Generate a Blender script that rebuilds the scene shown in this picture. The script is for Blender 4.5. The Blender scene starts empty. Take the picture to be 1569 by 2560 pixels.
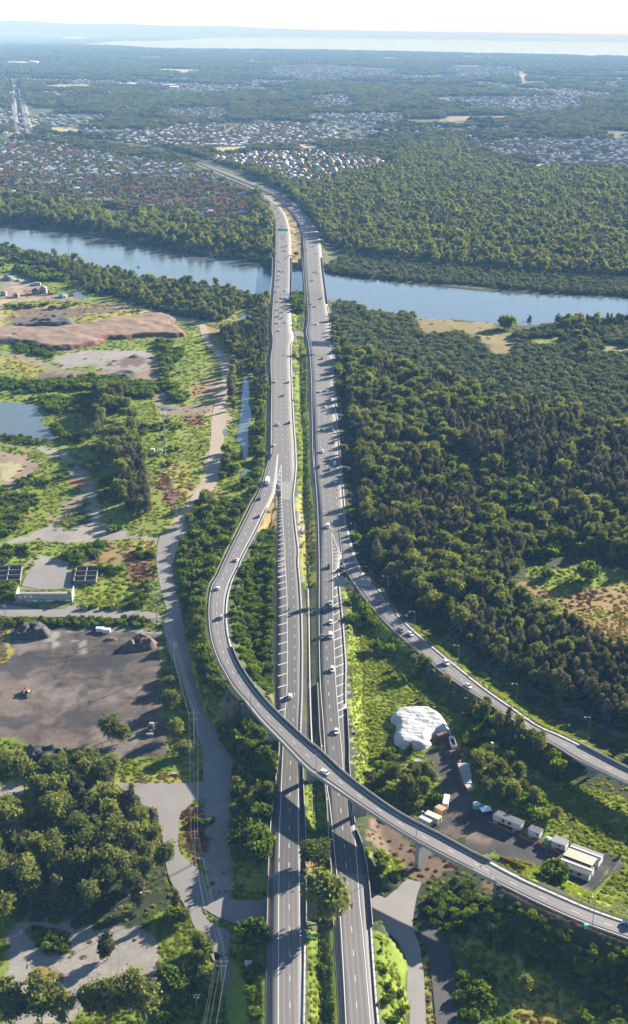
import bpy, bmesh, math, random
import numpy as np
from mathutils import Vector, Matrix
from mathutils.geometry import tessellate_polygon

random.seed(7)
rng = np.random.default_rng(7)
sc = bpy.context.scene
C = sc.collection

# ------------------------------------------------------------------ camera
FOC, CX, CY = 3050.0, 784.5, 1280.0          # focal length and centre in photo pixels (1569 x 2560)
CAM_H = 300.0
PITCH = math.atan((CY - 71.0) / FOC)
ROLL = math.radians(0.8)
cam_data = bpy.data.cameras.new("camera")
cam = bpy.data.objects.new("camera", cam_data)
C.objects.link(cam)
cam_data.sensor_fit = 'VERTICAL'
cam_data.sensor_height = 36.0
cam_data.lens = 36.0 * FOC / 2560.0
cam_data.clip_start = 1.0
cam_data.clip_end = 200000.0
CROT = Matrix.Rotation(math.pi / 2 - PITCH, 3, 'X') @ Matrix.Rotation(ROLL, 3, 'Z')
cam.matrix_world = Matrix.Translation((0, 0, CAM_H)) @ CROT.to_4x4()
sc.camera = cam

# ------------------------------------------------------------------ world and sun
SUN_AZ = math.radians(47.0)                    # clockwise from +Y (the way the camera looks)
SUN_EL = math.radians(17.0)
world = bpy.data.worlds.new("World")
sc.world = world
world.use_nodes = True
wn = world.node_tree
wn.nodes.clear()
wo = wn.nodes.new('ShaderNodeOutputWorld')
wb = wn.nodes.new('ShaderNodeBackground')
sky = wn.nodes.new('ShaderNodeTexSky')
sky.sky_type = 'NISHITA'
sky.sun_disc = False
sky.sun_elevation = SUN_EL
sky.sun_rotation = SUN_AZ
sky.altitude = 300.0
sky.air_density = 0.75
sky.dust_density = 0.0
sky.ozone_density = 1.2
wb.inputs['Strength'].default_value = 0.052
wn.links.new(sky.outputs[0], wb.inputs[0])
wn.links.new(wb.outputs[0], wo.inputs[0])
sun_data = bpy.data.lights.new("sun", 'SUN')
sun = bpy.data.objects.new("sun", sun_data)
C.objects.link(sun)
sun_data.energy = 5.0
sun_data.angle = math.radians(0.5)
sun_data.color = (1.0, 0.94, 0.84)
SD = Vector((math.sin(SUN_AZ) * math.cos(SUN_EL), math.cos(SUN_AZ) * math.cos(SUN_EL), math.sin(SUN_EL)))
sun.rotation_euler = (-SD).to_track_quat('-Z', 'Y').to_euler()
sun.location = (0, 0, 900)
sc.view_settings.view_transform = 'Standard'
sc.view_settings.look = 'None'
sc.view_settings.exposure = 2.28
sc.view_settings.gamma = 1.0
sc.view_settings.use_curve_mapping = False
sc.render.engine = 'CYCLES'
sc.cycles.max_bounces = 5
sc.cycles.diffuse_bounces = 2
sc.cycles.glossy_bounces = 2
sc.cycles.transmission_bounces = 2
sc.cycles.volume_bounces = 0
sc.cycles.use_denoising = True

# ------------------------------------------------------------------ photo pixel -> place
CR = np.array(CROT)
def P(px, py, z=0.0):
    """the point at height z that the photo pixel shows"""
    d = CR @ np.array([(px - CX) / FOC, -(py - CY) / FOC, -1.0])
    t = (z - CAM_H) / d[2]
    return (d[0] * t, d[1] * t, z)
def to_px(x, y, z):
    v = np.stack([x, y, z - CAM_H], -1) @ CR
    return CX + FOC * v[..., 0] / -v[..., 2], CY - FOC * v[..., 1] / -v[..., 2]
def crop(x0, y0, s):
    return lambda *pts: [(x0 + a / s, y0 + b / s) for a, b in pts]
k_ = 1 / 1.03907
cF = crop(0, 0, k_)
cA = crop(0, 0, 1.8875); cB = crop(769, 0, 1.8875); cC = crop(0, 350, 1.8875); cD = crop(769, 350, 1.8875)
cE = crop(0, 600, 2.5167); cG = crop(500, 500, 3.02); cI = crop(969, 700, 2.5167); cJ = crop(0, 1050, 2.7455)
cK = crop(450, 950, 3.02); cL = crop(969, 1250, 2.5167); cM = crop(0, 1500, 2.7455); cN = crop(450, 1400, 2.7455)
cO = crop(919, 1700, 2.323); cQ = crop(0, 2000, 2.6964); cR = crop(450, 1900, 2.6964); cS = crop(969, 2060, 2.5167)

HAZE_COL = (0.30, 0.58, 1.0); HAZE_DENSITY = 7.4e-5; HAZE_G = -0.45
# ------------------------------------------------------------------ materials
def new_mat(name):
    m = bpy.data.materials.new(name); m.use_nodes = True
    nt = m.node_tree
    return m, nt, nt.nodes['Principled BSDF']
def noise(nt, scale, detail=4, rough=0.6, vec=None, dist=0.0):
    n = nt.nodes.new('ShaderNodeTexNoise')
    n.inputs['Scale'].default_value = scale; n.inputs['Detail'].default_value = detail
    n.inputs['Roughness'].default_value = rough; n.inputs['Distortion'].default_value = dist
    if vec is not None: nt.links.new(vec, n.inputs['Vector'])
    return n.outputs['Fac']
def ramp(nt, fac, stops):
    r = nt.nodes.new('ShaderNodeValToRGB')
    el = r.color_ramp.elements
    while len(el) < len(stops): el.new(0.5)
    for e, (p, c) in zip(el, stops):
        e.position = p; e.color = (c[0], c[1], c[2], 1) if hasattr(c, '__len__') else (c, c, c, 1)
    nt.links.new(fac, r.inputs[0])
    return r.outputs[0]
def mix(nt, fac, a, b, mode='MIX'):
    m = nt.nodes.new('ShaderNodeMix'); m.data_type = 'RGBA'; m.blend_type = mode
    for sock, v in ((m.inputs[0], fac), (m.inputs[6], a), (m.inputs[7], b)):
        if isinstance(v, bpy.types.NodeSocket): nt.links.new(v, sock)
        elif hasattr(v, '__len__'): sock.default_value = (v[0], v[1], v[2], 1)
        else: sock.default_value = v
    return m.outputs[2]
def objpos(nt):
    g = nt.nodes.new('ShaderNodeNewGeometry')
    return g.outputs['Position']
def bump(nt, bsdf, h, dist=0.1, strength=1.0):
    b = nt.nodes.new('ShaderNodeBump'); b.inputs['Distance'].default_value = dist; b.inputs['Strength'].default_value = strength
    nt.links.new(h, b.inputs['Height']); nt.links.new(b.outputs[0], bsdf.inputs['Normal'])
def plain(name, col, rough=0.6, metal=0.0, var=0.18, scale=0.6, spec=0.3):
    """a painted or bare surface with wear"""
    m, nt, b = new_mat(name)
    p = objpos(nt)
    f = noise(nt, scale, 5, 0.65, p)
    c = mix(nt, f, [x * (1 - var) for x in col], [min(1, x * (1 + var)) for x in col])
    nt.links.new(c, b.inputs['Base Color'])
    b.inputs['Roughness'].default_value = rough; b.inputs['Metallic'].default_value = metal
    b.inputs['Specular IOR Level'].default_value = spec
    return m
def gloss(name, col, rough=0.25, metal=0.0):
    m, nt, b = new_mat(name)
    f = noise(nt, 3.0, 3, 0.5, objpos(nt))
    nt.links.new(mix(nt, f, [x * .93 for x in col], col), b.inputs['Base Color'])
    b.inputs['Roughness'].default_value = rough; b.inputs['Metallic'].default_value = metal
    b.inputs['Coat Weight'].default_value = 0.4
    return m
def leaf_mat(name, dark, light, hue_var=0.5, trans=0.3, tcol=None):
    m = bpy.data.materials.new(name); m.use_nodes = True
    nt = m.node_tree; nt.nodes.clear()
    out = nt.nodes.new('ShaderNodeOutputMaterial')
    oi = nt.nodes.new('ShaderNodeObjectInfo')
    g = nt.nodes.new('ShaderNodeNewGeometry')
    n1 = noise(nt, 0.35, 3, 0.6, g.outputs['Position'])
    a = nt.nodes.new('ShaderNodeMath'); a.operation = 'MULTIPLY'; a.inputs[1].default_value = 0.45
    nt.links.new(g.outputs['Random Per Island'], a.inputs[0])
    b = nt.nodes.new('ShaderNodeMath'); b.operation = 'MULTIPLY_ADD'; b.inputs[1].default_value = hue_var
    nt.links.new(oi.outputs['Random'], b.inputs[0]); nt.links.new(a.outputs[0], b.inputs[2])
    c = nt.nodes.new('ShaderNodeMath'); c.operation = 'MULTIPLY_ADD'; c.inputs[1].default_value = 0.5
    nt.links.new(n1, c.inputs[0]); nt.links.new(b.outputs[0], c.inputs[2])
    d = nt.nodes.new('ShaderNodeMath'); d.operation = 'MULTIPLY_ADD'; d.inputs[1].default_value = 1.0; d.inputs[2].default_value = -0.25; d.use_clamp = True
    nt.links.new(c.outputs[0], d.inputs[0])
    col = mix(nt, d.outputs[0], dark, light)
    df = nt.nodes.new('ShaderNodeBsdfDiffuse'); nt.links.new(col, df.inputs[0])
    tr = nt.nodes.new('ShaderNodeBsdfTranslucent')
    tc = mix(nt, 1.0, col, tcol or (1.25, 1.25, 0.6), 'MULTIPLY'); nt.links.new(tc, tr.inputs[0])
    mx = nt.nodes.new('ShaderNodeMixShader'); mx.inputs[0].default_value = trans
    nt.links.new(df.outputs[0], mx.inputs[1]); nt.links.new(tr.outputs[0], mx.inputs[2])
    nt.links.new(mx.outputs[0], out.inputs[0])
    return m

# ------------------------------------------------------------------ mesh helpers
def mk_mesh(name, V, faces, mats=(), midx=None, smooth=False):
    """faces: (n,3)/(n,4) int array or list of lists"""
    me = bpy.data.meshes.new(name)
    V = np.asarray(V, dtype=np.float32)
    if isinstance(faces, np.ndarray) and faces.ndim == 2:
        n, k = faces.shape
        me.vertices.add(len(V)); me.vertices.foreach_set('co', V.ravel())
        me.loops.add(n * k); me.loops.foreach_set('vertex_index', faces.astype(np.int32).ravel())
        me.polygons.add(n)
        me.polygons.foreach_set('loop_start', np.arange(0, n * k, k, dtype=np.int32))
        me.polygons.foreach_set('loop_total', np.full(n, k, dtype=np.int32))
        me.update(calc_edges=True)
    else:
        me.from_pydata(V.tolist(), [], [list(f) for f in faces]); me.update()
    for m in mats: me.materials.append(m)
    if midx is not None: me.polygons.foreach_set('material_index', np.asarray(midx, dtype=np.int32))
    if smooth: me.polygons.foreach_set('use_smooth', np.ones(len(me.polygons), dtype=bool))
    return me
class MB:
    """collects boxes, tubes and sheets into one mesh"""
    def __init__(s): s.v = []; s.f = []
    def quad(s, a, b, c, d):
        n = len(s.v); s.v += [a, b, c, d]; s.f.append((n, n + 1, n + 2, n + 3))
    def poly(s, pts):
        n = len(s.v); s.v += list(pts); s.f.append(tuple(range(n, n + len(pts))))
    def box(s, c, size, rot=0.0, taper=1.0, tz=None):
        """c: centre of the bottom face"""
        x, y, z = size[0] / 2, size[1] / 2, size[2]
        cr, sr = math.cos(rot), math.sin(rot)
        n = len(s.v)
        for zz, k in ((0, 1.0), (z, taper)):
            for sx, sy in ((-1, -1), (1, -1), (1, 1), (-1, 1)):
                px, py = sx * x * k, sy * y * k
                s.v.append((c[0] + px * cr - py * sr, c[1] + px * sr + py * cr, c[2] + zz))
        for f in ((3, 2, 1, 0), (4, 5, 6, 7), (0, 1, 5, 4), (1, 2, 6, 5), (2, 3, 7, 6), (3, 0, 4, 7)):
            s.f.append(tuple(n + i for i in f))
    def tube(s, p, q, r0, r1=None, n=6, cap=True):
        p, q = Vector(p), Vector(q); r1 = r0 if r1 is None else r1
        d = (q - p).normalized()
        u = d.orthogonal().normalized(); w = d.cross(u)
        b = len(s.v)
        for c, r in ((p, r0), (q, r1)):
            for i in range(n):
                a = 2 * math.pi * i / n
                s.v.append(tuple(c + u * (r * math.cos(a)) + w * (r * math.sin(a))))
        for i in range(n):
            j = (i + 1) % n
            s.f.append((b + i, b + j, b + n + j, b + n + i))
        if cap:
            s.f.append(tuple(b + i for i in reversed(range(n)))); s.f.append(tuple(b + n + i for i in range(n)))
    def prism(s, pts, z0, z1):
        n = len(pts); b = len(s.v)
        s.v += [(x, y, z0) for x, y in pts] + [(x, y, z1) for x, y in pts]
        s.f.append(tuple(b + n + i for i in range(n)))
        for i in range(n):
            j = (i + 1) % n
            s.f.append((b + i, b + j, b + n + j, b + n + i))
    def mesh(s, name, mat, smooth=False):
        return mk_mesh(name, s.v, s.f, [mat] if mat else [], smooth=smooth)
def link(name, me, parent=None, loc=None, **props):
    o = bpy.data.objects.new(name, me); C.objects.link(o)
    if parent is not None: o.parent = parent
    if loc is not None: o.location = loc
    for k, v in props.items(): o[k] = v
    return o
def thing(name, label, cat, loc=(0, 0, 0), rotz=0.0, group=None):
    o = bpy.data.objects.new(name, None); C.objects.link(o)
    o.location = loc; o.rotation_euler = (0, 0, rotz); o.empty_display_size = 1.0
    o['label'] = label; o['category'] = cat
    if group: o['group'] = group
    return o
def tag(o, label, cat, group=None):
    o['label'] = label; o['category'] = cat
    if group: o['group'] = group
    return o
def copy_tree(root, loc, rotz, label, scale=None, group=None):
    r = root.copy(); C.objects.link(r); r.location = loc; r.rotation_euler = (0, 0, rotz)
    if scale is not None: r.scale = (scale, scale, scale) if not hasattr(scale, '__len__') else scale
    r['label'] = label
    if group: r['group'] = group
    for ch in root.children:
        c = ch.copy(); C.objects.link(c); c.parent = r
        for g in ch.children:
            d = g.copy(); C.objects.link(d); d.parent = c
    return r
def inpoly(X, Y, poly):
    X = np.asarray(X); Y = np.asarray(Y)
    ins = np.zeros(X.shape, bool)
    n = len(poly)
    px = [p[0] for p in poly]; py = [p[1] for p in poly]
    bb = (X >= min(px)) & (X <= max(px)) & (Y >= min(py)) & (Y <= max(py))
    if not bb.any(): return ins
    x = X[bb]; y = Y[bb]; r = np.zeros(x.shape, bool)
    j = n - 1
    for i in range(n):
        if py[i] != py[j]:
            c = ((py[i] > y) != (py[j] > y)) & (x < (px[j] - px[i]) * (y - py[i]) / (py[j] - py[i]) + px[i])
            r ^= c
        j = i
    ins[bb] = r
    return ins
def vnoise(X, Y, s, seed=0):
    """smooth value noise in 0..1"""
    X = np.asarray(X) / s + seed * 17.31; Y = np.asarray(Y) / s - seed * 9.77
    xi = np.floor(X).astype(np.int64); yi = np.floor(Y).astype(np.int64)
    fx = X - xi; fy = Y - yi
    fx = fx * fx * (3 - 2 * fx); fy = fy * fy * (3 - 2 * fy)
    def h(a, b):
        n = (a * 374761393 + b * 668265263 + seed * 362437) & 0x7fffffff
        n = ((n ^ (n >> 13)) * 1274126177) & 0x7fffffff
        return ((n ^ (n >> 16)) & 0xffff) / 65535.0
    return (h(xi, yi) * (1 - fx) + h(xi + 1, yi) * fx) * (1 - fy) + (h(xi, yi + 1) * (1 - fx) + h(xi + 1, yi + 1) * fx) * fy
def wpoly(pts, z=0.0):
    return [P(a, b, z)[:2] for a, b in pts]
def resample(pts, n):
    pts = np.asarray(pts, float)
    d = np.r_[0, np.cumsum(np.linalg.norm(np.diff(pts, axis=0), axis=1))]
    t = np.linspace(0, d[-1], n)
    return np.stack([np.interp(t, d, pts[:, i]) for i in range(pts.shape[1])], 1)
def smooth_line(pts, n=8):
    """Catmull-Rom through the points"""
    p = np.asarray(pts, float); p = np.vstack([2 * p[0] - p[1], p, 2 * p[-1] - p[-2]])
    out = []
    for i in range(1, len(p) - 2):
        for t in np.linspace(0, 1, n, endpoint=False):
            out.append(0.5 * (2 * p[i] + (p[i + 1] - p[i - 1]) * t + (2 * p[i - 1] - 5 * p[i] + 4 * p[i + 1] - p[i + 2]) * t * t + (3 * p[i] - p[i - 1] - 3 * p[i + 1] + p[i + 2]) * t ** 3))
    out.append(p[-2])
    return np.array(out)
# ------------------------------------------------------------------ road lines, traced as pairs of edges
def byy(*pts):
    p = sorted(pts, key=lambda q: q[1])
    return np.array(p, float)
LC_L = byy(*cR((588, 1780), (590, 1400), (597, 1000), (603, 730), (612, 500), (628, 340), (645, 200), (660, 60)),
           *cN((690, 1290), (672, 1130), (660, 1000), (656, 900), (657, 700), (660, 400), (662, 200), (664, 0)),
           *cK((738, 1100), (748, 900), (740, 850), (650, 640), (655, 400), (660, 200), (665, 0)),
           *cG((508, 1300), (505, 1200), (528, 1080), (514, 990), (520, 900), (530, 750), (545, 600), (550, 450), (555, 150), (520, 60)),
           *cC((1220, 245), (1150, 212), (1060, 176), (1000, 150), (900, 110)))
LC_R = byy(*cR((845, 1780), (850, 1300), (849, 900), (845, 500), (830, 150), (825, 0)),
           *cN((835, 1200), (846, 900), (848, 600), (842, 350), (830, 150), (815, 0)),
           *cK((905, 1300), (880, 1100), (866, 950), (862, 870), (875, 770), (885, 650), (880, 500), (865, 300), (855, 100), (850, 0)),
           *cG((698, 1300), (692, 1100), (715, 1030), (700, 1000), (690, 900), (692, 700), (695, 500), (690, 300), (680, 200), (650, 110), (600, 40)),
           *cC((1240, 252), (1180, 220), (1100, 186), (1020, 152), (920, 110)))
RC_L = byy(*cR((975, 130), (990, 300), (1005, 550), (1020, 740), (1030, 900), (1035, 1100), (1045, 1300), (1060, 1500), (1075, 1780)),
           *cN((975, 1330), (960, 1200), (945, 900), (938, 700), (938, 300), (940, 0)),
           *cK((1032, 1300), (1025, 1000), (1005, 800), (990, 650), (985, 300), (975, 0)),
           *cG((820, 1400), (810, 1150), (800, 1060), (778, 1000), (800, 930), (800, 800), (790, 650), (775, 450), (770, 280), (750, 190), (700, 110), (640, 50)),
           *cC((1300, 272), (1200, 218), (1110, 183), (1030, 150), (930, 110)))
RC_R = byy(*cR((1340, 1780), (1322, 1600), (1300, 1300), (1288, 1100), (1268, 850), (1248, 700), (1215, 550), (1175, 460), (1152, 250), (1132, 0)),
           *cN((1155, 1300), (1142, 1040), (1137, 900), (1140, 700), (1117, 400), (1096, 200)),
           *cK((1196, 1400), (1262, 1120), (1250, 1050), (1230, 800), (1210, 600), (1185, 300), (1165, 0)),
           *cG((1010, 1200), (990, 1080), (980, 900), (960, 800), (940, 650), (920, 500), (912, 380), (895, 250), (850, 180), (800, 110), (740, 60)),
           *cC((1400, 298), (1320, 245), (1200, 203), (1060, 150), (950, 110)))
RL_L = cK((690, 560), (652, 640), (600, 820), (540, 930), (440, 1130), (340, 1330), (260, 1510)) + cN((215, 150), (190, 270), (188, 400), (205, 540), (250, 680), (300, 770), (370, 890), (450, 970), (560, 1110), (690, 1240), (830, 1390), (930, 1480)) + cO((130, 850), (260, 930), (400, 1010), (560, 1090), (650, 1135), (800, 1210)) + cS((480, 265), (600, 330), (760, 415), (950, 510), (1150, 600), (1330, 670), (1510, 735), (1700, 800), (1900, 862))
RL_R = cK((745, 560), (735, 700), (718, 850), (690, 920), (640, 1020), (580, 1150), (520, 1260), (450, 1400)) + cN((430, 10), (370, 120), (335, 240), (325, 350), (328, 460), (350, 570), (390, 680), (440, 770), (510, 870), (600, 980), (720, 1100), (850, 1220), (1000, 1350), (1150, 1490)) + cO((130, 745), (280, 830), (420, 900), (600, 1000), (760, 1080)) + cS((560, 190), (690, 262), (850, 345), (1050, 430), (1250, 520), (1510, 610), (1700, 672), (1900, 730))
RR_L = cK((1192, 1120), (1203, 1290), (1212, 1385)) + cN((1200, 190), (1300, 320), (1400, 430)) + cL((60, 850), (200, 970), (330, 1085), (430, 1155), (640, 1290), (850, 1430), (960, 1505)) + cO((1060, 370), (1200, 460), (1300, 510), (1510, 610), (1700, 700), (1900, 780))
RR_R = cK((1256, 1085), (1285, 1200), (1320, 1320), (1380, 1450)) + cN((1280, 120), (1400, 240)) + cL((0, 650), (60, 720), (150, 810), (300, 940), (450, 1060), (600, 1180), (800, 1320), (960, 1430)) + cO((1100, 312), (1300, 412), (1510, 520), (1700, 602), (1900, 680))

def z_main(py):
    return np.interp(py, [600, 640, 730, 760, 1300, 1700, 1950, 2150, 2600], [2.5, 5.5, 5.5, 3.0, 2.6, 3.2, 4.2, 6.0, 7.0])
def z_left_ramp(py):
    if py <= 1240: return float(z_main(py)) + 0.02
    return np.interp(py, [1240, 1400, 1550, 1700, 1760, 1900, 2060, 2200, 2350, 2500], [2.665, 4.3, 7.3, 10.6, 12.0, 13.1, 13.4, 12.3, 9.8, 7.0])
def z_right_ramp(py):
    return np.interp(py, [1400, 1600, 1800, 1900, 1980, 2100], [2.7, 3.8, 6.0, 7.0, 7.4, 7.4])
class Road: pass
roads = {}
def make_pairs(name, L, R, zf, ys=None, n=None, dz=0.0):
    r = Road(); r.name = name
    if ys is not None:
        Lx = np.interp(ys, L[:, 1], L[:, 0]); Rx = np.interp(ys, R[:, 1], R[:, 0])
        # smooth the traced edges a little
        def sm(a):
            k = np.array([1, 2, 3, 2, 1.]) / 9; b = np.pad(a, 2, mode='edge'); return np.convolve(b, k, 'valid')
        Lp = np.stack([sm(Lx), ys], 1); Rp = np.stack([sm(Rx), ys], 1)
        dense = [(a, b) for a, b in zip(Lp, Rp)]
        r.L = np.array([P(a[0], a[1], zf(a[1]) + dz) for a in Lp]); r.R = np.array([P(a[0], a[1], zf(a[1]) + dz) for a in Rp])
    else:
        def wl(E):
            e = smooth_line(E, 6)
            w = np.array([P(a, b, zf(b) + dz) for a, b in e])
            return resample(w, n)
        r.L, r.R = wl(L), wl(R)
        k = np.array([1, 2, 3, 4, 3, 2, 1.]); k /= k.sum()
        for e in (r.L, r.R):
            for i in range(3):
                b = np.pad(e[:, i], 3, mode='reflect', reflect_type='odd'); e[:, i] = np.convolve(b, k, 'valid')
        # pair each point of the left edge with the nearest one across the road
        def near(a, bb):
            dn = resample(bb, 3000)
            ix = np.array([int(np.argmin(((dn[:, :2] - q[:2]) ** 2).sum(1))) for q in a])
            return dn, ix
        dl, il = near(r.R, r.L); dr, ir = near(r.L, r.R)
        t1 = ir / 2999.0; t2 = np.interp(np.linspace(0, 1, n), il / 2999.0, np.linspace(0, 1, n))
        t = np.maximum.accumulate((t1 + t2) / 2); t = np.convolve(np.pad(t, 4, mode='reflect', reflect_type='odd'), np.ones(9) / 9, 'valid')
        dr = resample(r.R, 3000); r.R = np.stack([np.interp(np.clip(t, 0, 1), np.linspace(0, 1, 3000), dr[:, i]) for i in range(3)], 1)
        zc = (r.L[:, 2] + r.R[:, 2]) / 2
        r.L[:, 2] = zc; r.R[:, 2] = zc
    r.M = (r.L + r.R) / 2
    r.hw = np.linalg.norm((r.R - r.L)[:, :2], axis=1) / 2
    d = np.linalg.norm(np.diff(r.M, axis=0), axis=1); r.s = np.r_[0, np.cumsum(d)]
    roads[name] = r
    return r
ys_main = np.r_[np.linspace(2640, 1500, 170), np.linspace(1492, 800, 130), np.linspace(796, 560, 66), np.linspace(557, 410, 60)]
LC = make_pairs('left', LC_L, LC_R, z_main, ys=ys_main)
RC = make_pairs('right', RC_L, RC_R, z_main, ys=ys_main)
RL = make_pairs('ramp', RL_L, RL_R, z_left_ramp, n=220, dz=0.02)
RR = make_pairs('exit', RR_L, RR_R, z_right_ramp, n=160, dz=0.02)
def pyof(r):
    return to_px(r.M[:, 0], r.M[:, 1], r.M[:, 2])[1]
for r in roads.values(): r.py = pyof(r)
# spans carried by bridges (no bank below): underpass in the foreground, river bridge, flyover, gully bridge
RL.span = (RL.py > 1748) & (RL.py < 2196) & (RL.M[:, 0] > -200)
RR.span = RR.py > 1897
for r in (LC, RC): r.span = ((r.py > 2192) & (r.py < 2300)) | ((r.py > 655) & (r.py < 745))

# ------------------------------------------------------------------ waters
RIVER = cF((-200, 540), (0, 541), (60, 546), (178, 561), (306, 582), (459, 612), (653, 634), (720, 645), (785, 655), (900, 672), (1000, 685), (1150, 700), (1300, 708), (1510, 713), (1700, 716),
           (1700, 775), (1510, 774), (1400, 776), (1250, 781), (1200, 778), (1100, 770), (994, 764), (920, 750), (860, 742), (800, 722), (720, 712), (627, 716), (510, 690), (408, 681), (255, 655), (194, 634), (76, 609), (0, 594), (-200, 560))
RIVER_W = wpoly(RIVER, -1.5)

# paved ground that no bank may cover
ACC_L = cJ((1100, 795), (1085, 850), (1075, 930), (1080, 1030), (1110, 1180), (1145, 1300)) + cM((1130, 170), (1150, 330), (1210, 480), (1290, 700), (1340, 880), (1385, 1000), (1420, 1150), (1415, 1280))
ACC_R = cJ((1270, 680), (1210, 880), (1195, 960), (1190, 1100), (1230, 1260), (1270, 1440)) + cM((1310, 380), (1370, 620), (1440, 820), (1510, 960)) + cN((215, 1230), (300, 1290), (370, 1380))
PLAZA = cM((805, 1262), (1000, 1252), (1290, 1258), (1395, 1245), (1400, 1060), (1370, 960)) + cN((200, 1180), (300, 1270), (400, 1405)) + cR((372, 200), (370, 240), (240, 300), (160, 262), (90, 275), (0, 370)) + cQ((1200, 170), (1085, 230), (1060, 60), (900, 20))
UNDER = cR((560, 930), (800, 955), (1000, 955), (1290, 890), (1380, 930)) + cS((-10, 460), (60, 400), (120, 345), (210, 370), (180, 450), (160, 560), (150, 660), (-60, 640)) + cR((1290, 1075), (1000, 1075), (800, 1080), (560, 1085))
FLAT = [wpoly(ACC_L + ACC_R[::-1]), wpoly(PLAZA), wpoly(UNDER), wpoly(cR((150, 740), (380, 930), (600, 940), (600, 1095), (380, 1105), (260, 1060), (130, 985))), wpoly(cS((-80, 640), (150, 640), (215, 900), (240, 1400), (115, 1400), (120, 880))), wpoly(cO((400, 380), (560, 470), (600, 690), (720, 760), (1060, 960), (1480, 1040), (1290, 1210), (1000, 1075), (560, 950), (420, 830)))]
# ------------------------------------------------------------------ height of the ground
def seg_pts(r):
    m = ~r.span
    return r.M[m], r.hw[m]
def bank(X, Y, slope=0.55):
    """height of the road banks, and a mask of where roads lie on the ground"""
    z = np.full(X.shape, -99.0); cap = np.full(X.shape, 99.0)
    for r in roads.values():
        M, hw, span = r.M, r.hw, r.span
        lo = M.min(0) - 60; hi = M.max(0) + 60
        w = (X > lo[0]) & (X < hi[0]) & (Y > lo[1]) & (Y < hi[1])
        idx = np.nonzero(w)[0]
        for ch in np.array_split(idx, max(1, len(idx) // 20000)):
            if not len(ch): continue
            dx = X[ch][:, None] - M[None, :, 0]; dy = Y[ch][:, None] - M[None, :, 1]
            d2 = dx * dx + dy * dy
            j = d2.argmin(1)
            d = np.sqrt(d2[np.arange(len(ch)), j])
            zr = M[j, 2]; over = d - hw[j] - 1.2 - 0.0012 * Y[ch]
            near_end = (d > hw[j] + 60) | span[j]
            zz = zr - 0.30 - np.maximum(over, 0) * (np.where(r.py[j] < 1900, 0.85, 0.50) if r.name == 'ramp' else slope)
            zz[near_end] = -99
            z[ch] = np.maximum(z[ch], zz)
            ins = (d < hw[j] + 1.0 + 0.0012 * Y[ch]) & ~span[j]
            cap[ch] = np.minimum(cap[ch], np.where(ins, zr - 0.30, 99))
    return z, cap
def river_sd(X, Y):
    """signed distance-like value: >0 inside the river"""
    ins = inpoly(X, Y, RIVER_W)
    p = np.array(RIVER_W); q = np.roll(p, -1, 0)
    d = np.full(X.shape, 1e9)
    for a, b in zip(p, q):
        ab = b - a; L2 = (ab ** 2).sum()
        t = np.clip(((X - a[0]) * ab[0] + (Y - a[1]) * ab[1]) / L2, 0, 1)
        d = np.minimum(d, np.hypot(X - a[0] - t * ab[0], Y - a[1] - t * ab[1]))
    return np.where(ins, d, -d)
def ground_z(X, Y):
    X = np.asarray(X, float); Y = np.asarray(Y, float)
    sh = X.shape; X = X.ravel(); Y = Y.ravel()
    base = -0.3 * vnoise(X, Y, 14.0, 3)
    # the low ground in the foreground falls a little to the underpass
    far = Y > 2100
    base = base + np.where(far, 3.0 * (vnoise(X, Y, 420.0, 5) - 0.3) * np.clip((Y - 2100) / 600, 0, 1), 0)
    w = (Y > 900) & (Y < 2600) & (np.abs(X) < 1500)
    if w.any():
        sd = river_sd(X[w], Y[w]) + 8 * (vnoise(X[w], Y[w], 30.0, 9) - 0.5)
        t = np.clip((sd + 7) / 14, 0, 1)
        base[w] = base[w] * (1 - t) - 4.0 * t
    n = (Y < 4200) & (Y > 150)
    if n.any():
        e, cap = bank(X[n], Y[n])
        v = np.minimum(np.maximum(base[n], e), cap)
        for p in FLAT:
            i_ = inpoly(X[n], Y[n], p); v[i_] = np.minimum(v[i_], -0.12)
        base[n] = v
    return base.reshape(sh)
def PG(px, py, n=4):
    z = 0.0
    for _ in range(n):
        p = P(px, py, z); z = float(ground_z(np.array([p[0]]), np.array([p[1]]))[0])
    p = P(px, py, z)
    return (p[0], p[1], z)
def gz(x, y): return float(ground_z(np.array([x]), np.array([y]))[0])

# ------------------------------------------------------------------ ground sheet, with colours of the soil and the grass on it
GRASS = ((0.092, 0.142, 0.020), (0.172, 0.208, 0.036))
BRIGHT = ((0.092, 0.140, 0.019), (0.190, 0.228, 0.036))
YELLOW = ((0.17, 0.185, 0.026), (0.27, 0.24, 0.055))
DARKG = ((0.020, 0.036, 0.010), (0.036, 0.055, 0.015))
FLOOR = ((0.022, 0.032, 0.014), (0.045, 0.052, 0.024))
DIRT = ((0.17, 0.125, 0.095), (0.23, 0.175, 0.13))
TAN = ((0.27, 0.20, 0.13), (0.33, 0.26, 0.175))
REDD = ((0.19, 0.085, 0.05), (0.27, 0.16, 0.10))
YARD = ((0.040, 0.034, 0.031), (0.150, 0.118, 0.096))
YPALE = ((0.085, 0.072, 0.064), (0.185, 0.155, 0.135))
BLACK = ((0.035, 0.033, 0.034), (0.075, 0.068, 0.064))
GRAVEL = ((0.19, 0.175, 0.155), (0.26, 0.24, 0.215))
SAND = ((0.23, 0.165, 0.065), (0.30, 0.22, 0.10))
ORANGE = ((0.16, 0.13, 0.045), (0.26, 0.165, 0.075))
MUD = ((0.10, 0.075, 0.055), (0.15, 0.11, 0.08))
SUBURB = ((0.07, 0.085, 0.045), (0.17, 0.16, 0.13))
FARG = ((0.035, 0.052, 0.020), (0.085, 0.095, 0.042))
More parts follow.
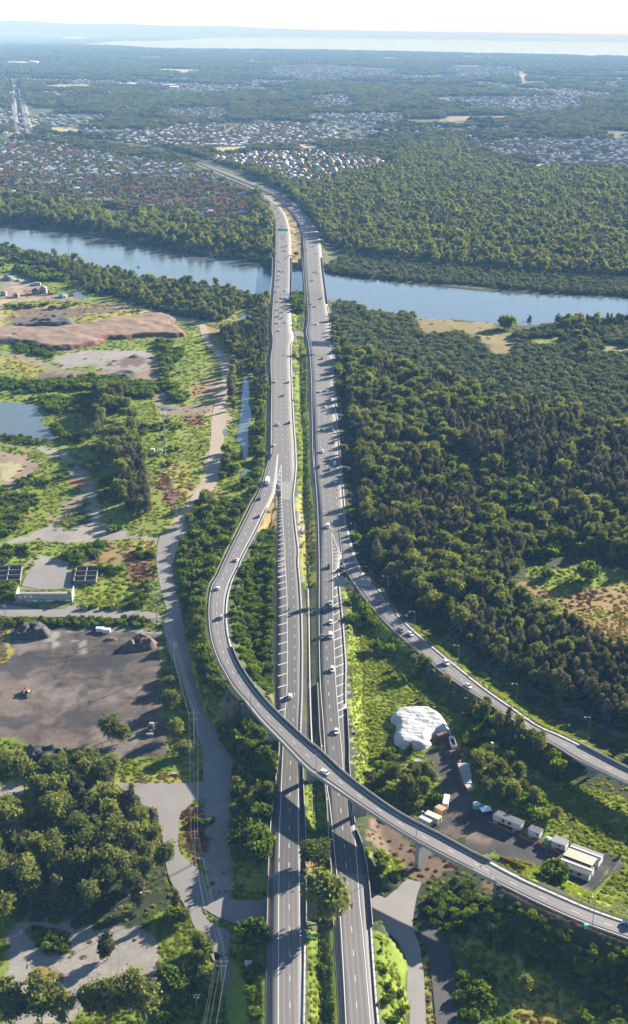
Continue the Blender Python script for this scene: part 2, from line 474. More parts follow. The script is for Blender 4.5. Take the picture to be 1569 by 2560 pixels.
PALE = ((0.26, 0.23, 0.13), (0.34, 0.30, 0.18))
SANDG = ((0.135, 0.112, 0.045), (0.205, 0.165, 0.072))
LIME = ((0.110, 0.140, 0.022), (0.205, 0.215, 0.042))
RUST = ((0.085, 0.048, 0.028), (0.20, 0.11, 0.052))
paint = []      # (polygon in photo pixels, soil)
def zone(pts, c): paint.append((pts, c))
# left of the motorway, from the river to the camera
zone(cF((-300, 590), (0, 592), (200, 630), (420, 690), (640, 718), (650, 900), (640, 1200), (500, 1500), (560, 1900), (650, 2000), (640, 2600), (-500, 2600)), GRASS)
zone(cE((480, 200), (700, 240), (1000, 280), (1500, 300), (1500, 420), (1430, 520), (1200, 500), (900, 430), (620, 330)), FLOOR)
zone(cE((0, 215), (90, 235), (180, 262), (270, 285), (300, 330), (420, 345), (560, 380), (1000, 455), (1000, 470), (520, 385), (200, 380), (0, 400)), DIRT)
zone(cE((0, 218), (80, 230), (200, 268), (240, 290), (150, 300), (60, 285), (0, 270)), GRAVEL)
zone(cE((70, 295), (110, 290), (180, 350), (160, 365)), TAN)
zone(cE((480, 215), (560, 215), (560, 300), (500, 320)), ORANGE)
zone(cE((30, 400), (200, 395), (560, 400), (930, 440), (960, 470), (700, 520), (500, 540), (300, 480), (60, 520)), YELLOW)
zone(cE((120, 430), (350, 420), (700, 420), (800, 450), (500, 480), (250, 520), (60, 540)), MUD)
zone(cE((560, 450), (760, 455), (880, 480), (640, 515), (560, 500)), YELLOW)
zone(cE((-40, 380), (60, 372), (330, 358), (330, 372), (90, 385), (20, 405), (5, 440), (30, 490), (30, 530), (150, 590), (200, 640), (120, 640), (0, 590), (-60, 560)), TAN)
zone(cE((700, 395), (850, 420), (1000, 456), (1130, 490), (1270, 525), (1330, 560), (1300, 560), (1100, 500), (900, 445), (700, 408)), TAN)
zone(cE((0, 690), (120, 720), (300, 770), (420, 820), (640, 840), (700, 800), (740, 720), (900, 705), (1010, 740), (1000, 820), (1040, 930), (1060, 1040), (1200, 1040), (1330, 1000), (1340, 1090), (1160, 1110), (1000, 1090), (960, 900), (880, 880), (500, 890), (350, 880), (260, 800), (0, 720)), DIRT)
zone(cE((320, 740), (450, 710), (700, 690), (960, 700), (990, 760), (900, 820), (760, 830), (600, 800), (420, 800)), GRAVEL)
zone(cE((200, 820), (450, 850), (420, 890), (200, 860)), MUD)
zone(cE((640, 760), (900, 740), (980, 760), (840, 800)), MUD)
zone(cE((0, 740), (150, 760), (280, 800), (200, 850), (0, 830)), YELLOW)
zone(cE((1120, 640), (1330, 660), (1390, 720), (1400, 850), (1240, 870), (1100, 760)), BRIGHT)
zone(cE((1200, 900), (1390, 860), (1380, 960), (1200, 1010)), ORANGE)
zone(cE((1430, 440), (1510, 440), (1510, 530), (1430, 525)), YELLOW)
zone(cE((1320, 520), (1400, 520), (1370, 640), (1330, 600)), ORANGE)
# dirt track down to the paved road
zone(cE((1250, 525), (1305, 535), (1335, 640), (1400, 690), (1450, 740), (1460, 850), (1440, 960), (1430, 1100), (1420, 1258), (1340, 1258), (1350, 1060), (1395, 940), (1400, 800), (1360, 720), (1300, 660), (1270, 600)), TAN)
zone(cK((240, 0), (370, 0), (350, 150), (370, 280), (350, 420), (330, 560), (290, 760), (220, 880), (130, 960), (0, 1080), (-80, 1110), (-40, 1030), (80, 900), (180, 720), (230, 480), (240, 250)), TAN)
zone(cK((300, 300), (330, 300), (310, 560), (290, 700), (270, 700), (290, 520)), GRAVEL)
zone(cJ((0, 215), (160, 240), (260, 300), (240, 350), (0, 520)), DIRT)
zone(cJ((0, 280), (120, 290), (160, 330), (0, 430)), PALE)
zone(cJ((0, 145), (160, 180), (250, 210), (200, 225), (0, 165)), DIRT)
zone(cJ((250, 190), (330, 175), (440, 210), (520, 300), (620, 380), (680, 560), (720, 700), (900, 790), (1100, 800), (1080, 850), (880, 810), (560, 850), (300, 830), (0, 865), (0, 835), (140, 800), (330, 730), (440, 640), (470, 580), (560, 480), (520, 400), (420, 270), (300, 230)), GRAVEL)
zone(cJ((420, 590), (560, 540), (620, 640), (600, 720), (420, 730), (380, 690)), DIRT)
zone(cJ((480, 400), (580, 380), (580, 460), (480, 470)), REDD)
zone(cJ((560, 560), (600, 540), (640, 700), (420, 770), (370, 740)), DARKG)
zone(cJ((300, 930), (460, 960), (500, 1080), (490, 1160), (130, 1170), (170, 1060)), GRAVEL)
zone(cJ((660, 890), (860, 820), (860, 980), (560, 1000)), ORANGE)
zone(cJ((870, 820), (1060, 830), (1050, 1000), (870, 990)), YELLOW)
zone(cJ((1080, 370), (1150, 385), (1215, 540), (1205, 610), (1140, 580), (1080, 470)), RUST)
zone(cJ((870, 900), (1050, 880), (1080, 1060), (1000, 1150), (880, 1100)), RUST)
zone(cE((1150, 1110), (1290, 1115), (1290, 1165), (1170, 1160)), RUST)
zone(cJ((1080, 280), (1290, 290), (1330, 500), (1290, 560), (1180, 420)), YELLOW)
zone(cJ((0, 1250), (480, 1255), (500, 1290), (900, 1310), (1130, 1330), (1140, 1375), (0, 1350)), GRAVEL)
zone(cJ((0, 1255), (470, 1258), (380, 1300), (0, 1325)), YARD)
zone(cJ((0, 1350), (1000, 1365), (1110, 1390), (1110, 1415), (0, 1410)), DARKG)
zone(cM((-60, 150), (70, 170), (340, 180), (1115, 195), (1125, 330), (1110, 470), (1090, 620), (1130, 780), (1160, 930), (1150, 1050), (900, 1110), (830, 1080), (600, 1020), (400, 1010), (200, 1000), (0, 960), (-300, 940), (-300, 400)), YARD)
zone(cM((330, 210), (400, 200), (440, 330), (370, 330)), GRAVEL)
zone(cM((500, 290), (600, 290), (600, 360), (500, 350)), GRAVEL)
zone(cM((480, 195), (1115, 200), (1110, 235), (480, 215)), GRAVEL)
zone(cM((420, 400), (700, 370), (950, 420), (860, 500), (520, 480)), BLACK)
zone(cM((300, 610), (520, 600), (560, 700), (420, 710)), YPALE)
zone(cM((560, 640), (760, 590), (980, 600), (700, 720)), YPALE)
zone(cM((620, 930), (900, 840), (1000, 930), (830, 1060)), YPALE)
zone(cM((100, 560), (330, 520), (420, 560), (280, 600)), YPALE)
zone(cM((80, 280), (330, 280), (300, 340), (120, 380)), YPALE)
zone(cM((0, 380), (200, 360), (330, 420), (200, 520), (0, 500)), BLACK)
zone(cM((420, 740), (640, 760), (620, 900), (420, 880)), BLACK)
zone(cM((0, 810), (300, 770), (325, 890), (0, 880)), BLACK)
zone(cM((0, 200), (60, 200), (50, 430), (0, 430)), YELLOW)
zone(cM((780, 1200), (1290, 1190), (1300, 1255), (780, 1250)), YELLOW)
zone(cM((780, 1100), (1280, 1070), (1290, 1190), (780, 1200)), GRASS)
zone(cM((0, 1250), (180, 1230), (200, 1290), (0, 1440)), GRAVEL)
zone(cQ((60, 860), (300, 830), (900, 820), (1060, 880), (1080, 1160), (1040, 1380), (560, 1400), (460, 1510), (0, 1510), (0, 1180), (60, 1000)), GRAVEL)
zone(cQ((180, 880), (460, 880), (480, 1060), (280, 1040)), DARKG)
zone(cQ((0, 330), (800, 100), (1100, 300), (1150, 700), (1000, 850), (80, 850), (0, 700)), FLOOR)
zone(cQ((200, 1130), (420, 1160), (440, 1240), (200, 1240)), ORANGE)
zone(cQ((1220, 60), (1460, 60), (1480, 400), (1400, 470), (1250, 380)), RUST)
zone(cQ((1215, 250), (1300, 290), (1310, 380), (1240, 370)), YELLOW)
zone(cR((160, 290), (370, 270), (370, 700), (360, 880), (200, 900), (160, 700)), GRAVEL)
zone(cR((330, 1150), (430, 1150), (470, 1400), (500, 1780), (430, 1500), (370, 1400)), BRIGHT)
zone(cN((300, 930), (560, 960), (580, 1160), (500, 1300), (380, 1250), (260, 1050)), MUD)
# the median and the strips between the carriageways
zone(cF((700, 560), (725, 560), (728, 640), (705, 640)), SAND)
zone(cF((640, 470), (660, 470), (725, 560), (700, 560)), SAND)
zone(cF((700, 700), (740, 700), (760, 1200), (755, 1420), (740, 1420), (715, 1100), (705, 820)), BRIGHT)
zone(cK((905, 900), (1000, 930), (1020, 1200), (1020, 1510), (940, 1510), (915, 1200)), YELLOW)
zone(cK((860, 0), (975, 0), (985, 400), (990, 800), (890, 860), (890, 500)), GRASS)
zone(cK((880, 870), (900, 870), (920, 1300), (945, 1510), (905, 1510), (880, 1200)), GRAVEL)
zone(cK((725, 860), (750, 860), (730, 1140), (600, 1150), (640, 1030)), SAND)
zone(cN((835, 160), (880, 190), (890, 400), (900, 900), (915, 1280), (850, 1250), (850, 600)), BLACK)
zone(cN((1140, 700), (1170, 900), (1195, 1200), (1200, 1510), (1155, 1510), (1140, 1000)), GRAVEL)
zone(cN((1135, 1010), (1155, 1010), (1175, 1510), (1155, 1510)), BLACK)
zone(cR((845, 1190), (1040, 1150), (1060, 1500), (1080, 1900), (860, 1900), (855, 1400)), BRIGHT)
zone(cR((945, 1260), (965, 1260), (1000, 1900), (965, 1900)), DARKG)
zone(cR((830, 130), (975, 130), (1005, 480), (850, 480)), GRASS)
zone(cR((900, 150), (930, 150), (935, 400), (905, 400)), MUD)
zone(cR((850, 640), (1015, 640), (1020, 750), (850, 750)), ORANGE)
# right of the motorway
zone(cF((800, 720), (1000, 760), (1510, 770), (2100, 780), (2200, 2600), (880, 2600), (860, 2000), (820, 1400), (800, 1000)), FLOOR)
zone(cI((160, 232), (400, 250), (680, 270), (690, 330), (760, 340), (1000, 290), (990, 330), (760, 380), (830, 420), (790, 480), (640, 470), (620, 400), (480, 390), (560, 370), (440, 330), (230, 340)), SANDG)
zone(cI((1330, 390), (1510, 420), (1510, 470), (1350, 470)), SANDG)
zone(cI((830, 380), (1100, 360), (1130, 400), (1000, 430), (850, 410)), GRASS)
zone(cI((640, 1300), (780, 1290), (720, 1360), (640, 1350)), YELLOW)
zone(cI((300, 1100), (520, 1100), (560, 1300), (400, 1200)), DARKG)
zone(cL((720, 110), (880, 110), (860, 170), (740, 170)), YELLOW)
zone(cL((740, 540), (860, 500), (1080, 590), (1500, 500), (1700, 480), (1700, 960), (1480, 940), (1280, 830), (1130, 760), (1030, 620), (830, 600)), ORANGE)
zone(cL((880, 430), (1510, 430), (1510, 520), (1080, 590), (880, 500)), GRASS)
zone(cL((160, 790), (420, 890), (480, 1010), (700, 1180), (900, 1300), (1150, 1440), (1300, 1510), (1180, 1510), (960, 1420), (600, 1170), (300, 930), (150, 810)), BRIGHT)
zone(cL((370, 770), (440, 880), (560, 1000), (760, 1120), (1000, 1240), (1500, 1460), (1500, 1490), (980, 1260), (740, 1140), (540, 1020), (420, 900)), MUD)
zone(cF((830, 1420), (870, 1440), (960, 1520), (990, 1620), (1080, 1700), (1180, 1800), (1380, 1900), (1600, 1980), (1600, 2200), (1500, 2180), (1200, 2060), (1000, 1960), (860, 1880)), GRASS)
zone(cF((840, 1490), (900, 1500), (980, 1600), (970, 1680), (930, 1720), (930, 1800), (860, 1880), (845, 1700)), BRIGHT)
zone(cO((1000, 600), (1200, 590), (1510, 700), (1700, 800), (1700, 1050), (1510, 1040), (1400, 1010), (1180, 900), (1000, 760)), LIME)
zone(cO((1250, 650), (1510, 760), (1510, 900), (1300, 850)), LIME)
zone(cO((310, 400), (380, 380), (500, 400), (560, 470), (530, 560), (600, 690), (720, 760), (900, 860), (1060, 960), (1180, 960), (1480, 1040), (1450, 1120), (1290, 1225), (1120, 1160), (1000, 1090), (860, 1040), (680, 1010), (430, 880), (400, 840), (470, 720), (400, 560), (330, 480)), BLACK)
zone(cO((380, 300), (500, 330), (560, 440), (480, 470), (420, 380)), MUD)
zone(cO((400, 880), (520, 870), (720, 930), (700, 960), (540, 940)), YARD)
zone(cO((680, 1020), (860, 1045), (1000, 1095), (1120, 1165), (1290, 1230), (1500, 1278), (1300, 1278), (900, 1140)), BRIGHT)
zone(cO((170, 930), (330, 1000), (500, 1040), (560, 1110), (460, 1140), (330, 1170), (230, 1130), (180, 1060)), MUD)
zone(cO((0, 800), (150, 850), (180, 940), (180, 1020), (100, 1000), (0, 900)), MUD)
zone(cS((-80, 180), (80, 210), (70, 300), (-40, 330)), BRIGHT)
zone(cS((-200, 680), (0, 700), (110, 800), (120, 1258), (-180, 1258)), BRIGHT)
zone(cS((380, 700), (800, 820), (1100, 1040), (1240, 1120), (1510, 1200), (1510, 1400), (440, 1400), (440, 1000)), GRASS)
zone(cS((700, 1030), (980, 1010), (1200, 1180), (1100, 1300), (800, 1258)), YELLOW)
zone(cS((580, 335), (760, 430), (1000, 550), (1240, 640), (1510, 760), (1500, 775), (1220, 665), (960, 565), (700, 440), (600, 380)), MUD)
zone(cS((210, 690), (250, 760), (300, 1258), (240, 1258), (215, 900)), YELLOW)
# beyond the river
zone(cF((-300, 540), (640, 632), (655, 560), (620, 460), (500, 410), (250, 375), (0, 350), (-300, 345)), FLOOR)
SUB_RED = cF((-250, 335), (0, 338), (120, 345), (250, 372), (380, 388), (470, 405), (540, 440), (598, 470), (618, 500), (606, 545), (560, 543), (480, 522), (380, 505), (250, 494), (120, 480), (0, 472), (-250, 470))
SUB_MID = cF((490, 385), (620, 368), (750, 364), (860, 374), (938, 395), (900, 412), (830, 415), (770, 442), (700, 436), (650, 412), (560, 397))
SUB_UP = cF((240, 336), (330, 318), (450, 300), (560, 296), (700, 298), (815, 310), (800, 335), (760, 348), (620, 352), (480, 358), (350, 350))
SUB_RIGHT = cF((1115, 330), (1200, 342), (1350, 333), (1510, 340), (1700, 345), (1700, 405), (1510, 405), (1400, 402), (1300, 396), (1220, 378), (1130, 350))
SUB_R2 = cF((1075, 238), (1200, 234), (1400, 234), (1415, 262), (1300, 276), (1150, 266))
SUB_C2 = cF((735, 275), (960, 274), (972, 290), (850, 300), (740, 292))
SUB_C3 = cF((740, 232), (840, 228), (860, 262), (750, 268))
SUB_F1 = cF((270, 202), (400, 200), (560, 206), (640, 216), (560, 222), (400, 214))
SUB_F2 = cF((640, 160), (760, 155), (840, 160), (960, 168), (960, 186), (800, 196), (660, 190))
SUB_F3 = cF((400, 262), (560, 258), (560, 285), (400, 288))
SUB_F4 = cF((1060, 162), (1240, 160), (1250, 178), (1100, 182))
SUB_F5 = cF((150, 165), (360, 160), (370, 178), (160, 180))
SUB_F6 = cF((0, 150), (120, 148), (140, 160), (0, 160))
for s in (SUB_RED, SUB_MID, SUB_UP, SUB_RIGHT, SUB_R2, SUB_C2, SUB_C3, SUB_F1, SUB_F2, SUB_F3, SUB_F4): zone(s, SUBURB)
FIELDS = [cF((470, 346), (560, 338), (625, 345), (610, 360), (540, 370), (480, 362)), cF((420, 322), (500, 314), (510, 324), (430, 328)), cF((1440, 385), (1560, 380), (1560, 405), (1490, 408)),
          cF((380, 165), (470, 167), (500, 176), (440, 180), (380, 172)), cF((1246, 170), (1266, 170), (1268, 202), (1244, 202)), cF((100, 205), (225, 202), (230, 214), (110, 218)),
          cF((1068, 279), (1240, 278), (1230, 290), (1070, 292)), cF((110, 225), (150, 226), (145, 234), (104, 232)), cF((120, 305), (190, 310), (180, 325), (118, 322)), cF((700, 235), (735, 236), (730, 246), (700, 246)),
          cF((690, 340), (760, 350), (800, 372), (780, 378), (720, 362)), cF((1250, 392), (1330, 398), (1330, 408), (1260, 404))]
for i, s in enumerate(FIELDS): zone(s, PALE if i not in (6,) else DIRT)
zone(cF((22, 198), (48, 198), (84, 320), (60, 330), (30, 330)), SAND)

yr = np.r_[[-3000, -600, 0, 80, 150, 200, 240], np.exp(np.arange(math.log(262), math.log(2000), 0.0038)), np.exp(np.arange(math.log(2010), math.log(70000), 0.014))]
uc = np.r_[-3.0, -1.6, -0.9, -0.62, np.linspace(-0.46, 0.46, 290), 0.62, 0.9, 1.6, 3.0]
GX = uc[None, :] * (np.maximum(yr, 200)[:, None] + 60.0); GY = np.repeat(yr[:, None], len(uc), 1)
gx, gy = GX.ravel(), GY.ravel()
gzz = ground_z(gx, gy)
amp = np.clip(gy * 0.006, 1.2, 40)
wx = gx + amp * (vnoise(gx, gy, 9.0, 21) - .5) * 2 + amp * (vnoise(gx, gy, 3.7, 22) - .5) * 1.5
wy = gy + amp * (vnoise(gx, gy, 9.0, 23) - .5) * 2.6 + amp * (vnoise(gx, gy, 3.7, 24) - .5) * 2
vpx, vpy = to_px(wx, np.maximum(wy, 120.0), gzz)
colA = np.tile(np.array(FARG[0]), (len(gx), 1)); colB = np.tile(np.array(FARG[1]), (len(gx), 1))
for pts, c in paint:
    m = inpoly(vpx, vpy, pts)
    colA[m] = c[0]; colB[m] = c[1]
# wet mud under the waters
m = gzz < -1.6
colA[m] = (0.03, 0.03, 0.025); colB[m] = (0.05, 0.045, 0.035)
nr, nc = GX.shape
ii = (np.arange(nr - 1)[:, None] * nc + np.arange(nc - 1)[None, :]).ravel()
quads = np.stack([ii, ii + 1, ii + nc + 1, ii + nc], 1)
mat_ground, nt, bs = new_mat('ground')
aA = nt.nodes.new('ShaderNodeAttribute'); aA.attribute_name = 'soil_a'
aB = nt.nodes.new('ShaderNodeAttribute'); aB.attribute_name = 'soil_b'
pos = objpos(nt)
f1 = noise(nt, 0.09, 6, 0.68, pos, 0.6); f2 = noise(nt, 0.9, 3, 0.65, pos)
f3 = noise(nt, 0.013, 4, 0.6, pos)
fm = nt.nodes.new('ShaderNodeMath'); fm.operation = 'ADD'; nt.links.new(f1, fm.inputs[0]); nt.links.new(f3, fm.inputs[1])
ff = ramp(nt, fm.outputs[0], [(0.78, 0.0), (1.22, 1.0)])
ff.node.color_ramp.elements[0].position = 0.40; ff.node.color_ramp.elements[1].position = 0.60
sc05 = nt.nodes.new('ShaderNodeMath'); sc05.operation = 'MULTIPLY'; sc05.inputs[1].default_value = 0.5
nt.links.new(fm.outputs[0], sc05.inputs[0]); nt.links.new(sc05.outputs[0], ff.node.inputs[0])
gc = mix(nt, ff, aA.outputs['Color'], aB.outputs['Color'])
gs = ramp(nt, f2, [(0.3, 0.80), (0.7, 1.16)])
gc = mix(nt, 1.0, gc, gs, 'MULTIPLY')
nt.links.new(gc, bs.inputs['Base Color']); bs.inputs['Roughness'].default_value = 0.95; bs.inputs['Specular IOR Level'].default_value = 0.1
bump(nt, bs, f2, 0.10, 0.4)
ground_me = mk_mesh('ground', np.stack([gx, gy, gzz], 1), quads, [mat_ground], smooth=True)
for nm, c in (('soil_a', colA), ('soil_b', colB)):
    at = ground_me.attributes.new(nm, 'FLOAT_COLOR', 'POINT')
    at.data.foreach_set('color', np.c_[c, np.ones(len(c))].astype(np.float32).ravel())
link('ground', ground_me, kind='structure')

# ------------------------------------------------------------------ water sheets
def sheet(pts, z, extra=0):
    v = [Vector((a, b, 0)) for a, b in pts]
    tri = tessellate_polygon([v])
    return [(a, b, z) for a, b in pts], [tuple(t) for t in tri]
mat_water, nt, bs = new_mat('river_water')
bs.inputs['Base Color'].default_value = (0.085, 0.105, 0.115, 1); bs.inputs['Roughness'].default_value = 0.06
bs.inputs['IOR'].default_value = 1.33
mp = nt.nodes.new('ShaderNodeMapping'); mp.inputs['Scale'].default_value = (0.10, 0.35, 0.2); nt.links.new(objpos(nt), mp.inputs[0])
wf = noise(nt, 1.0, 5, 0.6, mp.outputs[0], 0.3)
bump(nt, bs, wf, 0.16, 0.55)
rf = ramp(nt, noise(nt, 0.012, 4, 0.6, objpos(nt)), [(0.4, 0.05), (0.65, 0.16)])
nt.links.new(rf, bs.inputs['Roughness'])
v, f = sheet(wpoly(cF((-600, 500), (653, 600), (785, 630), (1510, 690), (2200, 690), (2200, 820), (1200, 800), (800, 760), (627, 740), (194, 660), (-600, 560)), -1.5), -1.5)
link('river', mk_mesh('river', v, f, [mat_water]), kind='structure')
def pond(name, pts, z=0.06):
    p = smooth_line(pts + [pts[0]], 6)[:-1]
    w = np.array(wpoly(p, z))
    v, f = sheet(w.tolist(), z)
    return link(name, mk_mesh(name, v, f, [mat_water]), kind='structure')
pond('pond', cE((-60, 1020), (60, 1022), (150, 1030), (240, 1045), (240, 1075), (270, 1110), (255, 1145), (300, 1180), (340, 1235), (330, 1258), (240, 1255), (100, 1225), (-60, 1205)))
pond('pond', cE((460, 330), (500, 330), (550, 352), (530, 362), (470, 360)))
pond('pond', cG((290, 868), (388, 868), (386, 890), (292, 888)))
pond('creek', cG((340, 1330), (358, 1320), (368, 1380), (375, 1440), (372, 1510)) + cK((535, 60), (522, 180), (540, 240), (532, 330), (514, 400), (520, 480), (514, 560), (516, 590), (482, 590), (468, 500), (432, 450), (448, 330), (458, 250), (466, 150), (460, 60)) + cG((318, 1480), (322, 1400)))
pond('creek', cK((490, 660), (520, 680), (500, 710), (465, 740), (455, 735), (475, 690)))
pond('puddle', cK((328, 370), (356, 372), (355, 412), (326, 410)))
pond('puddle', cE((985, 1042), (1040, 1044), (1085, 1056), (1120, 1066), (1060, 1066), (1010, 1056)))
pond('puddle', cJ((700, 305), (745, 310), (740, 322), (705, 320)))
mat_lake, nt, bs = new_mat('lake_water')
bs.inputs['Base Color'].default_value = (0.16, 0.19, 0.21, 1); bs.inputs['Roughness'].default_value = 0.22
bump(nt, bs, noise(nt, 0.004, 5, 0.6, objpos(nt)), 4.0, 0.15)
LAKE = [(206, 112), (265, 114.5), (371, 121), (424, 123.5), (600, 124.5), (800, 126), (1140, 133.5), (1569, 142), (1900, 149), (1900, 107), (1569, 100.7), (1300, 97), (1000, 94.5), (769, 93.8), (640, 94), (530, 95), (466, 99.6), (408, 103.5), (286, 104)]
v, f = sheet(wpoly(LAKE, 0.0), 6.0)
link('lake', mk_mesh('lake', v, f, [mat_lake]), kind='structure')
for L in ([(154, 98), (160, 93), (175, 91.4), (222, 93), (215, 96), (200, 98.5), (175, 99)], [(555, 76.5), (600, 76), (602, 78), (560, 78)], [(998, 85.4), (1045, 86), (1048, 87.6), (1000, 87)], [(0, 76), (16, 76), (18, 79), (0, 79)]):
    v, f = sheet(wpoly(L, 0.0), 7.0)
    link('lake', mk_mesh('lake', v, f, [mat_lake]), kind='structure')
# ------------------------------------------------------------------ asphalt
def road_mat(name, base, spec=0.35):
    m, nt, b = new_mat(name)
    at = nt.nodes.new('ShaderNodeAttribute'); at.attribute_name = 'across'
    tn = nt.nodes.new('ShaderNodeAttribute'); tn.attribute_name = 'tone'
    p = objpos(nt)
    n1 = noise(nt, 0.05, 5, 0.65, p); n2 = noise(nt, 1.3, 4, 0.7, p)
    s = nt.nodes.new('ShaderNodeMath'); s.operation = 'SINE'
    q = nt.nodes.new('ShaderNodeMath'); q.operation = 'MULTIPLY_ADD'; q.inputs[1].default_value = 2 * math.pi / 1.75
    nt.links.new(at.outputs['Fac'], q.inputs[0]); nt.links.new(n1, q.inputs[2]); nt.links.new(q.outputs[0], s.inputs[0])
    w = ramp(nt, s.outputs[0], [(0.0, 0.80), (1.0, 1.08)])
    a = mix(nt, n1, (0.82, 0.82, 0.82), (1.14, 1.14, 1.14))
    c = mix(nt, 1.0, a, w, 'MULTIPLY')
    c = mix(nt, 1.0, c, mix(nt, n2, (0.86, 0.86, 0.86), (1.1, 1.1, 1.1)), 'MULTIPLY')
    c = mix(nt, 1.0, c, base, 'MULTIPLY')
    c = mix(nt, 1.0, c, tn.outputs['Color'], 'MULTIPLY')
    nt.links.new(c, b.inputs['Base Color'])
    b.inputs['Roughness'].default_value = 0.75; b.inputs['Specular IOR Level'].default_value = spec
    return m
mat_asphalt = road_mat('asphalt', (1.0, 0.935, 0.905))
mat_conc = plain('concrete', (0.25, 0.235, 0.21), 0.85, var=0.25, scale=0.35)
mat_conc_dark = plain('stained_concrete', (0.13, 0.125, 0.118), 0.9, var=0.35, scale=0.3)
mat_paint = plain('road_paint', (0.52, 0.51, 0.49), 0.6, var=0.15, scale=2.0)
mat_galv = plain('galvanised_steel', (0.17, 0.17, 0.175), 0.5, 0.3, var=0.12)
mat_steel = plain('grey_steel', (0.32, 0.33, 0.34), 0.5, 0.4, var=0.12)
def road_mesh(r, name, mat, tone, depth=0.42):
    n = len(r.M)
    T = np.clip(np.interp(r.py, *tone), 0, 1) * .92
    V = []; F = []; ac = []
    D = (r.R - r.L); W = np.linalg.norm(D, axis=1)
    cols = [0, .25, .5, .75, 1]
    V = [r.L - [0, 0, depth]] + [r.L + D * c for c in cols] + [r.R - [0, 0, depth]]
    ac = [W * 0] + [W * c for c in cols] + [W]
    V = np.stack(V, 1).reshape(-1, 3); ac = np.stack(ac, 1).ravel(); tn = np.repeat(T, 7)
    i = (np.arange(n - 1)[:, None] * 7 + np.arange(6)[None, :]).ravel()
    Q = np.stack([i, i + 1, i + 8, i + 7], 1)
    me = mk_mesh(name, V, Q, [mat])
    a = me.attributes.new('across', 'FLOAT', 'POINT'); a.data.foreach_set('value', ac.astype(np.float32))
    a = me.attributes.new('tone', 'FLOAT_COLOR', 'POINT'); a.data.foreach_set('color', np.c_[tn, tn, tn, np.ones(len(tn))].astype(np.float32).ravel())
    return link(name, me, kind='structure')
TONE = ([420, 600, 900, 1150, 1380, 1500, 2150, 2182, 2186, 2640], [0.10, 0.135, 0.155, 0.15, 0.125, 0.095, 0.085, 0.09, 0.15, 0.165])  # asphalt tones; the paler distant stretch has haze and grazing reflection put in
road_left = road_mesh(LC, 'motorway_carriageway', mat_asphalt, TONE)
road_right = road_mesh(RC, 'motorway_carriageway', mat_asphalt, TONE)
road_ramp = road_mesh(RL, 'ramp_road', mat_asphalt, ([1150, 1300, 1900, 2600], [0.15, 0.16, 0.18, 0.18]), 0.36)
road_exit = road_mesh(RR, 'exit_road', mat_asphalt, ([1300, 1500, 2600], [0.14, 0.155, 0.17]), 0.36)
# the motorway far beyond the river
def far_road(name, Lp, Rp, mat_rgb, z=3.6):
    L = np.array([P(a, b, z) for a, b in smooth_line(Lp, 5)]); R_ = np.array([P(a, b, z) for a, b in smooth_line(Rp, 5)])
    L = resample(L, 40); R_ = resample(R_, 40)
    r = Road(); r.L, r.R, r.M = L, R_, (L + R_) / 2; r.py = pyof(r)
    return road_mesh(r, name, mat_asphalt, ([0, 3000], [mat_rgb * .75, mat_rgb * .75]))
far_road('motorway_carriageway', cA((72, 625), (60, 560), (50, 490), (38, 392)), cA((98, 632), (86, 560), (75, 480), (62, 392)), 0.21)
far_road('motorway_carriageway', cA((118, 632), (104, 560), (92, 480), (78, 392)), cA((165, 640), (142, 560), (120, 480), (100, 392)), 0.21)
far_road('motorway_road', cA((70, 625), (160, 645), (270, 650), (400, 688), (560, 716), (700, 742)) + cC((560, 40), (700, 62), (905, 112)), cA((165, 636), (200, 634), (290, 640), (420, 678), (570, 706), (700, 730)) + cC((570, 30), (720, 52), (945, 108)), 0.19)

# ------------------------------------------------------------------ road markings
def strip_quads(mb, line, w):
    """line: (n,3) world points"""
    l = np.asarray(line); d = np.gradient(l, axis=0); t = d[:, :2] / (np.linalg.norm(d[:, :2], axis=1)[:, None] + 1e-9)
    nrm = np.stack([-t[:, 1], t[:, 0], np.zeros(len(t))], 1) * (w / 2)
    a, b = l + nrm, l - nrm
    for i in range(len(l) - 1):
        mb.quad(tuple(b[i]), tuple(b[i + 1]), tuple(a[i + 1]), tuple(a[i]))
def on_road(r, f, py0, py1, dz=0.014):
    m = (r.py >= py0) & (r.py <= py1)
    fr = f(r.py[m])[:, None] if callable(f) else f
    l = r.L[m] + (r.R[m] - r.L[m]) * fr
    l = l[np.argsort(l[:, 1])] if r in (LC, RC) else l
    return l + [0, 0, dz]
def px_line(pts, zf, dz=0.03):
    e = smooth_line(pts, 6)
    w = np.array([P(a, b, zf(b) + 0.0) for a, b in e]); w[:, 2] += dz
    return w
n_dash = [0]
dash_mesh = MB(); dash_mesh.box((0, 0, 0), (0.2, 3.0, 0.006)); dash_mesh = dash_mesh.mesh('lane_dash', mat_paint)
def solid(parent, line, w=0.24):
    mb = MB(); strip_quads(mb, line, w)
    link('edge_line', mb.mesh('edge_line', mat_paint), parent)
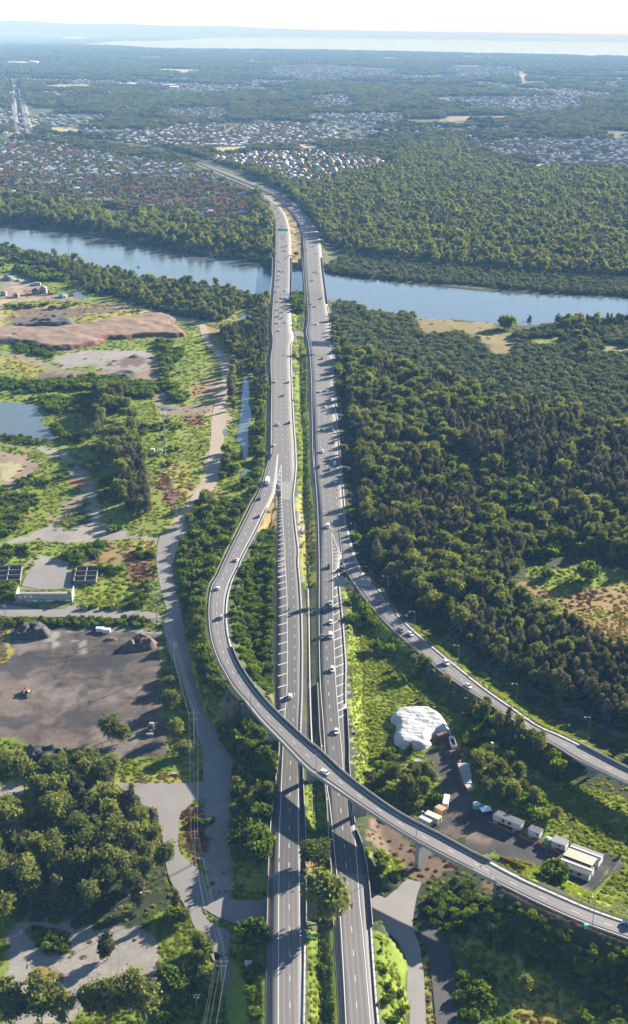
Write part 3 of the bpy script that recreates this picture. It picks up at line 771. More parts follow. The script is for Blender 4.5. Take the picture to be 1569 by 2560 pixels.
def dashes(parent, line, near=700.0, pitch=12.0, dl=3.2, w=0.22):
    l = np.asarray(line); d = np.r_[0, np.cumsum(np.linalg.norm(np.diff(l, axis=0), axis=1))]
    far = MB()
    for s in np.arange(2.0, d[-1] - dl, pitch):
        p = np.array([np.interp(s, d, l[:, i]) for i in range(3)]); q = np.array([np.interp(s + dl, d, l[:, i]) for i in range(3)])
        c = (p + q) / 2
        if c[1] < near and n_dash[0] < 280:
            o = link('lane_dash', dash_mesh, parent, tuple(c)); n_dash[0] += 1
            o.rotation_euler = (math.atan2(q[2] - p[2], dl), 0, math.atan2(q[1] - p[1], q[0] - p[0]) - math.pi / 2)
        else:
            strip_quads(far, np.array([p, q]), w * (1.0 if c[1] < 1200 else 1.3))
    if far.v: link('lane_dashes', far.mesh('lane_dashes', mat_paint), parent, kind='stuff')
# foreground of the two carriageways, traced
solid(road_left, px_line(cR((664, 1900), (664, 1780), (667, 1000), (672, 500), (682, 280), (692, 30)) + cN((722, 1060), (735, 930), (740, 700), (738, 400), (735, 200), (722, 0)) + cK((795, 1300), (780, 1100), (771, 940), (768, 780), (768, 640)), z_main))
solid(road_left, px_line(cR((832, 1900), (826, 1780), (816, 1300), (808, 1000), (803, 600), (798, 320), (808, 40)) + cN((826, 1050), (833, 700), (833, 400), (818, 100)) + cK((898, 1400), (872, 1150), (855, 980), (852, 860), (864, 720), (868, 560), (862, 400), (848, 150), (840, 0)), z_main))
dashes(road_left, px_line(cR((742, 1900), (743, 1475), (739, 1000), (737, 600), (742, 200), (747, 60)) + cN((762, 1300), (782, 1050), (790, 800), (788, 500), (784, 325), (770, 75)) + cK((832, 1250), (820, 1080), (815, 900), (812, 700), (809, 560)), z_main))
solid(road_right, px_line(cR((1120, 1900), (1115, 1780), (1085, 1200), (1060, 850), (1035, 600), (1010, 330), (985, 150)) + cN((985, 1200), (962, 900), (954, 700), (950, 400), (952, 100)) + cK((1045, 1300), (1036, 1000), (1020, 760), (1006, 560), (1000, 300), (994, 0)), z_main))
solid(road_right, px_line(cR((1292, 1900), (1280, 1780), (1230, 1200), (1205, 950), (1185, 650), (1160, 420), (1128, 250)) + cN((1118, 1450), (1105, 1300), (1085, 1100), (1065, 850), (1053, 600), (1046, 400), (1043, 100)) + cK((1148, 1400), (1140, 1150)), z_main))
dashes(road_right, px_line(cR((1198, 1900), (1178, 1500), (1155, 1175), (1130, 865), (1105, 600), (1080, 340), (1060, 200)) + cN((1055, 1380), (1035, 1150), (1018, 960), (1005, 700), (998, 400), (1000, 100)) + cK((1098, 1300), (1088, 1100), (1075, 850), (1066, 700)), z_main))
# the four-lane part
solid(road_left, on_road(LC, 0.17, 415, 1160), 0.3); solid(road_left, on_road(LC, 0.92, 415, 985), 0.3)
for f in (0.36, 0.545, 0.73): dashes(road_left, on_road(LC, f, 415, 1130))
dashes(road_right, on_road(RC, 0.31, 415, 1180)); dashes(road_right, on_road(RC, 0.52, 415, 1330)); dashes(road_right, on_road(RC, 0.73, 415, 1300))
solid(road_right, on_road(RC, 0.11, 415, 960), 0.3); solid(road_right, on_road(RC, 0.94, 415, 1320), 0.3)
# ramps
solid(road_ramp, on_road(RL, 0.10, 1150, 2700)); solid(road_ramp, on_road(RL, 0.84, 1236, 2700)); dashes(road_ramp, on_road(RL, 0.47, 1200, 2700))
solid(road_exit, on_road(RR, 0.10, 1320, 2300)); solid(road_exit, on_road(RR, 0.86, 1320, 2300)); dashes(road_exit, on_road(RR, 0.48, 1320, 2300))
# hatched shoulders and painted noses
bar_i = [0]
def bar(parent, a, b, w, zf=z_main):
    """one painted bar from photo pixel a to b"""
    p, q = np.array(P(*a, zf(a[1]) + 0.035)), np.array(P(*b, zf(b[1]) + 0.035))
    d = (q - p); L = np.linalg.norm(d[:2])
    mb = MB(); mb.box((0, 0, 0), (L, w, 0.006))
    o = link('hatch_bar', mb.mesh('hatch_bar', mat_paint), parent, tuple((p + q) / 2)); o.rotation_euler = (0, 0, math.atan2(d[1], d[0]))
for y, xl, xr in ((0, 672, 720), (38, 674, 721), (75, 674, 722), (113, 674, 724), (155, 676, 728), (197, 679, 731), (255, 681, 734), (316, 681, 736), (377, 678, 738), (438, 677, 739), (504, 677, 739), (570, 676, 739), (638, 675, 738), (712, 674, 738), (787, 673, 735), (866, 674, 733), (943, 688, 730), (1030, 670, 724)):
    bar(road_left, cN((xl, y + 9))[0], cN((xr, y - 9))[0], 0.55)
for y, xl, xr in ((1480, 742, 800), (1430, 742, 798), (1385, 742, 795), (1345, 743, 793), (1310, 743, 790), (1275, 744, 786), (1238, 745, 782), (1205, 745, 779), (1170, 746, 776), (1138, 747, 774), (1105, 748, 773), (1080, 748, 772), (1055, 749, 771), (1030, 749, 771), (1008, 750, 771), (985, 751, 770), (958, 752, 770), (935, 752, 769), (910, 753, 769), (885, 754, 768)):
    bar(road_left, cK((xl, y + 6))[0], cK((xr, y - 6))[0], 0.5)
for y, xl, xr in ((68, 1047, 1082), (130, 1048, 1088), (187, 1050, 1085), (245, 1050, 1087), (300, 1050, 1092), (365, 1050, 1095), (420, 1051, 1100), (480, 1052, 1105), (538, 1053, 1110), (597, 1055, 1115), (660, 1058, 1119), (723, 1060, 1122), (788, 1064, 1128), (855, 1070, 1130), (927, 1075, 1130), (973, 1078, 1130), (1022, 1082, 1133), (1070, 1087, 1130)):
    bar(road_right, cN((xl, y + 13))[0], cN((xr, y - 13))[0], 0.6)
for y, x0, xm, x1 in ((690, 752, 765, 768), (720, 745, 762, 768), (755, 738, 758, 768), (785, 728, 752, 768), (830, 716, 745, 768)):
    bar(road_left, cK((x0, y - 8))[0], cK((xm, y + 4))[0], 0.45); bar(road_left, cK((xm, y + 4))[0], cK((x1, y - 4))[0], 0.45)
for y, x0, x1 in ((1250, 1146, 1165), (1275, 1147, 1175), (1300, 1148, 1186), (1325, 1149, 1197), (1352, 1150, 1208), (1380, 1151, 1220)):
    bar(road_right, cK((x0, y))[0], cK((x1, y - 4))[0], 0.45)
for a, b in (((1210, 1400), (1240, 1425)), ((1216, 1430), (1250, 1450)), ((1150, 1440), (1186, 1430)), ((1152, 1490), (1186, 1470))):
    bar(road_right, cK(a)[0], cK(b)[0], 0.45)
solid(road_exit, px_line(cK((1146, 1160), (1175, 1240), (1212, 1340), (1262, 1450), (1290, 1510)), z_main, 0.04), 0.3)
solid(road_left, px_line(cK((766, 640), (745, 720), (715, 820), (690, 870)), z_main, 0.04), 0.3)

# ------------------------------------------------------------------ kerbs, rails, parapets
def offset_line(r, side, d, py0, py1, dz=0.0):
    m = (r.py >= py0) & (r.py <= py1)
    e, o = (r.L[m], r.R[m]) if side == 'L' else (r.R[m], r.L[m])
    u = (e - o); u /= np.linalg.norm(u[:, :2], axis=1)[:, None]; u[:, 2] = 0
    l = e + u * d
    l[:, 2] += dz
    return l
def wall_strip(mb, line, w, z0, z1):
    l = np.asarray(line); d = np.gradient(l, axis=0); t = d[:, :2] / (np.linalg.norm(d[:, :2], axis=1)[:, None] + 1e-9)
    nrm = np.stack([-t[:, 1], t[:, 0], np.zeros(len(t))], 1) * (w / 2)
    up0 = np.array([0, 0, z0]); up1 = np.array([0, 0, z1])
    for i in range(len(l) - 1):
        a0, a1, b0, b1 = l[i] + nrm[i], l[i + 1] + nrm[i + 1], l[i] - nrm[i], l[i + 1] - nrm[i + 1]
        mb.quad(tuple(a0 + up1), tuple(b0 + up1), tuple(b1 + up1), tuple(a1 + up1))
        mb.quad(tuple(a0 + up0), tuple(a0 + up1), tuple(a1 + up1), tuple(a1 + up0))
        mb.quad(tuple(b1 + up0), tuple(b1 + up1), tuple(b0 + up1), tuple(b0 + up0))
        mb.quad(tuple(a1 + up0), tuple(b1 + up0), tuple(b0 + up0), tuple(a0 + up0))
    for i, s in ((0, 1), (len(l) - 1, -1)):
        a, b = l[i] + nrm[i], l[i] - nrm[i]
        mb.quad(tuple(a + up0), tuple(b + up0), tuple(b + up1), tuple(a + up1))
def rail(label, line, post_every=4.0, mat=None):
    line = np.asarray(line)
    o = thing('guard_rail', label, 'guard rail', tuple(line[0]), group='crash barriers along the motorway')
    l = line - line[0]
    d = np.r_[0, np.cumsum(np.linalg.norm(np.diff(l, axis=0), axis=1))]
    n = max(2, int(d[-1] / 6)); l6 = resample(l, n)
    mb = MB(); wall_strip(mb, l6, 0.12, 0.45, 0.80); link('rail', mb.mesh('rail', mat or mat_galv), o)
    pb = MB()
    for s in np.arange(1.0, d[-1], post_every):
        p = [np.interp(s, d, l[:, i]) for i in range(3)]
        pb.box((p[0], p[1], p[2] - 0.5), (0.14, 0.14, 1.2))
    link('rail_posts', pb.mesh('rail_posts', mat or mat_galv), o, kind='stuff')
mat_brownrail = plain('weathered_rail', (0.23, 0.17, 0.13), 0.8, 0.1, var=0.25)
rail('long grey crash rail on the outer edge of the outbound carriageway above the grass', offset_line(LC, 'L', 0.3, 1245, 1790))
rail('grey crash rail beside the outbound carriageway between the merge and the river', offset_line(LC, 'L', 0.3, 760, 1140))
rail('grey crash rail along the outbound edge in the closest stretch below the underpass', offset_line(LC, 'L', 0.3, 2305, 2640))
rail('dark crash rail on the median edge of the outbound carriageway beside the flyover', offset_line(LC, 'R', 0.3, 850, 1890))
rail('crash rail on the median edge of the outbound carriageway in the closest stretch', offset_line(LC, 'R', 0.4, 2305, 2640))
rail('crash rail on the median edge of the inbound carriageway in the closest stretch', offset_line(RC, 'L', 0.4, 2305, 2640))
rail('crash rail on the median edge of the inbound carriageway north of the flyover', offset_line(RC, 'L', 0.3, 850, 1700))
rail('crash rail below the mangrove forest along the inbound carriageway', offset_line(RC, 'R', 0.4, 760, 1310))
rail('crash rail beside the hatched shoulder of the inbound carriageway', offset_line(RC, 'R', 0.3, 1430, 1760))
rail('crash rail on the forest side of the inbound carriageway in the closest stretch', offset_line(RC, 'R', 0.4, 2305, 2640))
rail('brown crash rail on the outer curve of the ramp above the access road', offset_line(RL, 'L', 0.4, 1170, 1745), mat=mat_brownrail)
rail('dark crash rail on the inner curve of the ramp beside the shrubs', offset_line(RL, 'R', 0.3, 1270, 1745))
rail('brown crash rail of the ramp facing the site huts past the flyover', offset_line(RL, 'R', 0.4, 2172, 2640), mat=mat_brownrail)
rail('brown crash rail of the ramp on the shaded bank side past the flyover', offset_line(RL, 'L', 0.4, 2202, 2640), mat=mat_brownrail)
rail('brown crash rail of the exit road on the dark forest side', offset_line(RR, 'R', 0.4, 1440, 1892), mat=mat_brownrail)
rail('brown crash rail of the exit road on the side of the tarp heap', offset_line(RR, 'L', 0.4, 1480, 1892), mat=mat_brownrail)

def deck(parent, r, mask, depth, over=0.45, inset=1.6):
    """a box girder below the road surface"""
    L, R_ = r.L[mask], r.R[mask]
    u = (L - R_); u /= np.linalg.norm(u[:, :2], axis=1)[:, None]; u[:, 2] = 0
    dn = np.array([0, 0, 1.0])
    prof = [L + u * over - dn * .05, R_ - u * over - dn * .05, R_ - u * over - dn * 0.5, R_ + u * inset - dn * 0.85, R_ + u * (inset + .3) - dn * depth, L - u * (inset + .3) - dn * depth, L - u * inset - dn * 0.85, L + u * over - dn * 0.5]
    n = len(L); k = len(prof)
    V = np.stack(prof, 1).reshape(-1, 3)
    F = []
    for i in range(n - 1):
        for j in range(k):
            F.append((i * k + j, i * k + (j + 1) % k, (i + 1) * k + (j + 1) % k, (i + 1) * k + j))
    F.append(tuple(range(k))); F.append(tuple((n - 1) * k + j for j in reversed(range(k))))
    o = parent.location
    return link('deck', mk_mesh('deck', V - np.array(o), F, [mat_conc]), parent)
def parapet(parent, line, h=0.95, w=0.32, mat=None, name='parapet'):
    mb = MB(); wall_strip(mb, np.asarray(line) - np.array(parent.location), w, -0.5, h)
    return link(name, mb.mesh(name, mat or mat_conc), parent)
def pier(parent, x, y, z0, z1, wid, thick, rot, cap=True):
    mb = MB(); o = parent.location
    mb.box((x - o.x, y - o.y, z0 - o.z), (wid, thick, z1 - z0 - 0.0), rot)
    if cap: mb.box((x - o.x, y - o.y, z1 - o.z - 1.0), (wid * 1.16, thick * 1.25, 0.97), rot)
    return link('pier', mb.mesh('pier', mat_conc), parent)
def road_at_px(r, px, py):
    x, y = to_px(r.M[:, 0], r.M[:, 1], r.M[:, 2])
    i = int(np.argmin((x - px) ** 2 + (y - py) ** 2))
    t = r.M[min(i + 1, len(r.M) - 1)] - r.M[max(i - 1, 0)]
    return i, math.atan2(t[1], t[0])
# the flyover
m = RL.span.copy(); i0 = np.nonzero(m)[0]; m[max(0, i0[0] - 1):i0[-1] + 2] = True
fly = thing('flyover_bridge', 'curved concrete flyover carrying the ramp across both carriageways', 'bridge', tuple(RL.M[i0[0]] - [0, 0, 8]))
deck(fly, RL, m, 1.9)
parapet(fly, offset_line(RL, 'L', 0.2, 1742, 2200)[::1]); parapet(fly, offset_line(RL, 'R', 0.2, 1620, 2168), 1.0)
for bx, by in (cN((628, 1262))[0], (776, 1952), (899, 2040), cO((285, 1072))[0]):
    z0 = gz(*P(bx, by, 2.0)[:2]); w = np.array(P(bx, by, z0)[:2])
    j = int(np.argmin(((RL.M[:, :2] - w) ** 2).sum(1)))
    t = RL.M[j + 1] - RL.M[j - 1]; rot = math.atan2(t[1], t[0]) + math.pi / 2
    pier(fly, RL.M[j, 0], RL.M[j, 1], min(z0, gz(*RL.M[j, :2])) - 1.0, RL.M[j, 2] - 1.88, 6.5, 1.7, rot)
for j, s in ((i0[0], 1), (i0[-1], -1)):
    t = RL.M[j + 1] - RL.M[j - 1]; rot = math.atan2(t[1], t[0]) + math.pi / 2
    mb = MB(); o = fly.location
    mb.box((RL.M[j, 0] - o.x, RL.M[j, 1] - o.y, -1 - o.z), (2 * RL.hw[j] + 1.6, 1.4, RL.M[j, 2] + 1 - 0.62), rot)
    link('abutment', mb.mesh('abutment', mat_conc_dark), fly)
# the gully bridge of the exit road
m = RR.span.copy(); j0 = np.nonzero(m)[0][0]; m[j0 - 1] = True
gb = thing('road_bridge', 'low concrete bridge carrying the exit road over the weedy gully', 'bridge', tuple(RR.M[j0] - [0, 0, 6]))
deck(gb, RR, m, 1.6, inset=1.2); parapet(gb, offset_line(RR, 'L', 0.2, 1885, 2300)); parapet(gb, offset_line(RR, 'R', 0.2, 1870, 2300), 1.0)
for dj in (1, 14, 27, 40):
    j = min(j0 + dj, len(RR.M) - 2); t = RR.M[j + 1] - RR.M[j - 1]
    pier(gb, RR.M[j, 0], RR.M[j, 1], -1.5, RR.M[j, 2] - 1.58, 7.0, 1.4, math.atan2(t[1], t[0]) + math.pi / 2)
# bridges of the two carriageways: the river and the foreground underpass
for r, what in ((LC, 'outbound'), (RC, 'inbound')):
    m = (r.py > 648) & (r.py < 752)
    b = thing('river_bridge', 'long low concrete river bridge carrying the %s carriageway' % what, 'bridge', tuple(r.M[m][0] * [1, 1, 0]))
    deck(b, r, m, 2.2, inset=1.5)
    parapet(b, offset_line(r, 'L', 0.2, 640, 760)); parapet(b, offset_line(r, 'R', 0.2, 640, 760))
    js = np.nonzero(m)[0]
    for j in js[4:-3:5]:
        pier(b, r.M[j, 0], r.M[j, 1], -6, r.M[j, 2] - 2.15, 2 * r.hw[j] - 6, 1.8, 0.0)
    m = (r.py > 2186) & (r.py < 2306)
    b = thing('motorway_bridge', 'short concrete bridge taking the %s carriageway over the side road' % what, 'bridge', tuple(r.M[m][0] * [1, 1, 0]))
    deck(b, r, m, 1.3, inset=0.4)
    parapet(b, offset_line(r, 'L', 0.25, 2165 if r is RC else 2150, 2320), 0.9, 0.3); parapet(b, offset_line(r, 'R', 0.25, 2165, 2320), 0.9, 0.3)
    js = np.nonzero(m)[0]
    for j in (js[0], js[-1]):
        mb = MB(); mb.box((r.M[j, 0] - b.location.x, r.M[j, 1] - b.location.y, -2.0), (2 * r.hw[j] + 1.4, 1.2, r.M[j, 2] + 2 - 1.28))
        link('abutment', mb.mesh('abutment', mat_conc_dark), b)
# concrete edge walls of the carriageways near the flyover
def barrier(label, line, h=0.9, w=0.35, mat=None):
    line = np.asarray(line)
    mb = MB(); wall_strip(mb, line - line[0], w, -0.6, h)
    o = link('concrete_barrier', mb.mesh('concrete_barrier', mat or mat_conc), None, tuple(line[0]))
    tag(o, label, 'barrier', 'concrete barriers by the flyover')
barrier('pale concrete edge wall of the outbound carriageway under the flyover', offset_line(LC, 'L', 0.25, 1830, 2186), 0.8)
barrier('concrete wall on the median side of the outbound carriageway under the flyover', offset_line(LC, 'R', 0.25, 1895, 2186), 0.8)
barrier('pale concrete wall on the median side of the inbound carriageway under the flyover', offset_line(RC, 'L', 0.25, 1705, 2186), 0.8)
barrier('white concrete wall past the hatched shoulder of the inbound carriageway', offset_line(RC, 'R', 0.2, 1765, 2066), 0.8)
barrier('dark low wall outside the inbound carriageway beyond the flyover', offset_line(RC, 'R', 0.3, 2070, 2186), 0.8)
# drain channel in the narrow median
dl = px_line(cN((882, 195), (888, 400), (892, 700), (897, 950), (905, 1180), (912, 1285)), z_main, -0.25)
mb = MB(); wall_strip(mb, dl, 0.55, 0, 0.08); link('drain_channel', mb.mesh('drain_channel', plain('pale_concrete', (0.42, 0.40, 0.37), .8)), kind='structure')

# ------------------------------------------------------------------ paved side roads
mat_paved = road_mat('worn_paving', (1.0, 0.93, 0.86))
HARD = []
def paved(name, pts, tone=0.27, z=0.0, dz=0.06, sm=True, mat=None):
    p = smooth_line(pts + [pts[0]], 4)[:-1] if sm else pts
    w = wpoly(p, z)
    v, f = sheet(w, z + dz)
    me = mk_mesh(name, v, f, [mat or mat_paved])
    n = len(v)
    a = me.attributes.new('across', 'FLOAT', 'POINT'); a.data.foreach_set('value', np.zeros(n, np.float32))
    a = me.attributes.new('tone', 'FLOAT_COLOR', 'POINT'); tone = tone * .74; a.data.foreach_set('color', np.tile(np.array([tone, tone, tone, 1], np.float32), n))
    return link(name, me, kind='structure')
def paved_ribbon(name, Lp, Rp, tone, dz=0.06, n=60, mat=None, ruts=False):
    L = resample(np.array([P(a, b, 0) for a, b in smooth_line(Lp, 5)]), n); R_ = resample(np.array([P(a, b, 0) for a, b in smooth_line(Rp, 5)]), n)
    V = np.stack([L, (L + R_) / 2, R_], 1).reshape(-1, 3); V[:, 2] = dz
    i = (np.arange(n - 1)[:, None] * 3 + np.arange(2)[None, :]).ravel()
    me = mk_mesh(name, V, np.stack([i, i + 1, i + 4, i + 3], 1), [mat or mat_paved])
    W = np.linalg.norm(L - R_, axis=1)
    at = me.attributes.new('across', 'FLOAT', 'POINT'); at.data.foreach_set('value', (np.stack([W * 0, W / 2, W], 1).astype(np.float32).ravel() if ruts else np.zeros(n * 3, np.float32)))
    at = me.attributes.new('tone', 'FLOAT_COLOR', 'POINT'); tone = tone * .74; at.data.foreach_set('color', np.tile(np.array([tone, tone, tone, 1], np.float32), n * 3))
    o = link(name, me, kind='structure'); o['edge'] = ''; del o['edge']
    HARD.append([tuple(p[:2]) for p in L] + [tuple(p[:2]) for p in R_[::-1]])
    return o
paved_ribbon('access_road', ACC_L, ACC_R, 0.25)
paved('access_road', PLAZA, 0.27, dz=0.07, sm=False)
paved_ribbon('access_road', cQ((1065, 40), (1095, 250), (1130, 480), (1180, 600), (1250, 720), (1320, 870), (1400, 1000), (1450, 1100)) + cR((230, 1290), (300, 1500), (338, 1780), (345, 1950)),
             cR((0, 360), (-8, 500), (-5, 600), (20, 650), (90, 720), (130, 850), (140, 985), (200, 1090), (330, 1150), (345, 1300), (420, 1480), (480, 1780), (492, 1950)), 0.26, dz=0.08)
paved('access_road', cR((80, 690), (150, 760), (190, 880), (300, 905), (380, 945), (585, 955), (585, 1080), (380, 1105), (260, 1060), (130, 985)), 0.27, dz=0.09, sm=False)
paved('access_lane', cJ((1260, 700), (1330, 745), (1430, 700), (1510, 580), (1510, 610), (1440, 715), (1330, 765), (1250, 800)), 0.24)
paved('underpass_road', UNDER, 0.30, dz=0.05, sm=False)
paved_ribbon('underpass_road', cS((-70, 640), (40, 720), (100, 820), (118, 900), (115, 1258), (112, 1450)), cS((150, 650), (195, 760), (210, 860), (222, 940), (240, 1258), (250, 1450)), 0.30, dz=0.07)
paved('new_bitumen_path', cS((195, 680), (250, 640), (330, 690), (375, 760), (400, 900), (440, 1100), (420, 1258), (420, 1400), (300, 1400), (300, 1258), (270, 950), (240, 780)), 0.07)
paved('concrete_apron', cJ((0, 1262), (300, 1300), (480, 1290), (530, 1262), (560, 1300), (900, 1310), (1060, 1320), (1100, 1350), (1000, 1365), (500, 1352), (210, 1352), (0, 1340)), 0.27)
paved('concrete_slab', cJ((150, 1140), (190, 1060), (300, 1000), (440, 1010), (480, 1060), (470, 1150), (300, 1162)), 0.27)

# the paved crossover between the carriageways
w = [P(a, b, z_main(b)) for a, b in cG((688, 975), (705, 995), (745, 985), (778, 1000), (806, 990), (806, 1062), (790, 1030), (735, 1028), (715, 1045), (696, 1060))]
v = [(p[0], p[1], p[2] - .03) for p in w]; me = mk_mesh('crossover', v, [tuple(t) for t in tessellate_polygon([[Vector((p[0], p[1], 0)) for p in w]])], [plain('gravelly_asphalt', (.15, .135, .12), .85, var=.3)]); link('crossover', me, kind='structure')

# a square of newer asphalt where the ramp merges
w = [P(a, b, z_main(b)) for a, b in cK((772, 770), (862, 766), (850, 900), (766, 902))]
me = mk_mesh('asphalt_patch', [(p[0], p[1], p[2] + .006) for p in w], [(3, 2, 1, 0)], [plain('patch_asphalt', (.185, .18, .17), .8, var=.12)]); link('asphalt_patch', me, kind='structure')

mat_track = road_mat('rutted_dirt', (1.0, 0.83, 0.63), 0.1)
paved_ribbon('dirt_track', cE((1252, 525), (1270, 600), (1300, 660), (1360, 720), (1395, 800), (1390, 940), (1362, 1010)) + cK((240, 300), (230, 480), (180, 720), (80, 900), (0, 1020), (-60, 1090)),
             cE((1298, 535), (1326, 640), (1386, 700), (1436, 750), (1448, 850), (1430, 960), (1420, 1010)) + cK((340, 300), (325, 560), (285, 760), (215, 880), (128, 960), (25, 1070), (-15, 1112)), 0.46, dz=0.05, mat=mat_track, ruts=True)
# ------------------------------------------------------------------ plants: models
mat_bark = plain('bark', (0.20, 0.17, 0.14), 0.9, var=0.35, scale=1.5)
mat_gum = leaf_mat('gum_leaves', (0.036, 0.056, 0.018), (0.170, 0.185, 0.058), 0.6, 0.42, (1.6, 1.55, 0.7))
mat_oak = leaf_mat('she_oak_needles', (0.044, 0.048, 0.026), (0.158, 0.148, 0.080), 0.6, 0.34, (1.2, 1.1, 0.75))
mat_mang = leaf_mat('mangrove_leaves', (0.066, 0.086, 0.036), (0.245, 0.250, 0.122), 0.5, 0.26, (1.1, 1.15, 0.7))
mat_shrub = leaf_mat('shrub_leaves', (0.028, 0.054, 0.009), (0.135, 0.180, 0.022), 0.6, 0.42, (1.6, 1.6, 0.6))
mat_weed = leaf_mat('weed_leaves', (0.112, 0.158, 0.022), (0.250, 0.282, 0.046), 0.5, 0.55, (1.45, 1.4, 0.7))
mat_dry = leaf_mat('dry_grass', (0.17, 0.155, 0.04), (0.30, 0.235, 0.075), 0.5, 0.4, (1.1, 1.0, 0.7))
mat_rust = leaf_mat('dead_leaves', (0.08, 0.045, 0.022), (0.25, 0.13, 0.055), 0.6, 0.3, (1.1, 0.9, 0.7))
mat_far = leaf_mat('far_leaves', (0.034, 0.050, 0.016), (0.150, 0.150, 0.050), 0.7, 0.34)

def rand_dirs(n, g, up=0.0):
    d = g.normal(size=(n, 3)); d[:, 2] += up
    return d / np.linalg.norm(d, axis=1)[:, None]
def cards(cen, nrm, size, g, aspect=1.6, droop=0.0):
    """one small leaf spray per centre: a quad lying across its normal"""
    n = len(cen)
    r = g.normal(size=(n, 3)); r[:, 2] -= droop
    t = r - (r * nrm).sum(1)[:, None] * nrm; t /= np.linalg.norm(t, axis=1)[:, None] + 1e-9
    b = np.cross(nrm, t)
    s = size * (0.7 + 0.7 * g.random(n))[:, None]
    a, c = t * s * aspect * .5, b * s * .5
    V = np.stack([cen - a * 1.1, cen + c, cen + a, cen - c], 1).reshape(-1, 3)
    return V
def crown_verts(g, lobes, per_lobe, per_clump, card, spread=0.5, up=0.35, aspect=1.7, droop=0.3, jit=0.4):
    out = []
    for (c, r) in lobes:
        c = np.array(c); r = np.array(r)
        k = max(3, int(per_lobe))
        d = rand_dirs(k, g, up)
        cc = c + d * r * (0.72 + 0.36 * g.random((k, 1)))
        off = g.normal(size=(k, per_clump, 3)) * spread * 0.55
        cen = (cc[:, None, :] + off).reshape(-1, 3)
        nn = np.repeat(d, per_clump, 0) + g.normal(size=(k * per_clump, 3)) * jit
        nn /= np.linalg.norm(nn, axis=1)[:, None]
        out.append(cards(cen, nn, card, g, aspect, droop))
    return np.vstack(out)
def ell(c, r, k=0.62):
    """coarse dark heart of a lobe so that no light passes straight through"""
    b = bmesh.new(); bmesh.ops.create_icosphere(b, subdivisions=1, radius=1.0)
    V = np.array([v.co[:] for v in b.verts]) * (np.array(r) * k) + np.array(c)
    F = np.array([[v.index for v in f.verts] for f in b.faces]); b.free()
    return V, F
def plant_mesh(name, leafV, lobes, lm, heart=0.6, trunk=None):
    """crown mesh (cards + hearts); trunk: MB"""
    n = len(leafV); Vs = [leafV]; F = [tuple(r) for r in np.arange(n).reshape(-1, 4).tolist()]
    o = n
    if heart:
        for c, r in lobes:
            v, f = ell(c, r, heart); Vs.append(v); F += [tuple(x) for x in (f + o).tolist()]; o += len(v)
    mi = [0] * len(F)
    if trunk is not None:
        Vs.append(np.array(trunk.v)); F += [tuple(i + o for i in f) for f in trunk.f]; mi += [1] * len(trunk.f)
    return mk_mesh(name, np.vstack(Vs), F, [lm, mat_bark] if trunk is not None else [lm], mi)
def gum_lobes(g, H, R, n, flat=0.75):
    L = [((0, 0, H * 0.72), (R * .5, R * .5, R * .45 * flat))]; R = R * (.8 + .35 * g.random()); flat = flat * (.8 + .5 * g.random()); n = n + int(g.integers(-2, 3))
    for i in range(n):
        a = 2 * math.pi * (i + g.random() * .7) / n; q = R * (0.35 + 0.4 * g.random()); h = H * (0.42 + 0.46 * g.random()) ; r = R * (0.27 + 0.22 * g.random())
        L.append(((q * math.cos(a), q * math.sin(a), h), (r, r, r * flat)))
    L.append(((R * .15 * g.normal(), R * .15 * g.normal(), H * .9), (R * .36, R * .36, R * .34 * flat)))
    return L
def gum_trunk(g, H, lobes, r0=0.28):
    mb = MB(); f = (g.normal() * .3, g.normal() * .3, H * 0.33)
    mb.tube((0, 0, -1.0), f, r0, r0 * .75, 6, False)
    for c, r in lobes: mb.tube(f, (c[0] * .9, c[1] * .9, c[2]), r0 * .5, r0 * .16, 5, False)
    return mb
def cone_lobes(g, H, R, n):
    L = []
    for i in range(n):
        t = (i + .5) / n; w = R * (1.0 - 0.42 * t ** 2) * (.7 + .45 * g.random()); a = g.random() * 6.28
        L.append(((math.cos(a) * w * .35, math.sin(a) * w * .35, H * (0.18 + 0.78 * t)), (w * .7, w * .7, H / n * 0.95)))
    return L
def dome_lobes(g, H, R, n):
    L = [((0, 0, H * .45), (R * .72, R * .72, H * .5))]
    for i in range(n):
        a = 6.283 * (i + g.random() * .6) / n; q = R * (0.45 + 0.25 * g.random()); r = R * (.3 + .16 * g.random())
        L.append(((q * math.cos(a), q * math.sin(a), H * (.35 + .3 * g.random())), (r, r, r * .8)))
    return L
class Kind: pass
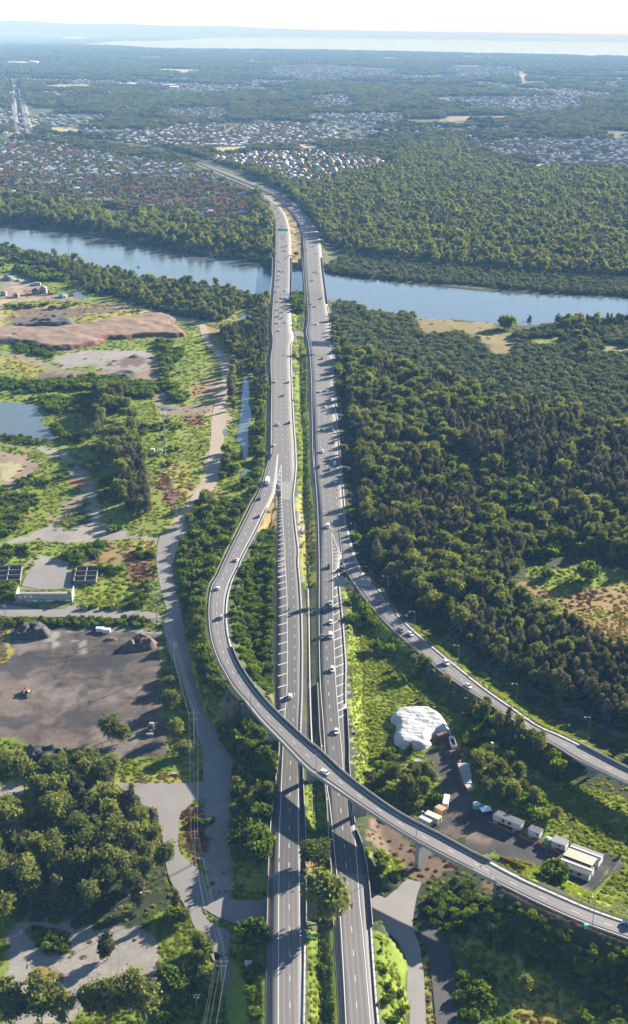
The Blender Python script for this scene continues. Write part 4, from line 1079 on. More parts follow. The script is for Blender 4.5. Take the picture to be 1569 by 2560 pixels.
def model(kind, seed, detail):
    """(crown mesh, trunk mesh, joined mesh) of one plant of about natural size"""
    g = np.random.default_rng(seed)
    hi = detail == 'hi'
    if kind == 'gum':
        H, R = 15.0, 5.6; lobes = gum_lobes(g, H, R, 12 if hi else 6)
        V = crown_verts(g, lobes, 22 if hi else 13, 7 if hi else 4, 0.70 if hi else 1.2, 1.6)
        tr = gum_trunk(g, H, lobes); lm = mat_gum; heart = .48
    elif kind == 'oak':
        H, R = 12.5, 3.0; lobes = cone_lobes(g, H, R, 6 if hi else 4)
        for i in range(2): lobes.append(((g.normal() * 1.2, g.normal() * 1.2, H * (.4 + .2 * g.random())), (1.5, 1.5, 2.6)))
        V = crown_verts(g, lobes, 26 if hi else 12, 6 if hi else 4, 0.50 if hi else 0.85, 0.7, 0.2, 2.6, -1.2)
        tr = MB(); tr.tube((0, 0, -1), (0, 0, H * .85), .2, .05, 5, False); lm = mat_oak; heart = .5
    elif kind == 'mang':
        H, R = 5.6, 4.0; lobes = dome_lobes(g, H, R, 6 if hi else 4)
        V = crown_verts(g, lobes, 28 if hi else 14, 6 if hi else 4, 0.58 if hi else 0.95, 0.6, 0.7, 1.3)
        tr = MB(); tr.tube((0, 0, -1), (0, 0, H * .6), .22, .1, 5, False)
        for i in range(3): tr.tube((0, 0, .4), (1.6 * math.cos(i * 2.1), 1.6 * math.sin(i * 2.1), H * .5), .13, .05, 4, False)
        lm = mat_mang; heart = .72
    elif kind == 'shrub':
        H, R = 2.6, 2.2; lobes = dome_lobes(g, H, R, 5)
        V = crown_verts(g, lobes, 20 if hi else 10, 5 if hi else 4, 0.42 if hi else 0.7, 0.4, 0.6, 1.4)
        tr = MB(); tr.tube((0, 0, -.5), (0, 0, 1.2), .1, .05, 4, False); lm = mat_shrub; heart = .75
    elif kind in ('weed', 'dry', 'rust'):
        H, R = 0.9, 1.5
        n = 90 if hi else 46
        a = g.random(n) * 6.283; q = R * np.sqrt(g.random(n)); z = H * (1 - (q / R) ** 2) * (.25 + .75 * g.random(n))
        cen = np.stack([q * np.cos(a), q * np.sin(a), z], 1); nn = rand_dirs(n, g, 0.25)
        V = cards(cen, nn, 0.34 if hi else 0.5, g, 2.0, -0.5)
        lobes = [((0, 0, .05), (R * .8, R * .8, H * .55))]; tr = None; lm = {'weed': mat_weed, 'dry': mat_dry, 'rust': mat_rust}[kind]; heart = .5
    elif kind == 'far':     # a knot of crowns for the woods kilometres away
        lobes = [((g.normal() * 7, g.normal() * 7, 5 + 4 * g.random()), (4.5 + 2 * g.random(), 4.5 + 2 * g.random(), 4 + 2 * g.random())) for _ in range(6)]
        V = crown_verts(g, lobes, 14, 2, 2.6, 1.4, .6, 1.3); tr = None; lm = mat_far; heart = .85
    joined = plant_mesh(kind + '_plant', V, lobes, lm, heart, tr)
    crown = plant_mesh('crown', V, lobes, lm, heart) if (hi or kind == 'mang') and tr is not None else None
    trunk = tr.mesh('trunk', mat_bark) if (hi or kind == 'mang') and tr is not None else None
    return crown, trunk, joined
KN = {'gum': 'eucalyptus_tree', 'oak': 'she_oak_tree', 'mang': 'mangrove_tree', 'shrub': 'shrub'}
MODELS = {}
for kd, nv in (('gum', 7), ('oak', 6), ('mang', 4), ('shrub', 4)):
    for dt in ('hi', 'lo'):
        MODELS[kd, dt] = [model(kd, 100 + 13 * i + len(kd) + (50 if dt == 'lo' else 0), dt) for i in range(nv)]
for kd in ('weed', 'dry', 'rust'): MODELS[kd, 'hi'] = [model(kd, 300 + i, 'hi') for i in range(3)]; MODELS[kd, 'lo'] = [model(kd, 320 + i, 'lo') for i in range(2)]
MODELS['far', 'lo'] = [model('far', 400 + i, 'lo') for i in range(4)]

# ------------------------------------------------------------------ stuff: many plants on the points of one object
def scatter(name, models, X, Y, Z, S, rot=None, squat=(0.78, 0.5), **props):
    coll = bpy.data.collections.new(name + '_models')
    for i, me in enumerate(models):
        coll.objects.link(bpy.data.objects.new('%s_model_%d' % (name, i), me))
    me = bpy.data.meshes.new(name)
    n = len(X)
    me.vertices.add(n); me.vertices.foreach_set('co', np.stack([X, Y, Z], 1).astype(np.float32).ravel())
    def fa(nm, a, t='FLOAT'):
        at = me.attributes.new(nm, t, 'POINT'); at.data.foreach_set('value', a)
    S = np.asarray(S, float)
    fa('size', S.astype(np.float32)); fa('turn', (rng.random(n) * 6.283 if rot is None else rot).astype(np.float32)); fa('pick', rng.integers(0, len(models), n).astype(np.int32), 'INT')
    fa('tall', (S * (squat[0] + squat[1] * rng.random(n))).astype(np.float32))
    o = link(name, me, None, None, **props)
    ng = bpy.data.node_groups.new(name, 'GeometryNodeTree')
    ng.interface.new_socket('Geometry', in_out='INPUT', socket_type='NodeSocketGeometry'); ng.interface.new_socket('Geometry', in_out='OUTPUT', socket_type='NodeSocketGeometry')
    N = ng.nodes.new; Lk = ng.links.new
    gi, go = N('NodeGroupInput'), N('NodeGroupOutput')
    m2p = N('GeometryNodeMeshToPoints'); iop = N('GeometryNodeInstanceOnPoints'); ci = N('GeometryNodeCollectionInfo')
    ci.inputs['Collection'].default_value = coll; ci.inputs['Separate Children'].default_value = True; ci.inputs['Reset Children'].default_value = True
    def na(nm, t):
        a = N('GeometryNodeInputNamedAttribute'); a.data_type = t; a.inputs['Name'].default_value = nm; return a.outputs['Attribute']
    cv = N('ShaderNodeCombineXYZ'); Lk(na('turn', 'FLOAT'), cv.inputs['Z'])
    cs = N('ShaderNodeCombineXYZ'); s_ = na('size', 'FLOAT'); Lk(s_, cs.inputs['X']); Lk(s_, cs.inputs['Y']); Lk(na('tall', 'FLOAT'), cs.inputs['Z'])
    Lk(gi.outputs[0], m2p.inputs['Mesh']); Lk(m2p.outputs[0], iop.inputs['Points']); Lk(ci.outputs[0], iop.inputs['Instance'])
    iop.inputs['Pick Instance'].default_value = True; Lk(na('pick', 'INT'), iop.inputs['Instance Index'])
    e2r = N('FunctionNodeEulerToRotation'); Lk(cv.outputs[0], e2r.inputs[0]); Lk(e2r.outputs[0], iop.inputs['Rotation']); Lk(cs.outputs[0], iop.inputs['Scale'])
    Lk(iop.outputs[0], go.inputs[0])
    md = o.modifiers.new('plants', 'NODES'); md.node_group = ng
    return o

# ------------------------------------------------------------------ where roads and hard ground are
def road_mask(X, Y, margin=1.5, skip_span=True):
    bad = np.zeros(X.shape, bool)
    for r in roads.values():
        M, hw = (r.M[~r.span], r.hw[~r.span]) if skip_span else (r.M, r.hw)
        lo = M.min(0) - 40; hi = M.max(0) + 40
        idx = np.nonzero((X > lo[0]) & (X < hi[0]) & (Y > lo[1]) & (Y < hi[1]))[0]
        for ch in np.array_split(idx, max(1, len(idx) // 20000)):
            if len(ch):
                d2 = (X[ch][:, None] - M[None, :, 0]) ** 2 + (Y[ch][:, None] - M[None, :, 1]) ** 2
                j = d2.argmin(1); bad[ch] |= np.sqrt(d2[np.arange(len(ch)), j]) < hw[j] + margin
    return bad
PAVED = HARD + [[(v.co.x, v.co.y) for v in o.data.vertices] for o in C.objects if o.name.split('.')[0] in ('access_road', 'access_lane', 'underpass_road', 'new_bitumen_path', 'concrete_apron', 'concrete_slab', 'pond', 'creek', 'puddle') and len(o.data.polygons) and (o.name.split('.')[0] != 'access_road' or len(o.data.vertices) != 180)]
def hard_mask(X, Y):
    bad = np.zeros(X.shape, bool)
    for p in PAVED: bad |= inpoly(X, Y, p)
    return bad
def points(poly, spacing, jit=0.45, margin=2.0, yscale=1.0, wp=None):
    a = np.array(wpoly(poly, 0.0) + wpoly(poly, 12.0)); lo = a.min(0); hi = a.max(0)
    xs = np.arange(lo[0], hi[0], spacing); ys = np.arange(lo[1], hi[1], spacing * yscale)
    X, Y = np.meshgrid(xs, ys); X[1::2] += spacing / 2
    X = X.ravel() + rng.normal(size=X.size) * spacing * jit; Y = Y.ravel() + rng.normal(size=Y.size) * spacing * jit
    m = (Y > 100) & (np.abs(X) < 0.36 * Y + 40); X, Y = X[m], Y[m]
    m = inpoly(*to_px(X, Y, ground_z(X, Y)), poly); X, Y = X[m], Y[m]
    # only what a camera here or a step aside could see
    m = np.abs(X) < 0.36 * Y + 40; X, Y = X[m], Y[m]
    m = ~(road_mask(X, Y, margin) | hard_mask(X, Y))
    return X[m], Y[m]
PL = {k: [] for k in ('gum', 'oak', 'mang', 'shrub')}     # each: arrays x, y, size, zone name
def grow(poly, spacing, mix_, where, jit=0.45, margin=2.5, thin=None, holes=()):
    """mix_: list of (kind, weight, size lo, size hi)"""
    X, Y = points(poly, spacing, jit, margin)
    if thin is not None: m = vnoise(X, Y, thin[0], 31) > thin[1]; X, Y = X[m], Y[m]
    for h in holes: m = ~inpoly(*to_px(X, Y, ground_z(X, Y)), h); X, Y = X[m], Y[m]
    w = np.cumsum([q[1] for q in mix_]); w = w / w[-1]
    u = 0.65 * vnoise(X, Y, 26.0, 41) + 0.35 * rng.random(len(X)); u = np.argsort(np.argsort(u)) / max(1, len(u))
    k = np.searchsorted(w, u)
    for i, (kd, _, a, b) in enumerate(mix_):
        s = k == i
        if s.any(): PL[kd].append((X[s], Y[s], a + (b - a) * rng.random(s.sum()) ** 1.3, where))
def put(kind, px, py, size, label, tall=1.0, variant=0, mat=None):
    """one plant of its own with its own label"""
    x, y, z = PG(px, py)
    cr, tr, _ = MODELS[kind, 'hi'][variant % len(MODELS[kind, 'hi'])]
    t = thing(KN[kind], label, 'shrub' if kind == 'shrub' else 'tree', (x, y, z), rng.random() * 6.28)
    t.scale = (size, size, size * tall)
    link('crown', cr, t); link('trunk', tr, t)
    return t
# ------------------------------------------------------------------ plants: where they stand
FOREST_R = cG((1045, 1000), (1095, 1150)) + cI((0, 520), (200, 620), (480, 660), (620, 790), (850, 790), (1250, 890), (1380, 940), (1510, 970), (1800, 1000)) + \
    cL((1800, 480), (1510, 420), (1330, 400), (1170, 420), (1100, 480), (900, 480), (740, 520), (830, 620), (1000, 720), (1140, 830), (1290, 900), (1480, 1010), (1800, 1060), (1800, 1560), (1500, 1440), (1000, 1230), (760, 1100), (560, 980), (440, 860), (370, 760), (200, 720), (60, 640), (0, 590)) + \
    cN((1400, 200), (1290, 60)) + cK((1340, 1200), (1310, 1050), (1270, 800), (1250, 600), (1225, 300), (1205, 0)) + cG((1050, 1400), (1030, 1150))
HOLES = [cI((320, 1090), (500, 1090), (560, 1180), (560, 1320), (420, 1230)), cI((620, 1290), (800, 1280), (740, 1370), (640, 1360)), cL((700, 90), (900, 90), (860, 190), (720, 180)), cL((620, 1010), (760, 1090), (1000, 1210), (1000, 1240), (740, 1120)),
         cL((840, 380), (1400, 330), (1400, 500), (850, 500))]
SHEOAK = cI((480, 1060), (600, 900), (860, 830), (1100, 900), (1510, 990), (1900, 1010), (1900, 1500), (1300, 1400), (1020, 1250), (600, 1260))
SHEOAK2 = cL((490, 800), (640, 800), (900, 760), (1030, 740), (1140, 830), (1290, 900), (1480, 1010), (1800, 1060), (1800, 1540), (1500, 1420), (1000, 1210), (760, 1080), (560, 960))
SHEOAK3 = cL((0, 0), (500, 0), (860, 300), (840, 480), (720, 540), (600, 640), (300, 640), (100, 560))
grow(FOREST_R, 6.2, [('gum', .60, .38, .88), ('shrub', .22, 1.4, 2.8), ('oak', .18, .7, 1.05)], 'belt', holes=HOLES + [SHEOAK, SHEOAK2, SHEOAK3], margin=11)
grow(SHEOAK, 5.6, [('oak', .74, .75, 1.3), ('gum', .14, .5, .95), ('shrub', .12, 1.6, 3.0)], 'oakwood', holes=HOLES)
grow(SHEOAK2, 4.2, [('oak', .55, .6, 1.0), ('gum', .33, .38, .62), ('shrub', .12, 1.2, 2.2)], 'oakwood_low', holes=HOLES)
grow(SHEOAK3, 4.8, [('oak', .48, .7, 1.1), ('gum', .42, .5, .85), ('shrub', .1, 1.4, 2.4)], 'oakwood_mid', holes=HOLES)
grow(cI((600, 1290), (800, 1280), (1000, 1270), (1030, 1320), (1000, 1420), (900, 1510), (700, 1500), (640, 1400)), 5.5, [('shrub', .8, 2.0, 3.2), ('gum', .2, .4, .6)], 'belt')
MANG = cG((1005, 830), (1040, 780), (1180, 775), (1245, 845)) + cI((0, 225), (140, 215), (200, 330), (230, 360), (440, 335), (560, 380), (640, 480), (770, 490), (830, 440), (780, 350), (1000, 300), (1100, 260), (1510, 250), (1900, 250), (1900, 1000), (1510, 960), (1380, 930), (1250, 880), (1000, 800), (850, 780), (620, 780), (480, 650), (200, 610), (0, 510)) + cG((1090, 1140), (1040, 990), (1000, 900))
MH = [cI((830, 375), (1100, 350), (1130, 410), (1000, 430), (850, 410)), cI((1330, 390), (1510, 420), (1560, 440), (1510, 470), (1350, 470))]
grow(MANG, 4.6, [('mang', 1.0, .55, 1.2)], 'mangrove', holes=MH, margin=3)
grow(cI((1040, 215), (1300, 215), (1510, 240), (1510, 300), (1330, 300), (1290, 420), (1240, 560), (1180, 560), (1230, 420), (1060, 290)), 9, [('oak', .5, .7, 1.0), ('gum', .5, .5, .8)], 'mangrove_edge')
# the gaps between forest and hard shoulder
grow(cG((1000, 900), (1030, 900), (1060, 1300), (1045, 1510), (1030, 1510), (1010, 1200)), 5, [('shrub', .7, 1.0, 2.2), ('gum', .3, .3, .5)], 'verge', thin=(18, .4))
grow(cK((1200, 300), (1230, 300), (1260, 700), (1300, 1100), (1350, 1300), (1320, 1300), (1270, 1050), (1235, 700)), 6, [('shrub', .7, 1.0, 2.2), ('gum', .3, .3, .5)], 'verge', thin=(18, .45))
# trees beside the exit road and around the site
grow(cO((470, -20), (700, 160), (770, 200), (900, 290), (1060, 390), (1200, 475), (1210, 560), (1080, 560), (1000, 470), (850, 440), (820, 330), (690, 300), (600, 210), (480, 100), (420, 0)) + cL((330, 1100), (180, 960)), 5.0, [('gum', .55, .30, .54), ('oak', .2, .42, .62), ('shrub', .25, 1.2, 2)], 'exit_trees', thin=(16, .25))
grow(cL((150, 960), (280, 1040), (330, 1120), (430, 1190), (440, 1300), (330, 1290), (200, 1230), (130, 1120)), 5.2, [('gum', .6, .26, .42), ('shrub', .4, 1., 2.)], 'exit_trees', thin=(14, .35))
grow(cO((600, 480), (780, 455), (890, 560), (980, 690), (1115, 840), (1040, 880), (950, 800), (850, 750), (720, 740), (620, 640)), 5.6, [('gum', .75, .42, .62), ('shrub', .25, 1.6, 2.4)], 'site_trees')
grow(cO((110, 600), (250, 545), (360, 565), (430, 670), (400, 720), (320, 750), (180, 730)), 4.6, [('gum', .8, .42, .6), ('shrub', .2, 1.4, 2.2)], 'site_trees')
grow(cO((130, 300), (210, 400), (290, 440), (270, 500), (140, 560), (60, 620), (0, 640), (60, 500), (130, 420)), 4.6, [('shrub', .8, .9, 1.8), ('oak', .2, .45, .7)], 'site_scrub', thin=(12, .35))
grow(cO((480, 200), (600, 230), (700, 310), (820, 350), (860, 460), (780, 450), (600, 460), (540, 380)), 4.5, [('shrub', 1, .7, 1.4)], 'site_scrub', thin=(14, .58))
grow(cN((1120, 290), (1240, 260), (1400, 420), (1500, 540), (1560, 640), (1480, 640), (1330, 640), (1190, 590), (1140, 480)), 4.8, [('shrub', .85, 1.0, 2.0), ('mang', .15, .5, .8)], 'nose_scrub', thin=(13, .4))
# the dark bank under the ramp
grow(cS((230, 500), (430, 350), (560, 390), (760, 500), (1000, 620), (1240, 720), (1510, 820), (1600, 900), (1560, 1100), (1200, 1060), (960, 940), (700, 800), (450, 700), (250, 630)), 3.0, [('shrub', 1, .5, 1.05)], 'ramp_bank')
grow(cS((1200, 1130), (1510, 1080), (1510, 1300), (1200, 1300)), 5, [('shrub', 1, .9, 1.6)], 'ramp_bank')
grow(cS((430, 960), (640, 940), (700, 1100), (620, 1258), (450, 1258)), 3.6, [('shrub', 1, .6, 1.3)], 'low_scrub', thin=(10, .35))
grow(cS((-200, 700), (0, 740), (100, 820), (110, 1258), (-150, 1258)), 3.4, [('shrub', 1, .5, 1.1)], 'low_scrub', thin=(9, .45))
grow(cS((-90, 170), (60, 210), (60, 290), (-30, 330)), 3.6, [('shrub', 1, .6, 1.1)], 'low_scrub', thin=(9, .3))
grow(cR((1290, 880), (1500, 720), (1520, 800), (1400, 880), (1320, 890)), 3.4, [('shrub', 1, .7, 1.4)], 'low_scrub')
# left: creek lines
CREEK = [cK((415, -30), (570, -30), (562, 620), (550, 740), (430, 800), (405, 450)), cG((295, 1300), (400, 1300), (415, 1530), (285, 1530)), cG((270, 860), (400, 860), (400, 910), (270, 910))]
grow(cG((150, 985), (300, 1000), (340, 1080), (330, 1200), (312, 1350), (300, 1510), (215, 1510), (240, 1350), (250, 1200), (175, 1060)), 5.4, [('oak', .55, .6, .95), ('gum', .35, .4, .65), ('shrub', .1, 1.2, 2)], 'creek_trees', holes=CREEK)
grow(cK((375, 0), (468, 0), (462, 230), (440, 280), (380, 200), (370, 120)), 5.4, [('gum', .5, .4, .6), ('oak', .3, .5, .8), ('shrub', .2, 1.2, 2)], 'creek_trees', holes=CREEK)
grow(cK((330, 530), (440, 530), (430, 640), (400, 750), (315, 750)), 5, [('gum', .3, .4, .55), ('shrub', .7, 1.4, 2.6)], 'creek_trees', holes=CREEK)
grow(cK((130, 900), (250, 870), (260, 1000), (170, 1100), (60, 1110), (90, 1020)), 5, [('gum', .4, .45, .65), ('shrub', .6, 1.2, 2.4)], 'creek_trees', holes=CREEK)
grow(cG((400, 830), (520, 800), (512, 1000), (535, 1100), (500, 1200), (498, 1510), (380, 1510), (375, 1300), (350, 1150), (330, 960)), 5.6, [('oak', .4, .6, .9), ('gum', .35, .35, .6), ('shrub', .25, 1.2, 2.4)], 'creek_trees', thin=(20, .2), holes=CREEK)
grow(cK((525, 0), (650, 0), (640, 600), (605, 770), (540, 720), (515, 600), (525, 300)), 4.8, [('shrub', .65, 1.0, 2.2), ('gum', .25, .3, .5), ('oak', .1, .5, .7)], 'creek_trees', thin=(14, .25), holes=CREEK)
grow(cE((0, 30), (150, 60), (430, 130), (620, 170), (760, 200), (960, 240), (1040, 260), (1240, 270), (1510, 300), (1560, 330)) + cG((430, 700), (535, 740), (525, 800), (300, 830), (200, 900), (60, 930), (0, 900)) + cE((1350, 520), (1200, 480), (1000, 440), (720, 350), (560, 340), (480, 250), (300, 170), (0, 90)), 6.0, [('mang', .55, .6, 1.1), ('gum', .3, .4, .8), ('shrub', .15, 1.5, 2.5)], 'river_wood')
grow(cE((-60, 70), (300, 170), (480, 250), (420, 300), (260, 280), (100, 200), (-60, 180)), 6, [('shrub', 1, 1.2, 2.6)], 'paddock_scrub', thin=(22, .62))
grow(cE((640, 965), (780, 955), (830, 1258), (590, 1258), (640, 1100)) + cJ((640, 0), (920, 0), (960, 200), (1000, 420), (1060, 560), (1040, 680), (890, 690), (830, 560), (800, 320), (700, 280)), 6.0, [('gum', .6, .6, .85), ('oak', .4, .8, 1.05)], 'tree_row')
grow(cE((0, 890), (200, 895), (640, 865), (980, 900), (1000, 990), (860, 1000), (600, 940), (300, 955), (0, 935)), 3.6, [('shrub', 1, .9, 1.9)], 'hedge_bank')
grow(cE((990, 640), (1130, 610), (1150, 740), (1050, 860), (1190, 990), (1160, 1040), (1040, 980), (1010, 860)), 4.4, [('shrub', 1, 1.0, 2.0)], 'hedge_bank', thin=(12, .42))
grow(cE((240, 1000), (400, 980), (600, 970), (640, 1100), (560, 1258), (360, 1258), (345, 1200), (270, 1100)), 4.6, [('shrub', 1, .9, 2.0)], 'pond_scrub', thin=(14, .6))
grow(cE((0, 940), (240, 960), (240, 1010), (0, 1010)), 4.6, [('shrub', 1, .8, 1.4)], 'pond_scrub', thin=(12, .62))
grow(cJ((0, 92), (320, 130), (330, 165), (160, 170), (0, 130)), 4, [('shrub', 1, .6, 1.2)], 'pond_scrub')
grow(cE((80, 620), (340, 690), (330, 740), (120, 710)), 4.5, [('shrub', 1, .8, 1.5)], 'paddock_scrub')
grow(cE((30, 420), (560, 395), (560, 410), (300, 450), (40, 470)), 6, [('shrub', 1, .9, 1.8)], 'paddock_scrub', thin=(16, .6))
grow(cJ((0, 470), (420, 300), (520, 320), (400, 480), (250, 620), (0, 700)), 4.2, [('shrub', 1, .6, 1.3)], 'paddock_scrub', thin=(13, .66))
grow(cJ((0, 620), (200, 600), (60, 820), (0, 800)), 3.4, [('shrub', 1, .8, 1.5)], 'paddock_scrub')
grow(cJ((520, 130), (680, 200), (800, 340), (820, 560), (880, 740), (760, 790), (700, 620), (650, 400), (560, 280)), 4.2, [('shrub', 1, .7, 1.6)], 'paddock_scrub', thin=(13, .55))
grow(cJ((920, 40), (1300, 0), (1440, 80), (1440, 160), (1330, 300), (1180, 320), (1060, 300), (980, 200)), 5, [('shrub', 1, .6, 1.3)], 'paddock_scrub', thin=(14, .72))
grow(cJ((0, 870), (200, 850), (430, 830), (300, 950), (160, 1000), (0, 980)), 3.6, [('shrub', 1, .7, 1.4)], 'bunker_scrub', thin=(12, .5))
grow(cJ((400, 950), (620, 850), (740, 840), (640, 980), (500, 1000)), 3.4, [('shrub', 1, .8, 1.6)], 'bunker_scrub')
grow(cJ((670, 1000), (880, 1010), (960, 900), (1060, 830), (1080, 1000), (1090, 1120), (980, 1290), (500, 1260), (510, 1140), (660, 1140)), 3.8, [('shrub', 1, .6, 1.5)], 'bunker_scrub', thin=(11, .6))
grow(cJ((0, 1130), (110, 1140), (115, 1240), (0, 1250)), 3.2, [('shrub', 1, .8, 1.4)], 'bunker_scrub')
grow(cJ((480, 1290), (900, 1270), (990, 1310), (500, 1320)), 3, [('shrub', 1, .5, .9)], 'yard_hedge')
grow(cM((0, 140), (1060, 130), (1000, 190), (0, 180)), 2.8, [('shrub', 1, .6, 1.05)], 'yard_hedge')
# left: around the ramp
grow(cK((505, 760), (600, 830), (540, 930), (430, 1130), (330, 1330), (240, 1510), (0, 1510), (0, 1250), (150, 1020), (280, 980), (350, 880)), 3.8, [('shrub', .9, .7, 1.8), ('gum', .1, .28, .42)], 'ramp_scrub', thin=(14, .28))
grow(cN((0, 20), (280, 20), (205, 140), (185, 270), (190, 400), (240, 660), (360, 880), (360, 930), (230, 950), (120, 800), (60, 500)), 3.4, [('shrub', .93, .7, 1.7), ('gum', .07, .28, .4)], 'ramp_scrub')
grow(cN((400, 50), (640, 0), (650, 700), (640, 960), (520, 870), (380, 640), (345, 450), (360, 200)) + [], 2.8, [('shrub', 1, .5, 1.25)], 'ramp_island')
grow(cK((590, 1150), (720, 1145), (715, 1510), (430, 1510), (520, 1280)), 3.3, [('shrub', 1, .7, 1.5)], 'ramp_island')
grow(cN((290, 1180), (500, 1090), (560, 1200), (640, 1290), (655, 1350), (640, 1510), (420, 1510), (400, 1440), (310, 1270)), 3.6, [('shrub', .85, 1.0, 2.2), ('gum', .15, .35, .5)], 'fly_scrub')
grow(cR((400, 0), (640, 0), (622, 250), (600, 500), (585, 740), (440, 730), (350, 640), (370, 350)), 3.8, [('shrub', .7, 1.3, 2.5), ('gum', .3, .36, .52)], 'fly_scrub')
# left foreground
grow(cM((120, 1340), (300, 1190), (440, 1170), (700, 1190), (830, 1300), (840, 1400), (960, 1420)) + cQ((1050, 120), (1090, 300), (1130, 560), (1000, 760), (700, 740), (400, 760), (60, 720), (-100, 700), (-100, 200), (120, 60)), 7.2, [('gum', .8, .62, 1.0), ('oak', .2, .8, 1.05)], 'gum_wood', holes=[cQ((360, 230), (520, 200), (520, 380), (380, 380))])
grow(cQ((990, 790), (1240, 730), (1320, 900), (1420, 1060), (1430, 1200), (1390, 1380), (1100, 1420), (1090, 1200), (1100, 950)), 4.6, [('shrub', .7, 1.0, 2.0), ('gum', .2, .35, .5), ('oak', .1, .5, .7)], 'lane_scrub', thin=(12, .3))
grow(cQ((1100, 1400), (1400, 1380), (1440, 1510), (1040, 1510)), 4, [('shrub', 1, .6, 1.3)], 'lane_scrub', thin=(12, .4))
grow(cM((-20, 1060), (200, 1130), (800, 1180), (760, 1220), (300, 1190), (0, 1220)), 4, [('shrub', 1, .8, 1.5)], 'yard_fringe', thin=(12, .3))
grow(cQ((180, 890), (460, 890), (480, 1050), (290, 1040)), 3.2, [('shrub', 1, .6, 1.1)], 'lot_scrub')
grow(cQ((1225, 60), (1450, 60), (1470, 400), (1400, 460), (1260, 380), (1230, 200)), 3.4, [('shrub', 1, .4, .8)], 'island_scrub', thin=(9, .66))
grow(cR((340, 1160), (420, 1150), (560, 1200), (570, 1400), (560, 1780), (500, 1780), (430, 1420)), 3.4, [('shrub', 1, .5, 1.2)], 'sign_scrub', thin=(10, .45))
# median
grow(cG((700, 690), (790, 690), (795, 760), (790, 850), (700, 850)), 4.5, [('shrub', .5, 1.2, 2.2), ('gum', .5, .32, .5)], 'median')
grow(cG((700, 1160), (730, 1160), (735, 1510), (705, 1510)) , 4.5, [('shrub', 1, .6, 1.2)], 'median', thin=(14, .62))
grow(cK((940, 60), (975, 200), (985, 420), (960, 450), (930, 300)), 4.2, [('shrub', 1, .5, 1.0)], 'median', thin=(14, .62))
grow(cR((850, 660), (1010, 640), (1010, 740), (850, 740)), 3, [('shrub', 1, .5, 1.0)], 'median')
grow(cR((880, 1260), (1000, 1200), (1020, 1300), (1050, 1780), (1000, 1780), (960, 1500)), 2.6, [('shrub', 1, .35, .7)], 'median', margin=3.5, thin=(7, .35))
# beyond the river
grow(cC((-200, 250), (0, 275), (250, 310), (440, 330), (520, 390), (720, 370), (900, 400), (1050, 430), (1190, 400), (1220, 290), (1280, 350), (1290, 400), (1275, 560), (1100, 545), (900, 525), (600, 465), (350, 425), (150, 385), (0, 388), (-200, 380)), 10.5, [('gum', .88, .7, 1.3), ('mang', .12, 1.0, 1.5)], 'far_bank')
grow(cC((850, 500), (1000, 500), (1280, 520), (1285, 575), (1000, 552), (800, 520)), 5.5, [('mang', 1, .6, 1.0)], 'far_bank')
grow(cD((80, 600), (200, 530), (450, 535), (900, 590), (1510, 620), (1800, 640), (1800, 760), (1510, 742), (1000, 704), (500, 664), (100, 634)), 5.2, [('mang', 1, .6, 1.05)], 'far_mangrove')
grow(cF((790, 590), (745, 520), (695, 470), (645, 440), (600, 415), (650, 420), (700, 445), (770, 450), (830, 422), (945, 402), (940, 380), (1000, 350), (1110, 342), (1130, 390), (1300, 412), (1510, 412), (1800, 425), (1800, 690), (1510, 672), (1200, 652), (900, 622)), 9.0, [('gum', .9, .5, 1.1), ('oak', .1, .9, 1.3)], 'far_forest')
grow(cC((1215, 240), (1270, 300), (1290, 380), (1285, 540), (1240, 540), (1200, 400), (1190, 300)), 7, [('gum', 1, .4, .7)], 'far_bank')
# ------------------------------------------------------------------ trees of their own, and the rest as woods
W3_ = lambda a, b: (960 + a / 7.55, 1700 + b / 7.55)
WHERE = {'belt': 'in the green forest belt beside the inbound carriageway', 'oakwood': 'in the brown wood inland of the mangroves', 'oakwood_low': 'in the brown wood between the exit road and the yellow clearing',
         'oakwood_mid': 'in the dark wood where the exit road leaves the motorway', 'mangrove': 'in the low grey green mangrove forest south of the river', 'mangrove_edge': 'on the river edge beside the sandy flat',
         'verge': 'on the narrow verge below the forest', 'exit_trees': 'in the strip between the exit road and the tarp heap', 'site_trees': 'in the clumps around the dark site yard', 'site_scrub': 'in the scrub beside the white tarp heap',
         'nose_scrub': 'on the nose between the inbound carriageway and the exit road', 'ramp_bank': 'on the shaded bank below the ramp', 'low_scrub': 'in the weedy hollow beside the underpass road', 'creek_trees': 'in the line along the creek and dirt track',
         'river_wood': 'in the wood on the river bank behind the red earth fill', 'paddock_scrub': 'on the grassy waste land by the pond and tracks', 'tree_row': 'in the tall row between the pond and the monopole', 'hedge_bank': 'in the dark hedge below the red earth fill',
         'pond_scrub': 'on the banks of the blue pond', 'bunker_scrub': 'around the graffiti wall and bunkers', 'yard_hedge': 'in the clipped strip behind the dark yard', 'ramp_scrub': 'on the slope between the access road and the ramp',
         'ramp_island': 'on the vine covered island inside the ramp curve', 'fly_scrub': 'in the thicket beside the outbound carriageway below the flyover', 'gum_wood': 'in the tall wood between the dark yard and the gravel lot', 'lane_scrub': 'along the access road opposite the power pole',
         'yard_fringe': 'on the near fringe of the dark yard', 'lot_scrub': 'in the shaded patch on the gravel lot', 'island_scrub': 'on the rust coloured island in the access road', 'sign_scrub': 'around the white hoarding', 'median': 'on the median between the carriageways',
         'far_bank': 'on the far river bank below the red roofs', 'far_mangrove': 'in the fringe along the far river bank', 'far_forest': 'in the big forest across the river'}
